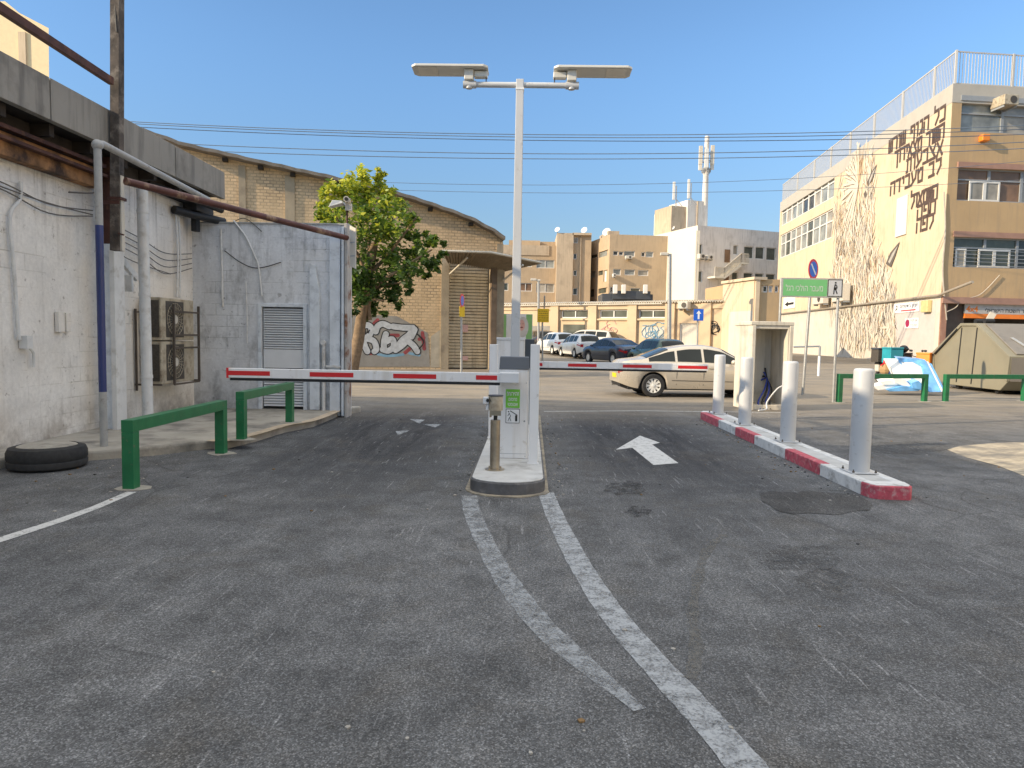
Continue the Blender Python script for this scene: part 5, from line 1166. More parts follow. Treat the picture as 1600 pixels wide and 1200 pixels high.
mb = MB(); mb.fb(FL, a+.3*w, b-.12*w, z_a+h*.14, z_a+h*.26, .051, .054); build('red_line', mb, REDS, bn)
q = thing('no_parking_notice', 'small white notice with a red oval and Hebrew text under the banner', 'sign', FL.p(-4, 2.5, .05))
a = FL.on(1415, 505)[0]; b = FL.on(1436, 505)[0]; z_a, z_b = FL.z(1426, 513), FL.z(1426, 497)
mb = MB(); mb.fb(FL, a, b, z_a, z_b, .02, .05); bn = build('board', mb, WSIGN, q); w = b-a; h = z_b-z_a
mb = MB(); mb.prism([FL.p(a+w*.2+cos(2*pi*i/20)*w*.15, (z_a+z_b)/2+sin(2*pi*i/20)*h*.38, .051) for i in range(20)], FL.N*.003); build('red_oval', mb, M('dark red print', (.45,.02,.1), .5), bn)
text('lettering', 'אין חניה', FL, a+w*.42, z_a+h*.58, w*.5, h*.28, INK, bn, .054); text('lettering', 'שטח פרטי', FL, a+w*.42, z_a+h*.18, w*.5, h*.24, FRG, bn, .054)
q = thing('shop_sign', 'wide white shop sign with orange 4x4 lettering over the ground floor opening', 'sign', FF.p(3, 3.5, 0))
a = FF.on(1508, 490)[0]; z_a, z_b = FF.z(1520, 490), FF.z(1520, 474.5); b = FF.on(1640, 490)[0]
mb = MB(); mb.fb(FF, a, b, z_a, z_b, -.12, -.04); bn = build('board', mb, M('dull white sign face', (.5,.47,.43), .5), q); h = z_b-z_a
b1 = FF.on(1529, 483)[0]; text('lettering', '4x4', FF, a+.08, z_a+h*.18, b1-a-.08, h*.6, ORL, bn, -.036, rtl=False, bold=.03)
b2 = FF.on(1540, 483)[0]; b3 = FF.on(1612, 483)[0]; text('lettering', 'אתר השטח הישראלי', FF, b2, z_a+h*.16, b3-b2, h*.44, INK, bn, -.036, bold=.01)
mb = MB(); mb.fb(FF, a, b, z_a-.28, z_a-.01, -.14, -.02); build('orange_strip', mb, ORL, bn)
q = thing('arrow_sign', 'small white sign with a black left arrow on the far end of the mural wall', 'sign', FL.p(-20, 4, .05))
a = FL.on(1225, 472)[0]; b = FL.on(1243, 472)[0]; z_a, z_b = FL.z(1234, 482), FL.z(1234, 464)
mb = MB(); mb.fb(FL, a, b, z_a, z_b, .02, .06); bn = build('board', mb, WSIGN, q); w = b-a; zm = z_a+(z_b-z_a)*.4
mb = MB(); mb.prism([FL.p(a+w*.12, zm, .061), FL.p(a+w*.42, zm-.28, .061), FL.p(a+w*.42, zm-.12, .061), FL.p(a+w*.9, zm-.12, .061), FL.p(a+w*.9, zm+.12, .061), FL.p(a+w*.42, zm+.12, .061), FL.p(a+w*.42, zm+.28, .061)], FL.N*.003); build('arrow', mb, INK, bn)
# AC units on the building, lamp, meter box
def ac(label, F, pxa, pya, pxb, pyb, n0, n1, mat=ACB):
    u0, z1 = F.on(pxa, pya); u1, z0 = F.on(pxb, pyb); q = thing('air_conditioner', label, 'air conditioner', F.p((u0+u1)/2, z0, 0), 0, 'air conditioners on the facades')
    mb = MB(); mb.fb(F, u0, u1, z0, z1, n0, n1); build('casing', mb, mat, q, bevel=.03)
    uc_ = u0+(u1-u0)*.62; r = min(u1-u0, z1-z0)*.36; mb = MB(); disc(mb, F, uc_, (z0+z1)/2, r, n1+.001, n1+.02, 0, 16); build('fan_grille', mb, ACD, q)
    mb = MB(); mb.fb(F, u0+.05, u0+.1, z0-.12, z0, max(n0, -.1), n1-.1); mb.fb(F, u1-.1, u1-.05, z0-.12, z0, max(n0, -.1), n1-.1); build('bracket', mb, FRG, q)
ac('window air conditioner jutting from the top floor front of the mural building', FF, 1550, 155, 1571, 172, -.1, 1.0)
ac('outdoor air conditioner on the side wall of the mural building above the ledge pipe', FL, 1318, 446, 1334, 470, .3, .9, PALE)
ac('outdoor air conditioner farther left on the side wall of the mural building', FL, 1284, 458, 1300, 474, .3, .8, PALE)
mb = MB(); p = FF.on(1534, 216); mb.fb(FF, p[0]-.25, p[0]+.25, p[1]-.25, p[1]+.15, .02, .4); tag(build('orange_lamp', mb, ORP, bevel=.05), 'orange warning lamp under the top floor windows', 'lamp')
mb = MB(); p = FL.on(1452, 478); mb.fb(FL, p[0]-.5, p[0]+.4, p[1]-.4, p[1]+.35, .02, .3); tag(build('meter_box', mb, M('yellowish plastic', (.62,.52,.25), .6), bevel=.03), 'yellowish meter box near the corner of the mural building', 'box')
mb = MB(); mb.tube(smoothpts([FF.p(*FF.on(x, y), .05) for x, y in ((1474,300),(1476,360),(1472,420),(1475,470),(1478,500))]), .05, 5)
mb.tube(smoothpts([FF.p(*FF.on(x, y), .1) for x, y in ((1478,487),(1492,480),(1502,468),(1530,460),(1560,430))]), .03, 5)
tag(build('corner_cable', mb, M('pale cable', (.5,.44,.36), .7), smooth=50), 'loose pale cable running down the corner of the mural building', 'cable')

# ------------------------------------------------------------------ far buildings
def facade_building(name, label, F, u0, u1, z1, mat, wins, depthb=14, side=None, extra=None, wt=.08, zbase=-.2):
    q = thing(name, label, 'building', F.p((u0+u1)/2, 0, -depthb/2)); mb = MB()
    holes = [(a, b, c, d) for a, b, c, d, *_ in wins]
    wall_grid(mb, F, u0, u1, zbase, z1, holes, .2)
    s_ = 0 if side is None else 1
    A, B, C_, D = F.p(u0,0), F.p(u1,0), F.p(u1,0,-depthb), F.p(u0,0,-depthb)
    for p, r in ((A, D), (D, C_), (C_, B)): mb.poly([Zv(r,zbase), Zv(p,zbase), Zv(p,z1), Zv(r,z1)], s_)
    mb.poly([Zv(A,z1), Zv(B,z1), Zv(C_,z1), Zv(D,z1)], s_)
    build('wall', mb, [mat, side or mat], q, recalc=False)
    for w_ in wins:
        a, b, c, d = w_[:4]; pm = w_[4] if len(w_) > 4 else GLG; fm = MB(); D0, D1 = -.17, -.1
        fm.fb(F, a, a+wt, c, d, D0, D1); fm.fb(F, b-wt, b, c, d, D0, D1); fm.fb(F, a+wt, b-wt, c, c+wt, D0, D1); fm.fb(F, a+wt, b-wt, d-wt, d, D0, D1)
        nn = max(1, int(round((b-a)/1.0)))
        for i in range(1, nn): x = a+(b-a)*i/nn; fm.fb(F, x-wt/2, x+wt/2, c+wt, d-wt, D0, D1-.01)
        wo = build('window', fm, FRW, q); pmb = MB(); pmb.fb(F, a+.02, b-.02, c+.02, d-.02, -.24, -.18); build('pane', pmb, pm, wo)
    return q
def pxw(F, lst):                                       # windows given as photo rectangles
    out = []
    for (xa, ya, xb, yb, *m_) in lst:
        a = F.on(xa, ya); b = F.on(xb, yb); zc1 = F.z((xa+xb)/2, ya); zc0 = F.z((xa+xb)/2, yb); out.append((a[0], b[0], zc0, zc1, *(m_ or [GLG])))
    return out
# white building with the mast
Bc = onY(1087, 450, 85); FWr = Frame((Bc.x, Bc.y), (.93, .37)); FWl = Frame((Bc.x, Bc.y), (.12, -.99))
zw = FWr.z(1090, 352)
wins = pxw(FWr, [(1089,381,1097,404),(1089,423,1097,441),(1146,383,1153,398,GLC),(1163,385,1177,404),(1181,386,1194,405),(1198,387,1212,407),(1144,425,1153,440),(1162,426,1176,438),(1180,427,1193,439),(1197,428,1211,440)])
wb = facade_building('white_block', 'white building with a radio mast on its roof left of the mural building', FWr, 0, 19, zw, FARG, wins, 16, FARW)
mb = MB(); ulw = FWl.on(1022, 400)[0]; ulm = FWl.on(1048, 360)[0]; zl1 = FWl.z(1048, 322)
mb.fb(FWl, ulw, -.02, -.2, zw-.6, -.3, .15); mb.fb(FWl, ulw, ulm, zw-.599, zl1, -3, .15); build('side_wall', mb, FARW, wb)
a = FWr.on(1050, 330)[0]; 
FT = Frame(FWr.p(0, 0, -7)[:2], (.93, .37)); t0, t1 = FT.on(1066, 340)[0], FT.on(1102, 340)[0]; zt0, zt1 = zw-1, FT.z(1085, 314)
mb = MB(); mb.fb(FT, FT.on(1049,340)[0], FT.on(1072,340)[0]-.01, zt0-1, FT.z(1060, 322), -4, 0, 1); mb.fb(FT, FT.on(1072,340)[0], t1, zt0-1, zt1, -4, .3); mb.fb(FT, FT.on(1086,340)[0], FT.on(1086,340)[0]+.15, zt0, zt1-.1, .301, .45, 1); build('roof_tower', mb, [FARG, TANF2], wb)
mb = MB(); a0, a1 = FWr.on(1105, 434)[0], FWr.on(1117, 434)[0]; z_l = FWr.z(1110, 433); z_h = FWr.z(1150, 412); s0, s1 = FWr.on(1120, 430)[0], FWr.on(1146, 412)[0]; s2 = FWr.on(1157, 412)[0]
mb.fb(FWr, a0, s0, z_l-.2, z_l, 0, 1.5); mb.hexa([FWr.p(s0,z_l-.3,1.5),FWr.p(s1,z_h-.5,1.5),FWr.p(s1,z_h-.5,0),FWr.p(s0,z_l-.3,0),FWr.p(s0,z_l,1.5),FWr.p(s1,z_h,1.5),FWr.p(s1,z_h,0),FWr.p(s0,z_l,0)]); mb.fb(FWr, s1, s2, z_h-.2, z_h, 0, 1.5)
st = build('stair', mb, FARW, wb)
mb = MB()
def bal(p, q_, za1, zb1, n):
    for i in range(n+1): k = i/n; u_ = p+(q_-p)*k; z_ = za1+(zb1-za1)*k; mb.fb(FWr, u_-.04, u_+.04, z_, z_+1.0, 1.42, 1.5)
    mb.hexa([FWr.p(p,za1+1,1.5),FWr.p(q_,zb1+1,1.5),FWr.p(q_,zb1+1,1.4),FWr.p(p,za1+1,1.4),FWr.p(p,za1+1.1,1.5),FWr.p(q_,zb1+1.1,1.5),FWr.p(q_,zb1+1.1,1.4),FWr.p(p,za1+1.1,1.4)])
bal(a0, s0, z_l, z_l, 8); bal(s0, s1, z_l, z_h, 14); bal(s1, s2, z_h, z_h, 5); build('handrail', mb, TIN, st)
mb = MB(); u_, z_ = FWr.on(1134, 405); mb.fb(FWr, FWr.on(1132,400)[0], FWr.on(1140,400)[0], FWr.z(1136,410), FWr.z(1136,390), .01, .1); mb.fb(FWr, FWr.on(1131,436)[0], FWr.on(1138,436)[0], 0, FWr.z(1134,430), .01, .1); build('door', mb, GLB, wb)
for i, (xa, ya, xb, yb) in enumerate(((1089,397,1097,405),(1101,399,1110,406))): ac(('left' if i == 0 else 'right')+' of two small air conditioners beside the outside stair of the white building', FWr, xa, ya, xb, yb, 0, .6, PALE)
# mast
mp = FT.p(t1+.1, 0, .2); q = thing('radio_mast', 'tall mobile phone mast with a cluster of antennas on the white building', 'mast', Zv(mp, zw)); ztop = onY(1102, 262, mp.y).z; zpk = onY(1102, 232, mp.y).z
mxx = onY(1102, 300, mp.y).x; mb = MB(); mb.tube([(mxx, mp.y, zw-1), (mxx, mp.y, ztop+4)], .45, 10, r1=.3); build('pole', mb, FARG, q, smooth=50)
for i in range(6):
    t = 2*pi*i/6+.3; c = Vector((mxx+cos(t)*.85, mp.y+sin(t)*.85, 0)); mb = MB(); z_0 = ztop-.2+(.5 if i % 2 else 0); mb.box(c.x-.24, c.x+.24, c.y-.12, c.y+.12, z_0, z_0+2.4); build('antenna_panel', mb, PALE if i % 2 else FRW, q, bevel=.03)
mb = MB()
for z_ in (ztop-.3, ztop+.8, ztop+1.8): mb.tube([(mxx+cos(2*pi*i/12)*.6, mp.y+sin(2*pi*i/12)*.6, z_) for i in range(13)], .06, 5, caps=False)
for i in range(5): t = 2*pi*i/5; mb.tube([(mxx+.2*cos(t), mp.y+.2*sin(t), ztop-1.2), (mxx+.6*cos(t), mp.y+.6*sin(t), ztop-.3)], .05, 5); mb.box(mxx+.45*cos(t)-.15, mxx+.45*cos(t)+.15, mp.y+.45*sin(t)-.1, mp.y+.45*sin(t)+.1, ztop-.6, ztop-.1)
mb.tube([(mxx, mp.y, ztop+2), (mxx, mp.y, ztop+3.8)], .03, 4); build('antenna_ring', mb, FRG, q)
for i, (pxx, pt, pb3) in enumerate(((1053,284,316),(1076,280,314))):
    c = onY(pxx, 300, mp.y-3); za1, zb1 = onY(pxx, pb3, mp.y-3).z, onY(pxx, pt, mp.y-3).z
    q = thing('antenna', ('left' if i == 0 else 'right')+' of two short white antennas on the roof tower of the white building', 'antenna', (c.x, c.y, za1), 0, 'short roof antennas')
    mb = MB(); mb.box(c.x-.16, c.x+.16, c.y-.1, c.y+.1, za1+.3, zb1); build('panel', mb, FRW, q, bevel=.04)
    mb = MB(); mb.tube([(c.x+.3, c.y, za1-.6), (c.x+.3, c.y, zb1-.5)], .07, 6); mb.tube([(c.x+.3, c.y, za1+.4), (c.x+1.1, c.y, za1-.5)], .05, 5); mb.tube([(c.x+.3, c.y, za1+.9), (c.x, c.y, za1+.9)], .04, 5); build('pole', mb, FRG, q)
def dish(label, px, py, Yd, r):
    r = r*.4; c = onY(px, py, Yd); q = thing('satellite_dish', label, 'satellite dish', (c.x, c.y, c.z-r), 0, 'rooftop satellite dishes')
    mb = MB(); mb.lathe(c, [(.02,-.12*r),(r*.5,-.05*r),(r*.85,.1*r),(r,.22*r)], 18, axis=(-.5,-.8,.45)); build('bowl', mb, FRW, q, smooth=60, recalc=True)
    mb = MB(); mb.tube([c, (c.x, c.y+.1, c.z-r*1.6)], .06, 6); build('stand', mb, FRG, q)
dish('white satellite dish on the low roof of the white building', 1051, 356, 92, .7)

# tan apartment blocks
FA1 = Frame((0, 95), (1, 0.02)); FB1 = Frame(onY(951, 450, 90)[:2], (1, .12)); FB2 = Frame(onY(951, 450, 90)[:2], (.25, -.97))
w1 = pxw(FA1, [(786,408,797,417,GLP),(814,408,831,417,GLG),(838,406,866,419,GLP),(785,442,794,454,GLG),(801,442,831,455,GLB),(838,443,866,457,GLC)])
ap = facade_building('apartment_block', 'tan apartment block with stained parapet behind the lamp post', FA1, FA1.on(765,420)[0], FA1.on(870,420)[0], FA1.z(830,383), TANF, w1, 12)
mb = MB(); mb.fb(FA1, FA1.on(783,400)[0], FA1.on(858,400)[0], FA1.z(830,399), FA1.z(830,384)+.05, .01, .12); build('parapet', mb, TANF2, ap)
mb = MB(); z_ = FA1.z(830, 383); mb.fb(FA1, FA1.on(795,380)[0], FA1.on(845,380)[0], z_, FA1.z(830,372.5), -10, -2); mb.fb(FA1, FA1.on(846,380)[0], FA1.on(870,380)[0], z_, FA1.z(860,373), -10, -3); build('roof_room', mb, TANF, ap)
FA2 = Frame((0, 93), (1, 0.0))
st_ = facade_building('stair_tower', 'grey streaked stair tower between the two apartment blocks', FA2, FA2.on(869.5,420)[0], FA2.on(895,420)[0], FA2.z(880,364), TANF2, [], 8)
w2 = pxw(FA2, [(896,396,901,405,GLD),(896,422,901,431,GLG),(895,450,902,461,GLD),(896,371,903,380,GLC)])
FA3 = Frame((0, 93.5), (1, 0.0))
w2 = pxw(FA3, [(896,396,901,405,GLD),(896,422,901,431,GLG),(895,450,902,461,GLD),(896,371,903,380,GLC)])
st2 = facade_building('stair_tower', 'slim orange tan tower with small stair windows beside the streaked tower', FA3, FA3.on(894.6,420)[0], FA3.on(923,420)[0], FA3.z(905,367), TANF, w2, 8)
mb = MB(); mb.fb(FA3, FA3.on(894.6,365)[0], FA3.on(924,365)[0], FA3.z(905,368), FA3.z(905,364.5), -4, .5); mb.fb(FA3, FA3.on(906,420)[0], FA3.on(907,420)[0], 0, FA3.z(905,368), 0, .2); build('cap', mb, TANF2, st2)
dish('white satellite dish on the grey streaked stair tower', 871, 359, 93, .9); dish('white satellite dish on the slim orange tan tower', 913, 360, 94, 1.1)
w3 = pxw(FB1, [(958,392,966,399,GLD),(967,393,974,399,GLD),(975,392,992,401,GLP),(1002,394,1008,401,GLD),(1009,393,1021,402,GLP),(958,420,970,430,GLP),(976,421,992,430,GLP),(997,422,1013,431,GLC),(953,448,958,458,GLD),(985,450,1000,456,GLG)])
zb1_ = FB1.z(955, 366)
ap2 = facade_building('apartment_block', 'right apartment block with a sunny corner, beside the white building', FB1, 0, 12, zb1_, TANF, w3, 14)
wl_ = MB(); ub2 = FB2.on(922, 420)[0]
holes = pxw(FB2, [(923,398,933,403,GLD),(936,392,950,401,GLP),(922,424,930,434,GLC),(935,423,942,430,GLG),(943,422,949,440,FRW),(920,452,928,464,GLG),(935,450,949,458,GLG)])
wall_grid(wl_, FB2, ub2, -.02, -.2, zb1_-.05, [h[:4] for h in holes], .2)
wl_.poly([FB2.p(ub2,-.2), FB2.p(ub2,-.2,-8), FB2.p(ub2,zb1_-.05,-8), FB2.p(ub2,zb1_-.05)]); build('side_wall', wl_, TANF, ap2, recalc=False)
for h in holes:
    pmb = MB(); pmb.fb(FB2, h[0], h[1], h[2], h[3], -.24, -.18); build('window', pmb, h[4], ap2)
mb = MB(); mb.fb(FB1, FB1.on(951,360)[0]+.2, FB1.on(971,360)[0], zb1_, FB1.z(960,359), -6, -1); build('roof_room', mb, TANF2, ap2)
dish('large white satellite dish at the corner of the right apartment block', 948, 363, 92, 1.4)
ac('air conditioner pair under the upper windows of the right apartment block', FB1, 976, 400, 986, 405, .1, .7, PALE); ac('air conditioner at the left of the middle windows of the right apartment block', FB1, 956, 428, 960, 433, .1, .7, FRW)
ac('air conditioner on the dim side of the right apartment block', FB2, 920, 430, 924, 438, .1, .7, FRW)

# low corrugated roof building
L0 = onY(765, 500, 58.5); L1 = onY(1131, 500, 47.5); FLo = Frame(L0[:2], (L1.x-L0.x, L1.y-L0.y)); UL = (L1-L0).length; zlo_ = FLo.z(940, 474)
wl3 = pxw(FLo, [(877,484,920,497,GLG),(937,484,980,497,GLG),(998,484,1042,497,GLG),(1062,505,1090,540,PALE)])
lo = facade_building('low_workshop', 'long low apricot workshop with corrugated roof behind the parked cars', FLo, 0, UL, zlo_, ORANGE, wl3, 12)
mb = MB()
for pxx in (868, 927, 989, 1048, 1104): u_ = FLo.on(pxx, 500)[0]; mb.fb(FLo, u_-.35, u_+.35, 0, zlo_-.1, .003, .22)
mb.fb(FLo, 0, UL, zlo_-.45, zlo_-.15, .003, .1); mb.fb(FLo, FLo.on(877,500)[0], FLo.on(1042,500)[0], FLo.z(940,500.5), FLo.z(940,498), .003, .14); build('pilaster_band', mb, ORANGE, lo)
mb = MB(); n = 110; r0 = UL/n
for i in range(n):
    a = i*r0; b = a+r0; c = (a+b)/2; z_ = zlo_
    for (p, q_, hp, hq) in ((a, c, 0, .14), (c, b, .14, 0)):
        mb.hexa([FLo.p(p,z_+hp-.06,.25),FLo.p(q_,z_+hq-.06,.25),FLo.p(q_,z_+.2+hq,-6),FLo.p(p,z_+.2+hp,-6),FLo.p(p,z_+hp,.25),FLo.p(q_,z_+hq,.25),FLo.p(q_,z_+.26+hq,-6),FLo.p(p,z_+.26+hp,-6)])
build('corrugated_roof', mb, TIN, lo)
mb = MB(); mb.tube([FLo.p(0, zlo_-.1, .3), FLo.p(UL*.78, zlo_-.1, .3)], .05, 6)
for k in range(14): u_ = UL*.78*k/13; mb.tube([FLo.p(u_, zlo_-.1, .3), FLo.p(u_, zlo_-.1, .1)], .03, 4)
build('gutter', mb, TIN, lo)
mb = MB(); mb.fb(FLo, FLo.on(880,515)[0], FLo.on(914,515)[0], gz(55), FLo.z(900,507), .003, .02); mb.fb(FLo, FLo.on(784,515)[0], FLo.on(860,515)[0], gz(55), FLo.z(820,509), .003, .02, 1); build('door', mb, [GLG, SPGR], lo)
mb = MB(); rg = random.Random(4)
def scrib(F, pxa, pxb, pya, pyb, n, m, mb):
    for k in range(n):
        pts = [F.p(*F.on(rg.uniform(pxa, pxb), rg.uniform(pya, pyb)), .02+.001*k) for _ in range(2)]
        c = F.on(rg.uniform(pxa, pxb), rg.uniform(pya, pyb)); r = rg.uniform(.2,.5); s0 = rg.uniform(0, 6)
        mb.tube([F.p(c[0]+cos(s0+t*.5)*r*rg.uniform(.7,1.2), c[1]+sin(s0+t*.5)*r, .02+.002*k) for t in range(8)], .025, 4, m)
scrib(FLo, 1006, 1040, 513, 526, 16, 0, mb); scrib(FLo, 1108, 1120, 508, 520, 8, 1, mb); scrib(FLo, 940, 965, 508, 520, 10, 2, mb)
build('graffiti', mb, [SPBL, INK, M('pinkish spray', (.62,.36,.33), .7)], lo)
mb = MB(); mb.fb(FLo, FLo.on(1003,515)[0], FLo.on(1042,515)[0], FLo.z(1020,528), FLo.z(1020,511), .003, .01); build('pale_paint_patch', mb, PALE, lo)
ac('outdoor air conditioner under the eaves at the right end of the low workshop', FLo, 1066, 472, 1081, 483, .1, .8, PALE)
# black rooftop plant
q = thing('rooftop_plant', 'black boxed rooftop equipment with white ventilators above the low workshop', 'roof equipment', onY(985, 465, 66))
a = onY(941, 467, 66); b = onY(1020, 468, 66); mb = MB(); mb.box(a.x, b.x, 66, 70, a.z-.6, onY(960,459,66).z); mb.box(onY(957,460,66).x, b.x-.3, 65.6, 69, a.z, onY(985,455,66).z); build('screen', mb, DGREY, q)
for pxx in (961, 974, 1008):
    c = onY(pxx, 452, 65.5); mb = MB(); mb.box(c.x-.2, c.x+.2, 65.2, 65.5, onY(pxx,459,65.5).z, onY(pxx,445,65.5).z); build('ventilator', mb, FRW, q, bevel=.05)
# cream yard wall building right of it
FC1 = Frame(onY(1180, 500, 44)[:2], (.25, -.97)); FC2 = Frame(onY(1180, 500, 44)[:2], (1, .1))
zc1 = FC2.z(1185, 436)
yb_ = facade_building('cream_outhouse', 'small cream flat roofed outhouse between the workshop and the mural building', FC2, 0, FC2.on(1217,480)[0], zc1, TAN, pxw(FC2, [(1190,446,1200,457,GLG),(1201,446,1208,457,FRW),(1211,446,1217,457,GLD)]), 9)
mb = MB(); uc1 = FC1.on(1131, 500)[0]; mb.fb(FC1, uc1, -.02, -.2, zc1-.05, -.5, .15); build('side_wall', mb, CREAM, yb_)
mb = MB(); mb.fb(FC1, uc1*.75, -.1, gz(44), FC1.z(1150,487), .153, .16); build('whitewash_patch', mb, PALE, yb_)
mb = MB(); mb.fb(FC2, -.1, FC2.on(1185,470)[0], -.2, zc1+.1, .003, .15); mb.fb(FC1, uc1, .2, zc1-.05, zc1+.12, -.6, .3); build('parapet', mb, CREAM, yb_)
mb = MB(); p0 = onY(1125, 500, 50); mb.box(p0.x-.15, p0.x+.15, 50, 50.3, 0, onY(1125,470,50).z); tag(build('green_post', mb, M('dull green', (.08,.2,.08), .6)), 'dull green post at the right end of the low workshop', 'post')
# far left yellow building
FY = Frame(onY(70, 60, 62)[:2], (.5, -.86)); FY2 = Frame(onY(62, 60, 60)[:2], (1, .3))
zy = onY(60, 38, 60).z
q = thing('yellow_tower_block', 'sunlit pale yellow block rising above the fascia at the upper left', 'building', onY(30, 60, 60))
mb = MB(); pr_ = [onY(-60,2,60), onY(8,2,60), onY(30,20,60), onY(76,44,60), onY(58,120,60), onY(-60,120,60)]
for p in pr_: p.y = 60
mb.prism([Vector((p.x, 60, p.z)) for p in pr_[:4]]+[Vector((pr_[3].x-.3, 60, 10)), Vector((pr_[0].x, 60, 10))], (-8.5, 10, 0)); build('wall', mb, M('pale yellow render', (.85,.68,.42), .85, var=.05), q)
mb = MB(); c = onY(36, 70, 60); mb.box(c.x-.3, c.x+.3, 59.85, 59.998, 12, onY(36,45,60).z-.3); build('pilaster', mb, CREAM, q)

FR = Frame((17.5, 14), (0, -1))  # unseen block, added to bounce warm sunlight back into the shade
wr = [(u, u+1.6, z, z+1.5, GLG) for z in (1.2, 4.4, 7.6) for u in (1.5, 5.5, 9.5, 13.5, 17.5, 21.5, 25.5, 29.5)]
facade_building('bounce_block', 'unseen long cream block added at the right to bounce warm light', FR, 0, 34, 11.5, M('bright cream render', (.80,.69,.52), .85, var=.05, vs=.5), wr, 12)
# ------------------------------------------------------------------ warehouse
WO = onY(640, 560, 31.5); FW = Frame(WO[:2], (.975, .22))
print('wh base z', FW.z(560, 573), FW.z(700, 571))
wh = thing('brick_warehouse', 'yellow brick warehouse with a curved corrugated roof and roller shutter', 'building', WO)
roofpx = [(230,212),(285,232),(345,246),(430,265),(500,280),(560,294),(620,308),(660,321),(700,334),(740,350),(770,366),(786,377)]
top = [FW.on(*p) for p in roofpx]
sh0, sh1 = FW.on(702, 480)[0], FW.on(765, 480)[0]; zsh = FW.z(735, 404); zb_0 = -.2; zs0 = FW.z(735, 570)
mb = MB()
# brick face with the opening: strip by strip under the roof line
us2 = sorted(set([p[0] for p in top]+[sh0, sh1]))
def topz(u):
    for i in range(len(top)-1):
        if top[i][0] <= u <= top[i+1][0]: k = (u-top[i][0])/(top[i+1][0]-top[i][0]); return top[i][1]+(top[i+1][1]-top[i][1])*k
    return top[-1][1] if u > top[-1][0] else top[0][1]
for i in range(len(us2)-1):
    a, b = us2[i], us2[i+1]; lo_ = zsh if sh0-.01 <= a and b <= sh1+.01 else zb_0
    mb.poly([FW.p(a,lo_), FW.p(b,lo_), FW.p(b,topz(b)), FW.p(a,topz(a))])
dd = .55
mb.poly([FW.p(sh0,zb_0), FW.p(sh0,zb_0,-dd), FW.p(sh0,zsh,-dd), FW.p(sh0,zsh)], 1); mb.poly([FW.p(sh1,zb_0,-dd), FW.p(sh1,zb_0), FW.p(sh1,zsh), FW.p(sh1,zsh,-dd)], 1); mb.poly([FW.p(sh0,zsh,-dd), FW.p(sh1,zsh,-dd), FW.p(sh1,zsh), FW.p(sh0,zsh)], 1)
eu = top[-1][0]; mb.poly([FW.p(eu,zb_0), FW.p(eu,zb_0,-10), FW.p(eu,top[-1][1],-10), FW.p(eu,top[-1][1])])
build('wall', mb, [BRICK, PLAST], wh, recalc=False)
mb = MB()
for i in range(len(top)-1):
    a, b = top[i], top[i+1]; n = 6
    for k in range(n):
        ua, ub_ = a[0]+(b[0]-a[0])*k/n, a[0]+(b[0]-a[0])*(k+1)/n; wv = lambda u: .008*sin(u*3.1)+.014*sin(u*7+1)
        za1, zb1 = topz(ua)+wv(ua), topz(ub_)+wv(ub_)
        mb.hexa([FW.p(ua,za1+.02,.55),FW.p(ub_,zb1+.02,.55),FW.p(ub_,zb1+.02,-12),FW.p(ua,za1+.02,-12),FW.p(ua,za1+.16,.55),FW.p(ub_,zb1+.16,.55),FW.p(ub_,zb1+.16,-12),FW.p(ua,za1+.16,-12)])
build('roof', mb, CORR, wh)
mb = MB()
for pxx, pyy in ((353,247),(408,259),(458,270),(530,287),(605,305),(672,326),(735,350)): u_ = FW.on(pxx, pyy)[0]; z_ = topz(u_); mb.fb(FW, u_-.1, u_+.1, z_-.16, z_-.02, .003, .3)
build('purlin_end', mb, SOFFIT, wh)
mb = MB()
for pa_, pb_2, yt in ((374,385,0),(446,461,0),(776,786,0),(690,702,0)):
    a, b = FW.on(pa_, 400)[0], FW.on(pb_2, 400)[0]; z_ = min(topz(a), topz(b)) if pa_ != 690 else zsh+.4; mb.fb(FW, a, b, zb_0, z_-.12, .003, .06)
mb.fb(FW, top[0][0], top[-1][0], FW.z(735,397)-.0, FW.z(735,392), .003, .04) if False else None
build('concrete_pilaster', mb, PLAST, wh)
mb = MB(); a, b = FW.on(765.5,480)[0], FW.on(774,480)[0]; mb.fb(FW, a, b, zb_0, zsh+.3, .003, .35); mb.fb(FW, b+.02, FW.on(786,480)[0], zb_0, FW.z(780,400), .003, .25, 1); build('door_pillar', mb, [M('brown door pillar', (.16,.115,.08), .8, var=.25), PLAST], wh)
# shutter
mb = MB(); mb.fb(FW, sh0+.01, sh1-.01, zs0-.3, zsh+.2, -.53, -.5, 1); n = 36; h = (zsh+.1-zs0+.3)/n
for i in range(n):
    z_ = zs0-.15+h*i; mb.hexa([FW.p(sh0+.02,z_,-.42),FW.p(sh1-.02,z_,-.42),FW.p(sh1-.02,z_,-.5),FW.p(sh0+.02,z_,-.5),FW.p(sh0+.02,z_+h*.74,-.40),FW.p(sh1-.02,z_+h*.74,-.40),FW.p(sh1-.02,z_+h*.9,-.5),FW.p(sh0+.02,z_+h*.9,-.5)])
    
build('roller_shutter', mb, [SHUT, M('shutter groove brown', (.16,.12,.08), .8)], wh)
mb = MB(); c = FW.on(728, 513); mb.fb(FW, c[0]-.14, c[0]+.14, c[1]-.17, c[1]+.17, -.30, -.29); c = FW.on(728, 560); mb.fb(FW, c[0]-.14, c[0]+.14, c[1]-.1, c[1]+.1, -.30, -.29); build('shutter_sticker', mb, M('faded pink sticker', (.7,.42,.36), .6), wh)
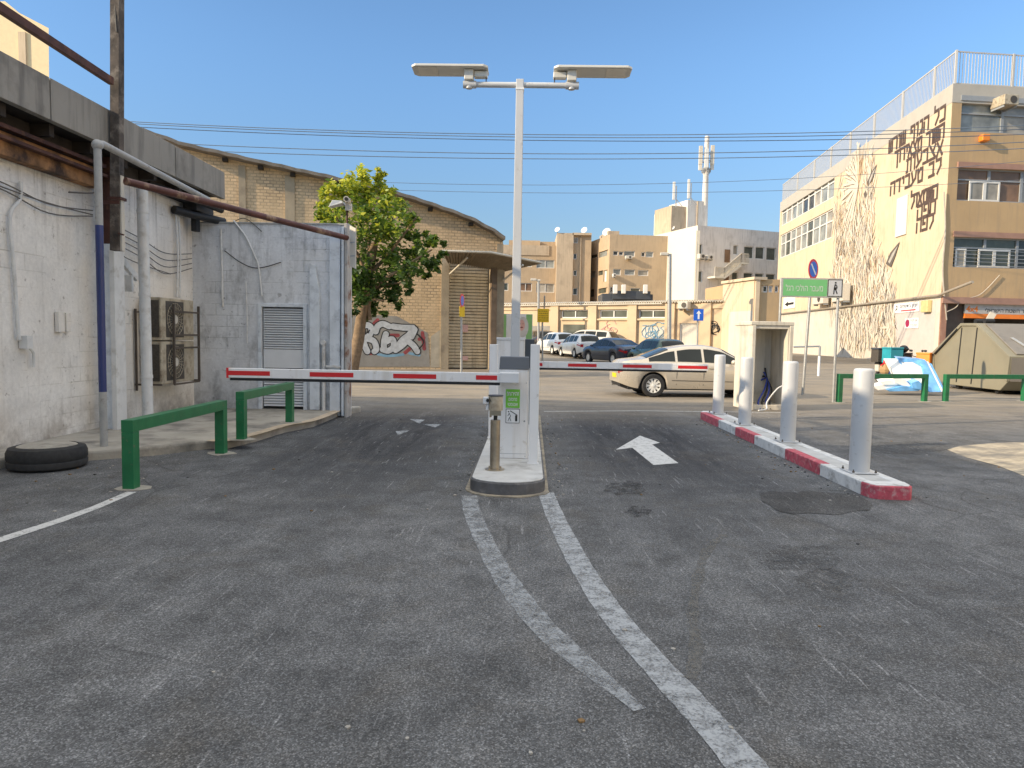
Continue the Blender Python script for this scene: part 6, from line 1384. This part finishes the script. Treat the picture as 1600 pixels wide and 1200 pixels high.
# canopy
Y1 = 29.3
cA, cB, cC = onY(690, 393.5, 29.2), onY(768, 396, 29.9), onY(846, 412, 31.5); cD, cE = FW.p(FW.on(786,420)[0], FW.z(784,425), .1), FW.p(FW.on(700,416)[0], FW.z(735,414), .1)
mb = MB(); n = 26
def lerp(a, b, t): return a+(b-a)*t
fe = [cA, cB, cC]
def front(t): return lerp(cA, cB, t*2) if t < .5 else lerp(cB, cC, t*2-1)
for i in range(n):
    t0_, t1_ = i/n, (i+1)/n; tm = (t0_+t1_)/2
    for (p, q_, hp, hq) in ((t0_, tm, 0, .09), (tm, t1_, .09, 0)):
        f0, f1 = front(p)+Vector((0,0,hp)), front(q_)+Vector((0,0,hq)); r0_, r1_ = lerp(cE, cD, p)+Vector((0,0,hp)), lerp(cE, cD, q_)+Vector((0,0,hq)); tz = Vector((0,0,.03))
        mb.hexa([f0, f1, r1_, r0_, f0+tz, f1+tz, r1_+tz, r0_+tz])
cn = build('canopy', mb, TINB, wh)
mb = MB(); mb.tube([FW.p(FW.on(703,428)[0], FW.z(703,428), .05), onY(730, 403, 29.9)], .05, 6); mb.tube([FW.p(FW.on(782,441)[0], FW.z(782,441), .05), onY(817, 414, 30.9)], .05, 6); build('brace', mb, TIN, cn)
mb = MB(); e = Vector((0,-.02,.0)); mb.tube([cA+Vector((0,-.03,.04)), cB+Vector((0,-.03,.04)), cC+Vector((0,-.03,.04))], .05, 5); build('front_edge', mb, TIN, cn)
# painted patches and graffiti on the brick wall
def wpoly(pts, n0=.004): return [FW.p(*FW.on(x, y), n0) for x, y in pts]
mb = MB(); mb.prism(wpoly([(540,494),(585,492),(620,494),(640,505),(668,520),(672,573),(540,573)], .006), FW.N*.004); mb.prism(wpoly([(673,526),(692,512),(700,510),(700,574),(673,574)], .005), FW.N*.004, 1); build('paint_patch', mb, [SPGR, M('pale patched render', (.42,.37,.29), .9, var=.2, vs=3)], wh)
def stroke_poly(mbx, pts, r, n0, m):                    # fat round pen line lying on the wall
    P = [FW.on(x, y) for x, y in smooth2(pts)]
    k = len(P)
    L, R_ = [], []
    for i in range(k):
        t = Vector(P[min(i+1,k-1)])-Vector(P[max(i-1,0)]); t.normalize(); p = Vector((-t.y, t.x))
        L.append(Vector(P[i])+p*r); R_.append(Vector(P[i])-p*r)
    for i in range(k-1): mbx.poly([FW.p(v.x, v.y, n0) for v in (L[i], R_[i], R_[i+1], L[i+1])], m)
    for c in (P[0], P[-1]): mbx.poly([FW.p(c[0]+cos(2*pi*i/12)*r, c[1]+sin(2*pi*i/12)*r, n0+.0002) for i in range(12)], m)
def smooth2(pts): return [tuple(p) for p in smoothpts([Vector((a, b)) for a, b in pts], 5)]
letters = [
 [(565,510),(566,525),(570,540),(574,549)], [(563,511),(574,508),(580,513),(577,524),(568,530)], [(572,529),(584,533),(588,545),(585,549)],
 [(608,510),(598,506),(590,510),(587,518)], [(603,522),(600,534),(600,545)], [(603,534),(613,530),(615,541),(607,548),(598,546)],
 [(614,510),(630,512),(645,512)], [(645,512),(640,522),(628,532),(618,547)], [(648,515),(643,526)], [(618,547),(628,540),(636,532)], [(636,532),(646,540),(652,549)],
]
mb = MB()
for i, L_ in enumerate(letters): stroke_poly(mb, L_, .175, .0125+i*.0004, 0)
for i, L_ in enumerate(letters): stroke_poly(mb, L_, .13, .0185+i*.0004, 1)
for p in ([(583,507),(590,500)], [(605,505),(612,509)], [(611,524),(622,524)], [(578,552),(590,551)], [(633,551),(640,545)], [(655,530),(662,528)], [(660,520),(663,545)]): stroke_poly(mb, p, .08, .0115, 2)
for p in ([(590,553),(605,556),(630,554)], [(640,552),(655,555)]): stroke_poly(mb, p, .06, .0117, 3)
for p in ([(655,545),(662,535),(657,527),(652,522)],[(575,520),(577,516)]): stroke_poly(mb, p, .03, .0235, 0)
build('graffiti', mb, [INK, SILV, SPRED, SPBL], wh, recalc=False)
# ------------------------------------------------------------------ tree
tb = onG(560, 585, gz(27)); ty = 26.5
q = thing('street_tree', 'leafy green tree with its sunlit top painted yellowish in front of the brick warehouse', 'tree', (tb.x, ty, gz(ty)))
tr = MB(); P = lambda px, py, y=ty: onY(px, py, y)
tr.tube(smoothpts([P(548,588), P(553,560), P(560,530), P(564,500), P(572,460), P(578,420), P(585,380)], 3), .26, 10, r1=.14)
rt = random.Random(2)
for (e, m_) in (((520,330),(560,400)), ((560,290),(575,360)), ((610,300),(590,370)), ((650,340),(605,400)), ((675,390),(610,430)), ((640,440),(590,450)), ((525,400),(568,430)), ((600,470),(578,470))):
    s0 = P(578-rt.uniform(0,8), m_[1]+30); tr.tube(smoothpts([s0, P(*m_, ty+rt.uniform(-.4,.4)), P(*e, ty+rt.uniform(-1.2,1.2))], 3), .09, 6, r1=.03)
build('trunk', tr, BARK, q, smooth=60)
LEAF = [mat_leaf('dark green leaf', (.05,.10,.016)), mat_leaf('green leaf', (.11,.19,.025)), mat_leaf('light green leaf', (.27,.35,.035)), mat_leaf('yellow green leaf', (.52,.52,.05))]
cl = [(530,300,22),(550,283,22),(575,285,24),(600,295,20),(515,325,24),(545,320,28),(580,318,30),(612,320,24),(510,350,20),(540,355,28),(575,355,32),(610,352,30),(640,360,22),(525,385,18),(560,390,30),(595,392,32),(630,392,26),(662,388,18),(572,425,28),(605,428,30),(635,425,24),(665,415,16),(575,458,24),(602,455,24),(628,448,18),(558,440,18),(645,345,14),(498,335,12),(655,370,14),(690,398,9),(578,478,14),(668,430,9),(505,305,10),(617,470,9),(500,365,10),(640,460,9),(590,270,12),(678,375,10),(536,408,12),(625,478,6),(548,440,16),(560,468,15),(585,480,13),(542,470,10),(600,490,8),(680,410,12),(690,380,7),(650,400,20),(562,452,24),(578,482,16),(548,486,12),(566,492,10),(535,350,24),(590,340,30),(520,300,16)]
lf = MB()
for (cx, cy, r) in cl:
    d0 = rt.uniform(-1.5, 1.5)*min(1, r/20); R = r/FPX*ty*1.05; cen = P(cx, cy, ty+d0)
    nsub = max(3, int(r*.42))
    for s_ in range(nsub):
        v = Vector((rt.gauss(0,1), rt.gauss(0,1), rt.gauss(0,1))).normalized()*R*rt.uniform(.35, 1.0); sc_ = cen+v; rs = R*rt.uniform(.2,.36)
        for k in range(int(26+rs*30)):
            p = sc_+Vector((rt.gauss(0,1), rt.gauss(0,1), rt.gauss(0,1)))*rs*.6
            a = Vector((rt.gauss(0,1), rt.gauss(0,1), rt.gauss(0,.6))).normalized(); b = a.cross(Vector((rt.gauss(0,1), rt.gauss(0,1), rt.gauss(0,1))).normalized()); b = b.normalized() if b.length > .01 else a.orthogonal()
            L = rt.uniform(.07, .15); w = L*.42
            hz_ = (350-cy)/90+ (560-cx)/500 + rt.gauss(0, .45); m = 3 if hz_ > .6 else 2 if hz_ > .0 else 1 if hz_ > -.7 else 0  # leaf tone picked lighter towards upper left, painting in the sunlit side
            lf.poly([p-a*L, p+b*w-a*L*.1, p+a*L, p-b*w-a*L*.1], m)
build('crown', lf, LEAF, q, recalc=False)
print('leaves', len(lf.f))

# ------------------------------------------------------------------ small street signs and far lamps
def spost(name, label, cat, px, pyb, pyt, Yp, r=.04):
    c = onY(px, pyb, Yp); q = thing(name, label, cat, (c.x, Yp, gz(Yp))); mb = MB(); mb.tube([(c.x, Yp, gz(Yp)), (onY(px, pyt, Yp).x, Yp, onY(px, pyt, Yp).z)], r, 8); build('post', mb, GALV, q, smooth=50); return q, c
q, c = spost('no_stopping_sign', 'sign post with a yellow plate in front of the roller shutter', 'sign', 721, 575, 462, 27, .045)
F_ = Frame((c.x, 26.9), (.22, .97)); mb = MB(); disc(mb, F_, 0, onY(721,470,27).z, .26, 0, .01); pz = build('round_plate', mb, REDS, q); mb = MB(); disc(mb, F_, 0, onY(721,470,27).z, .19, .011, .014); build('blue_disc', mb, BLUES, pz)
F_ = Frame((c.x, 26.9), (.6, .8)); mb = MB(); mb.fb(F_, -.14, .14, onY(721,495,27).z, onY(721,479,27).z, 0, .02); build('yellow_plate', mb, YEL, q)
q, c = spost('yellow_notice_sign', 'square yellow notice sign on a post right of the gate machines', 'sign', 847.5, 570, 483, 36, .045)
F_ = Frame((c.x, 35.9), (1, 0)); mb = MB(); u0, z0_ = F_.on(839.5, 503.5); u1, z1_ = F_.on(858, 482.5); mb.fb(F_, u0, u1, z0_, z1_, 0, .03); yp_ = build('yellow_plate', mb, YEL, q, bevel=.01)
mb = MB(); w = u1-u0; ry = random.Random(9)
for r in range(5):
    x = u0+w*.1
    while x < u1-w*.15: l_ = ry.uniform(.03,.09); mb.fb(F_, x, x+l_, z0_+(z1_-z0_)*(.14+.16*r), z0_+(z1_-z0_)*(.2+.16*r), .031, .033); x += l_+.03
build('faded_print', mb, M('faded ochre print', (.35,.2,.01), .5), yp_)
F_ = Frame((onY(850.5,470,36.5).x, 36.3), (.12, .99)); mb = MB(); disc(mb, F_, 0, onY(851,471,36.5).z, .3, 0, .02); build('round_back', mb, DGREY, q)
mb = MB(); mb.tube([Vector((onY(850.5,470,36.5).x, 36.35, onY(851,484,36.5).z)), Vector((onY(850.5,470,36.5).x, 36.35, onY(851,463,36.5).z))], .035, 6); build('upper_post', mb, GALV, q)
q, c = spost('one_way_sign', 'square blue sign with white up arrow in front of the apricot workshop', 'sign', 1090.5, 535, 483, 40, .045)
F_ = Frame((c.x, 39.9), (1, 0)); u0, z0_ = F_.on(1083.5, 501); u1, z1_ = F_.on(1099.5, 483); mb = MB(); mb.fb(F_, u0, u1, z0_, z1_, 0, .03); bp = build('blue_plate', mb, BLUES, q, bevel=.01)
w = u1-u0; h = z1_-z0_; cu_ = (u0+u1)/2; mb = MB(); mb.prism([F_.p(cu_, z0_+h*.88, .031), F_.p(cu_-w*.25, z0_+h*.6, .031), F_.p(cu_-w*.09, z0_+h*.6, .031), F_.p(cu_-w*.09, z0_+h*.14, .031), F_.p(cu_+w*.09, z0_+h*.14, .031), F_.p(cu_+w*.09, z0_+h*.6, .031), F_.p(cu_+w*.25, z0_+h*.6, .031)], F_.N*.003); build('white_arrow', mb, WSIGN, bp)
def farlamp(label, px, pyb, pyt, Yp, hx0, hx1):
    q, c = spost('street_lamp', label, 'street lamp', px, pyb, pyt, Yp, .12 if Yp < 45 else .09); a, b = onY(hx0, pyt, Yp).x, onY(hx1, pyt, Yp).x; z = onY(px, pyt, Yp).z
    mb = MB(); mb.box(a, b, Yp-.15, Yp+.15, z-.08, z+.08); mb.box(b-.05, onY(px+3,pyt,Yp).x, Yp-.1, Yp+.1, z-.1, z+.02); build('lamp_head', mb, PALE, q, bevel=.02)
farlamp('grey street lamp with a flat head in front of the white building', 1046.5, 540, 397, 42, 1032, 1044)
farlamp('small street lamp with a flat head beside the yellow notice sign', 841.5, 540, 437, 52, 829, 838)
# billboard
FBb = Frame(onY(785, 510, 38)[:2], (1, -.03)); q = thing('billboard', 'green and grey billboard with a smiling pink face behind the gate machines', 'billboard', onY(808, 540, 38))
a, b = FBb.on(784.5,510)[0], FBb.on(832,510)[0]; z0_, z1_ = FBb.z(808,550), FBb.z(808,490.5)
mb = MB(); mb.fb(FBb, a, b, z0_, z1_, -.1, 0); bb = build('panel', mb, WSIGN, q)
mb = MB(); mb.fb(FBb, a+.02, FBb.on(791,510)[0], z0_+.02, z1_-.02, .001, .004); mb.fb(FBb, FBb.on(822,510)[0], b-.02, z0_+.02, z1_-.02, .001, .004); build('green_band', mb, PGREEN, bb)
mb = MB(); mb.fb(FBb, FBb.on(799,510)[0], FBb.on(811,510)[0], z0_+.02, z1_-.02, .001, .004); build('grey_band', mb, PGREY, bb)
mb = MB(); c = FBb.on(816, 508)
def ell(cx, cz, rx, rz, n0, m): mb.prism([FBb.p(cx+cos(2*pi*i/20)*rx, cz+sin(2*pi*i/20)*rz, n0) for i in range(20)], FBb.N*.003, m)
ell(c[0]+.04, c[1]-.1, .3, .55, .005, 1); ell(c[0]-.03, c[1], .17, .3, .009, 0); ell(c[0]-.03, c[1]-.12, .08, .035, .0125, 2)
for s_ in (-1, 1): ell(c[0]-.03+s_*.07, c[1]+.07, .025, .015, .0125, 3)
build('printed_face', mb, [SKIN, PHAIR, SPRED, INK], bb)
# overhead wires
def wirep(px, py, Yw): return onY(px, py, Yw)
for i, pts in enumerate((((205,190),(812,210),(1600,196)), ((205,193),(812,214),(1600,202)), ((205,198),(812,219),(1600,210)), ((230,222),(812,240),(1600,222)), ((280,234),(812,248),(1600,232)), ((600,285),(812,289),(1600,252)), ((650,298),(812,301),(1600,281)))):
    Yw = 40+.15*i; P3 = [Vector((p[0], p[1])) for p in pts]; mb = MB(); arr = []
    for k in range(-10, 33):
        x = 200+k*50; p0, p1, p2 = P3; L_ = ((x-p1.x)*(x-p2.x))/((p0.x-p1.x)*(p0.x-p2.x)); M_ = ((x-p0.x)*(x-p2.x))/((p1.x-p0.x)*(p1.x-p2.x)); N_ = ((x-p0.x)*(x-p1.x))/((p2.x-p0.x)*(p2.x-p1.x))
        arr.append(onY(x, p0.y*L_+p1.y*M_+p2.y*N_, Yw))
    mb.tube(arr, .022 if i < 5 else .013, 5)
    tag(build('overhead_wire', mb, WIRE, smooth=60), ['topmost overhead wire crossing the sky', 'second overhead wire, just below the topmost', 'third overhead wire, lowest of the upper bunch', 'upper wire of the middle pair crossing the sky', 'lower wire of the middle pair crossing the sky', 'thin overhead wire below the middle pair', 'lowest and faintest overhead wire'][i], 'wire', 'overhead wires across the street')
# ------------------------------------------------------------------ cars
def lin(pts, x):
    if x <= pts[0][0]: return pts[0][1]
    for i in range(len(pts)-1):
        if x <= pts[i+1][0]:
            k = (x-pts[i][0])/(pts[i+1][0]-pts[i][0]); return pts[i][1]+(pts[i+1][1]-pts[i][1])*k
    return pts[-1][1]
def soft(pts, x, w=.1): return sum(lin(pts, x+d*w) for d in (-1,-.5,0,.5,1))/5
KINDS = {
 'sedan': dict(L=4.6, W=.88, top=[(-2.3,.80),(-2.24,.99),(-1.65,1.06),(-1.0,1.33),(-.4,1.43),(.15,1.44),(.55,1.37),(1.15,1.04),(1.6,.96),(2.1,.84),(2.3,.66)], belt=[(-2.3,.78),(-2.1,.93),(-1.4,.97),(0,.93),(1.1,.90),(1.9,.80),(2.3,.62)], wh=(-1.38,1.32), win=(-1.55,.98), pil=[-.75,.0], rear=(-1.58,-.95), front=(.58,1.12)),
 'hatch': dict(L=3.95, W=.85, top=[(-1.97,.9),(-1.93,1.05),(-1.72,1.38),(-1.4,1.48),(-.6,1.52),(.2,1.50),(.55,1.40),(1.1,1.06),(1.5,.97),(1.85,.80),(1.97,.62)], belt=[(-1.97,.88),(-1.8,1.0),(-1,.98),(0,.94),(1,.90),(1.6,.80),(1.97,.6)], wh=(-1.22,1.25), win=(-1.5,.95), pil=[-.85,-.02], rear=(-1.92,-1.66), front=(.55,1.08)),
 'suv': dict(L=4.5, W=.92, top=[(-2.25,.95),(-2.2,1.1),(-2.0,1.5),(-1.7,1.62),(-.5,1.68),(.3,1.66),(.65,1.55),(1.2,1.18),(1.6,1.1),(2.1,.98),(2.25,.75)], belt=[(-2.25,.95),(-2,1.12),(0,1.08),(1.1,1.03),(1.8,.95),(2.25,.72)], wh=(-1.38,1.4), win=(-1.85,1.08), pil=[-1.0,-.1], rear=(-2.2,-1.95), front=(.66,1.18)),
}
def car(label, kind, paint, loc, rz, cat='car', rimm=None, r=.32, group='cars in the street'):
    K = KINDS[kind]; q = thing0('parked_car', label, cat, group); L, Wd = K['L'], K['W']; h = L/2
    def wx(x): e = max(0, (abs(x)-(h-.55))/.55); return Wd*(1-.16*e**2.2)
    def sec(x):
        zt = soft(K['top'], x, .07); zb = min(soft(K['belt'], x, .1), zt-.015); w = wx(x)
        zs = .24+.14*max(0, (abs(x)-(h-.5))/.5)**1.5
        for xw in K['wh']:
            d = abs(x-xw); ra = r+.055
            if d < ra: zs = max(zs, r+sqrt(ra*ra-d*d))
        g_ = zt-zb; yr = w*.94-.42*min(g_, .5)-(.02 if g_ > .05 else 0)
        m1 = max(zs+.02, zs+(zb-zs)*.25); m2 = max(zs+.04, zs+(zb-zs)*.62)
        return [(w*.93, zs), (w*.985, m1), (w, m2), (w*.985, zb-.05*min(1,(zb-zs)/.3)), (w*.94, zb), (yr, zt-.06*min(1,g_/.3)), (yr*.86, zt-.015), (yr*.5, zt+.01), (0, zt+.018)]
    xs_ = [-h+L*i/92 for i in range(93)]; mb = MB(); rows_ = []
    for x in xs_:
        s_ = sec(x); full = [(y, z) for y, z in s_]+[(-y, z) for y, z in reversed(s_[:-1])]; rows_.append(len(mb.v)); mb.v += [Vector((x, y, z)) for y, z in full]
    n = 17
    for i in range(92):
        for j in range(n-1): a = rows_[i]+j; b = rows_[i+1]+j; mb.f.append([a, a+1, b+1, b]); mb.m.append(0)
    mb.f.append([rows_[0]+j for j in range(n)]); mb.m.append(0); mb.f.append([rows_[-1]+j for j in reversed(range(n))]); mb.m.append(0)
    body = build('body', mb, paint, q, smooth=38)
    mb = MB(); mb.box(-h+.25, h-.25, -Wd*.80, Wd*.80, .2, .62); mb.box(-h+.04, -h+.5, -Wd*.7, Wd*.7, .28, .42); build('underbody', mb, BLACK, q)
    def pt(x, j, f, o):
        s_ = sec(x); A = Vector((x,)+s_[j]); B = Vector((x,)+s_[j+1]); p = A.lerp(B, f); d = (B-A); nn = Vector((0, d.z, -d.y)); nn = nn.normalized() if nn.length > 1e-6 else Vector((0,0,1)); return p+nn*o
    def patch(x0, x1, j, f0, f1, nm, mat, side, o=.006, ncol=8, minh=.09):
        mb = MB(); xs2 = [x0+(x1-x0)*i/ncol for i in range(ncol+1)]; ok = [x for x in xs2 if soft(K['top'], x, .07)-soft(K['belt'], x, .1) > minh]
        if len(ok) < 2: return
        for i in range(len(ok)-1):
            c = [pt(ok[i], j, f0, o), pt(ok[i+1], j, f0, o), pt(ok[i+1], j, f1, o), pt(ok[i], j, f1, o)]
            if side < 0: c = [Vector((v.x, -v.y, v.z)) for v in c][::-1]
            mb.poly(c)
        return build(nm, mb, mat, q, recalc=False, smooth=60)
    edges = [K['win'][0]]+K['pil']+[K['win'][1]]
    for s_ in (1, -1):
        for i in range(len(edges)-1): patch(edges[i]+.035, edges[i+1]-.035, 4, .1, .9, 'side_window', CARG, s_)
    def top_patch(x0, x1, nm):
        mb = MB(); N_ = 8; xs2 = [x0+(x1-x0)*i/N_ for i in range(N_+1)]; js = [(5,.25),(6,0.),(7,0.),(7,1.)]
        for i in range(N_):
            for k in range(3):
                for s_ in (1, -1):
                    def T_(x, a): s3 = sec(x); A = Vector((x,)+s3[a[0]]); B = Vector((x,)+s3[min(a[0]+1,8)]); p = A.lerp(B, a[1]); sl2 = (soft(K['top'], x+.05,.07)-soft(K['top'], x-.05,.07))/.1; nn = Vector((-sl2, 0, 1)).normalized(); p = p+nn*.008; return Vector((p.x, p.y*s_, p.z))
                    c = [T_(xs2[i], js[k]), T_(xs2[i+1], js[k]), T_(xs2[i+1], js[k+1]), T_(xs2[i], js[k+1])]
                    mb.poly(c if s_ > 0 else c[::-1])
        build(nm, mb, CARG, q, recalc=False, smooth=60)
    top_patch(K['rear'][0], K['rear'][1], 'rear_window'); top_patch(K['front'][0], K['front'][1], 'windscreen')
    for xw in K['wh']:
        for s_ in (1, -1):
            yo = s_*(Wd-.02); mb = MB(); mb.lathe((xw, yo-s_*.2, r), [(r*.64,0),(r-.02,0),(r,.03),(r,.17),(r-.03,.2),(r*.66,.2),(r*.62,.18)], 28, axis=(0,s_,0), caps=False); wh_ = build('wheel', mb, TYRE, q, smooth=40)
            mb = MB(); ri = r*.63
            for k in range(10):
                t = 2*pi*k/10; d = Vector((cos(t), 0, sin(t))); e = Vector((-sin(t), 0, cos(t))); c = Vector((xw, yo-s_*.03, r))
                mb.hexa([c+d*.04-e*.022, c+d*.04+e*.022, c+d*.04+e*.022-Vector((0,s_*.04,0)), c+d*.04-e*.022-Vector((0,s_*.04,0)), c+d*ri-e*.034, c+d*ri+e*.034, c+d*ri+e*.034-Vector((0,s_*.04,0)), c+d*ri-e*.034-Vector((0,s_*.04,0))])
            mb.lathe((xw, yo-s_*.05, r), [(.05,0),(.05,.03),(.03,.035)], 12, axis=(0,s_,0)); mb.lathe((xw, yo-s_*.06, r), [(ri+.012,0),(ri+.012,.045),(ri-.012,.045),(ri-.012,0)], 28, axis=(0,s_,0), caps=False) ; mb.lathe((xw, yo-s_*.13, r), [(ri-.01,0),(ri-.01,.01)], 20, 1, axis=(0,s_,0)); build('rim', mb, [ALLOY, BLACK], wh_)
    # lamps
    for s_ in (1, -1):
        for nm, xa, xb, zz, m in (('tail_light', -h+.0, -h+.30, None, TAIL), ('headlight', h-.42, h-.06, None, HEAD)):
            mb = MB(); N_ = 5
            for i in range(N_):
                xa_, xb_ = xa+(xb-xa)*i/N_, xa+(xb-xa)*(i+1)/N_
                c = [pt(xa_, 2, .35, .008), pt(xb_, 2, .35, .008), pt(xb_, 3, .5, .008), pt(xa_, 3, .5, .008)]
                if s_ < 0: c = [Vector((v.x, -v.y, v.z)) for v in c][::-1]
                mb.poly(c)
            xe = xa if nm == 'tail_light' else xb; sgn = -1 if nm == 'tail_light' else 1
            se = sec(-h if nm == 'tail_light' else h); yo = se[2][0]*s_; zl0 = se[2][1]-.0; zl1 = se[3][1]+.02
            if nm == 'tail_light':
                mb.box(min(yo*.72, yo*.98), max(yo*.72, yo*.98), 0, 0, 0, 0) if False else None
                e = -h-.006; mb.hexa([(e,yo*.72,zl0),(e,yo*.985,zl0),(e+.01,yo*.985,zl0),(e+.01,yo*.72,zl0),(e,yo*.68,zl1),(e,yo*.97,zl1),(e+.01,yo*.97,zl1),(e+.01,yo*.68,zl1)])
            else:
                e = h-.004; mb.hexa([(e-.01,yo*.6,zl0-.02),(e-.01,yo*.985,zl0-.02),(e+.006,yo*.97,zl0-.02),(e+.006,yo*.6,zl0-.02),(e-.01,yo*.66,zl1),(e-.01,yo*.98,zl1),(e+.006,yo*.97,zl1),(e+.006,yo*.66,zl1)])
            build(nm, mb, m, q, recalc=False)
    zpl = .62 if kind == 'sedan' else .72
    if kind == 'sedan': zpl = .56
    mb = MB(); mb.box(-h-.015, -h-.002, -.26, .26, zpl-.06, zpl+.06); mb.box(h+.002, h+.015, -.26, .26, .42, .53); build('number_plate', mb, PLATE, q)
    mb = MB(); mb.box(h-.01, h+.006, -.45, .45, .56, .64); mb.box(h-.01, h+.005, -.6, .6, .3, .4); build('grille', mb, BLACK, q)
    # door seams, handles, mirrors
    for s_ in (1, -1):
        mb = MB()
        for x in (K['pil'][0]-.0, K['pil'][1], K['win'][1]-.05):
            a = pt(x, 0, .6, .003); b = pt(x, 3, .95, .003); c = pt(x, 2, .0, .004); 
            pts = [Vector((v.x, v.y*s_, v.z)) for v in (a, c, b)]; mb.tube(pts, .006, 4)
        a = pt(K['pil'][0]-.6 if False else K['wh'][0]+.5, 1, .2, .004); b = pt(K['wh'][1]-.5, 1, .2, .004); mb.tube([Vector((v.x, v.y*s_, v.z)) for v in (a, b)], .008, 4)
        build('door_seam', mb, BLACK, q)
        for x in (K['pil'][0]+.12, K['pil'][1]+.12):
            a = pt(x, 2, .75, .012); mb = MB(); y_ = a.y*s_; mb.box(x, x+.17, min(y_, y_+s_*.02), max(y_, y_+s_*.02), a.z-.015, a.z+.015); build('door_handle', mb, paint, q)
        a = pt(K['win'][1]-.18, 4, .1, .02); mb = MB(); mb.ball((a.x, (a.y+.1)*s_, a.z+.05), (.07,.09,.065), 0, 10, 6); build('mirror', mb, paint, q, smooth=60)
    mb = MB(); mb.tube([(-h+.3, .5, .27), (-h+.02, .5, .27)], .03, 8); build('exhaust', mb, GALV, q)
    return place(q, loc, rz)
cg0 = onG(1021, 621)
P1 = mat_carpaint('champagne metallic paint', (.56,.50,.41), .25)
rz1 = radians(4); # rear wheel is 1.38 behind the centre, on the camera side
lx, ly = -1.38, -.88; cx_, cy2 = cg0.x-(lx*cos(rz1)-ly*sin(rz1)), cg0.y-(lx*sin(rz1)+ly*cos(rz1))
car('champagne saloon car crossing behind the right boom', 'sedan', P1, (cx_, cy2, 0), rz1)
PW = mat_carpaint('white car paint', (.78,.78,.77), .0); PW2 = mat_carpaint('warm white car paint', (.74,.73,.70), .0)
def pc(px, Yc): p = onY(px, 540, Yc); return (p.x, Yc, gz(Yc))
hd = radians(118)
car('white hatchback at the left end of the row, left of the other white hatchback', 'hatch', PW, pc(869, 49.0), radians(110), r=.3)
car('white hatchback with red tail lamp parked left of the dark blue car', 'hatch', PW2, pc(905, 45.5), radians(107), r=.3)
car('warm white off road car parked behind the white hatchbacks', 'suv', mat_carpaint('pale champagne suv paint', (.66,.62,.54), .2), pc(918, 52), radians(150), r=.36)
car('dark blue saloon parked between the white hatchback and the champagne car', 'sedan', mat_carpaint('dark blue paint', (.035,.05,.085), .4), pc(958, 39.5), radians(114))
car('dark green hatchback half hidden behind the champagne car', 'hatch', mat_carpaint('dark green paint', (.04,.085,.06), .3), pc(1026, 35.5), radians(105), r=.31)
car('dark grey saloon facing the camera beside the blue arrow sign', 'sedan', mat_carpaint('dark grey paint', (.07,.07,.075), .4), pc(1110, 50), radians(-58))
car('white hatchback mostly hidden behind the concrete niche', 'hatch', PW, pc(1150, 48), radians(95), r=.3)
car('dark small car at the far left end of the row behind the notice post', 'hatch', mat_carpaint('black paint', (.03,.03,.032), .3), pc(842, 54), radians(110), r=.3)
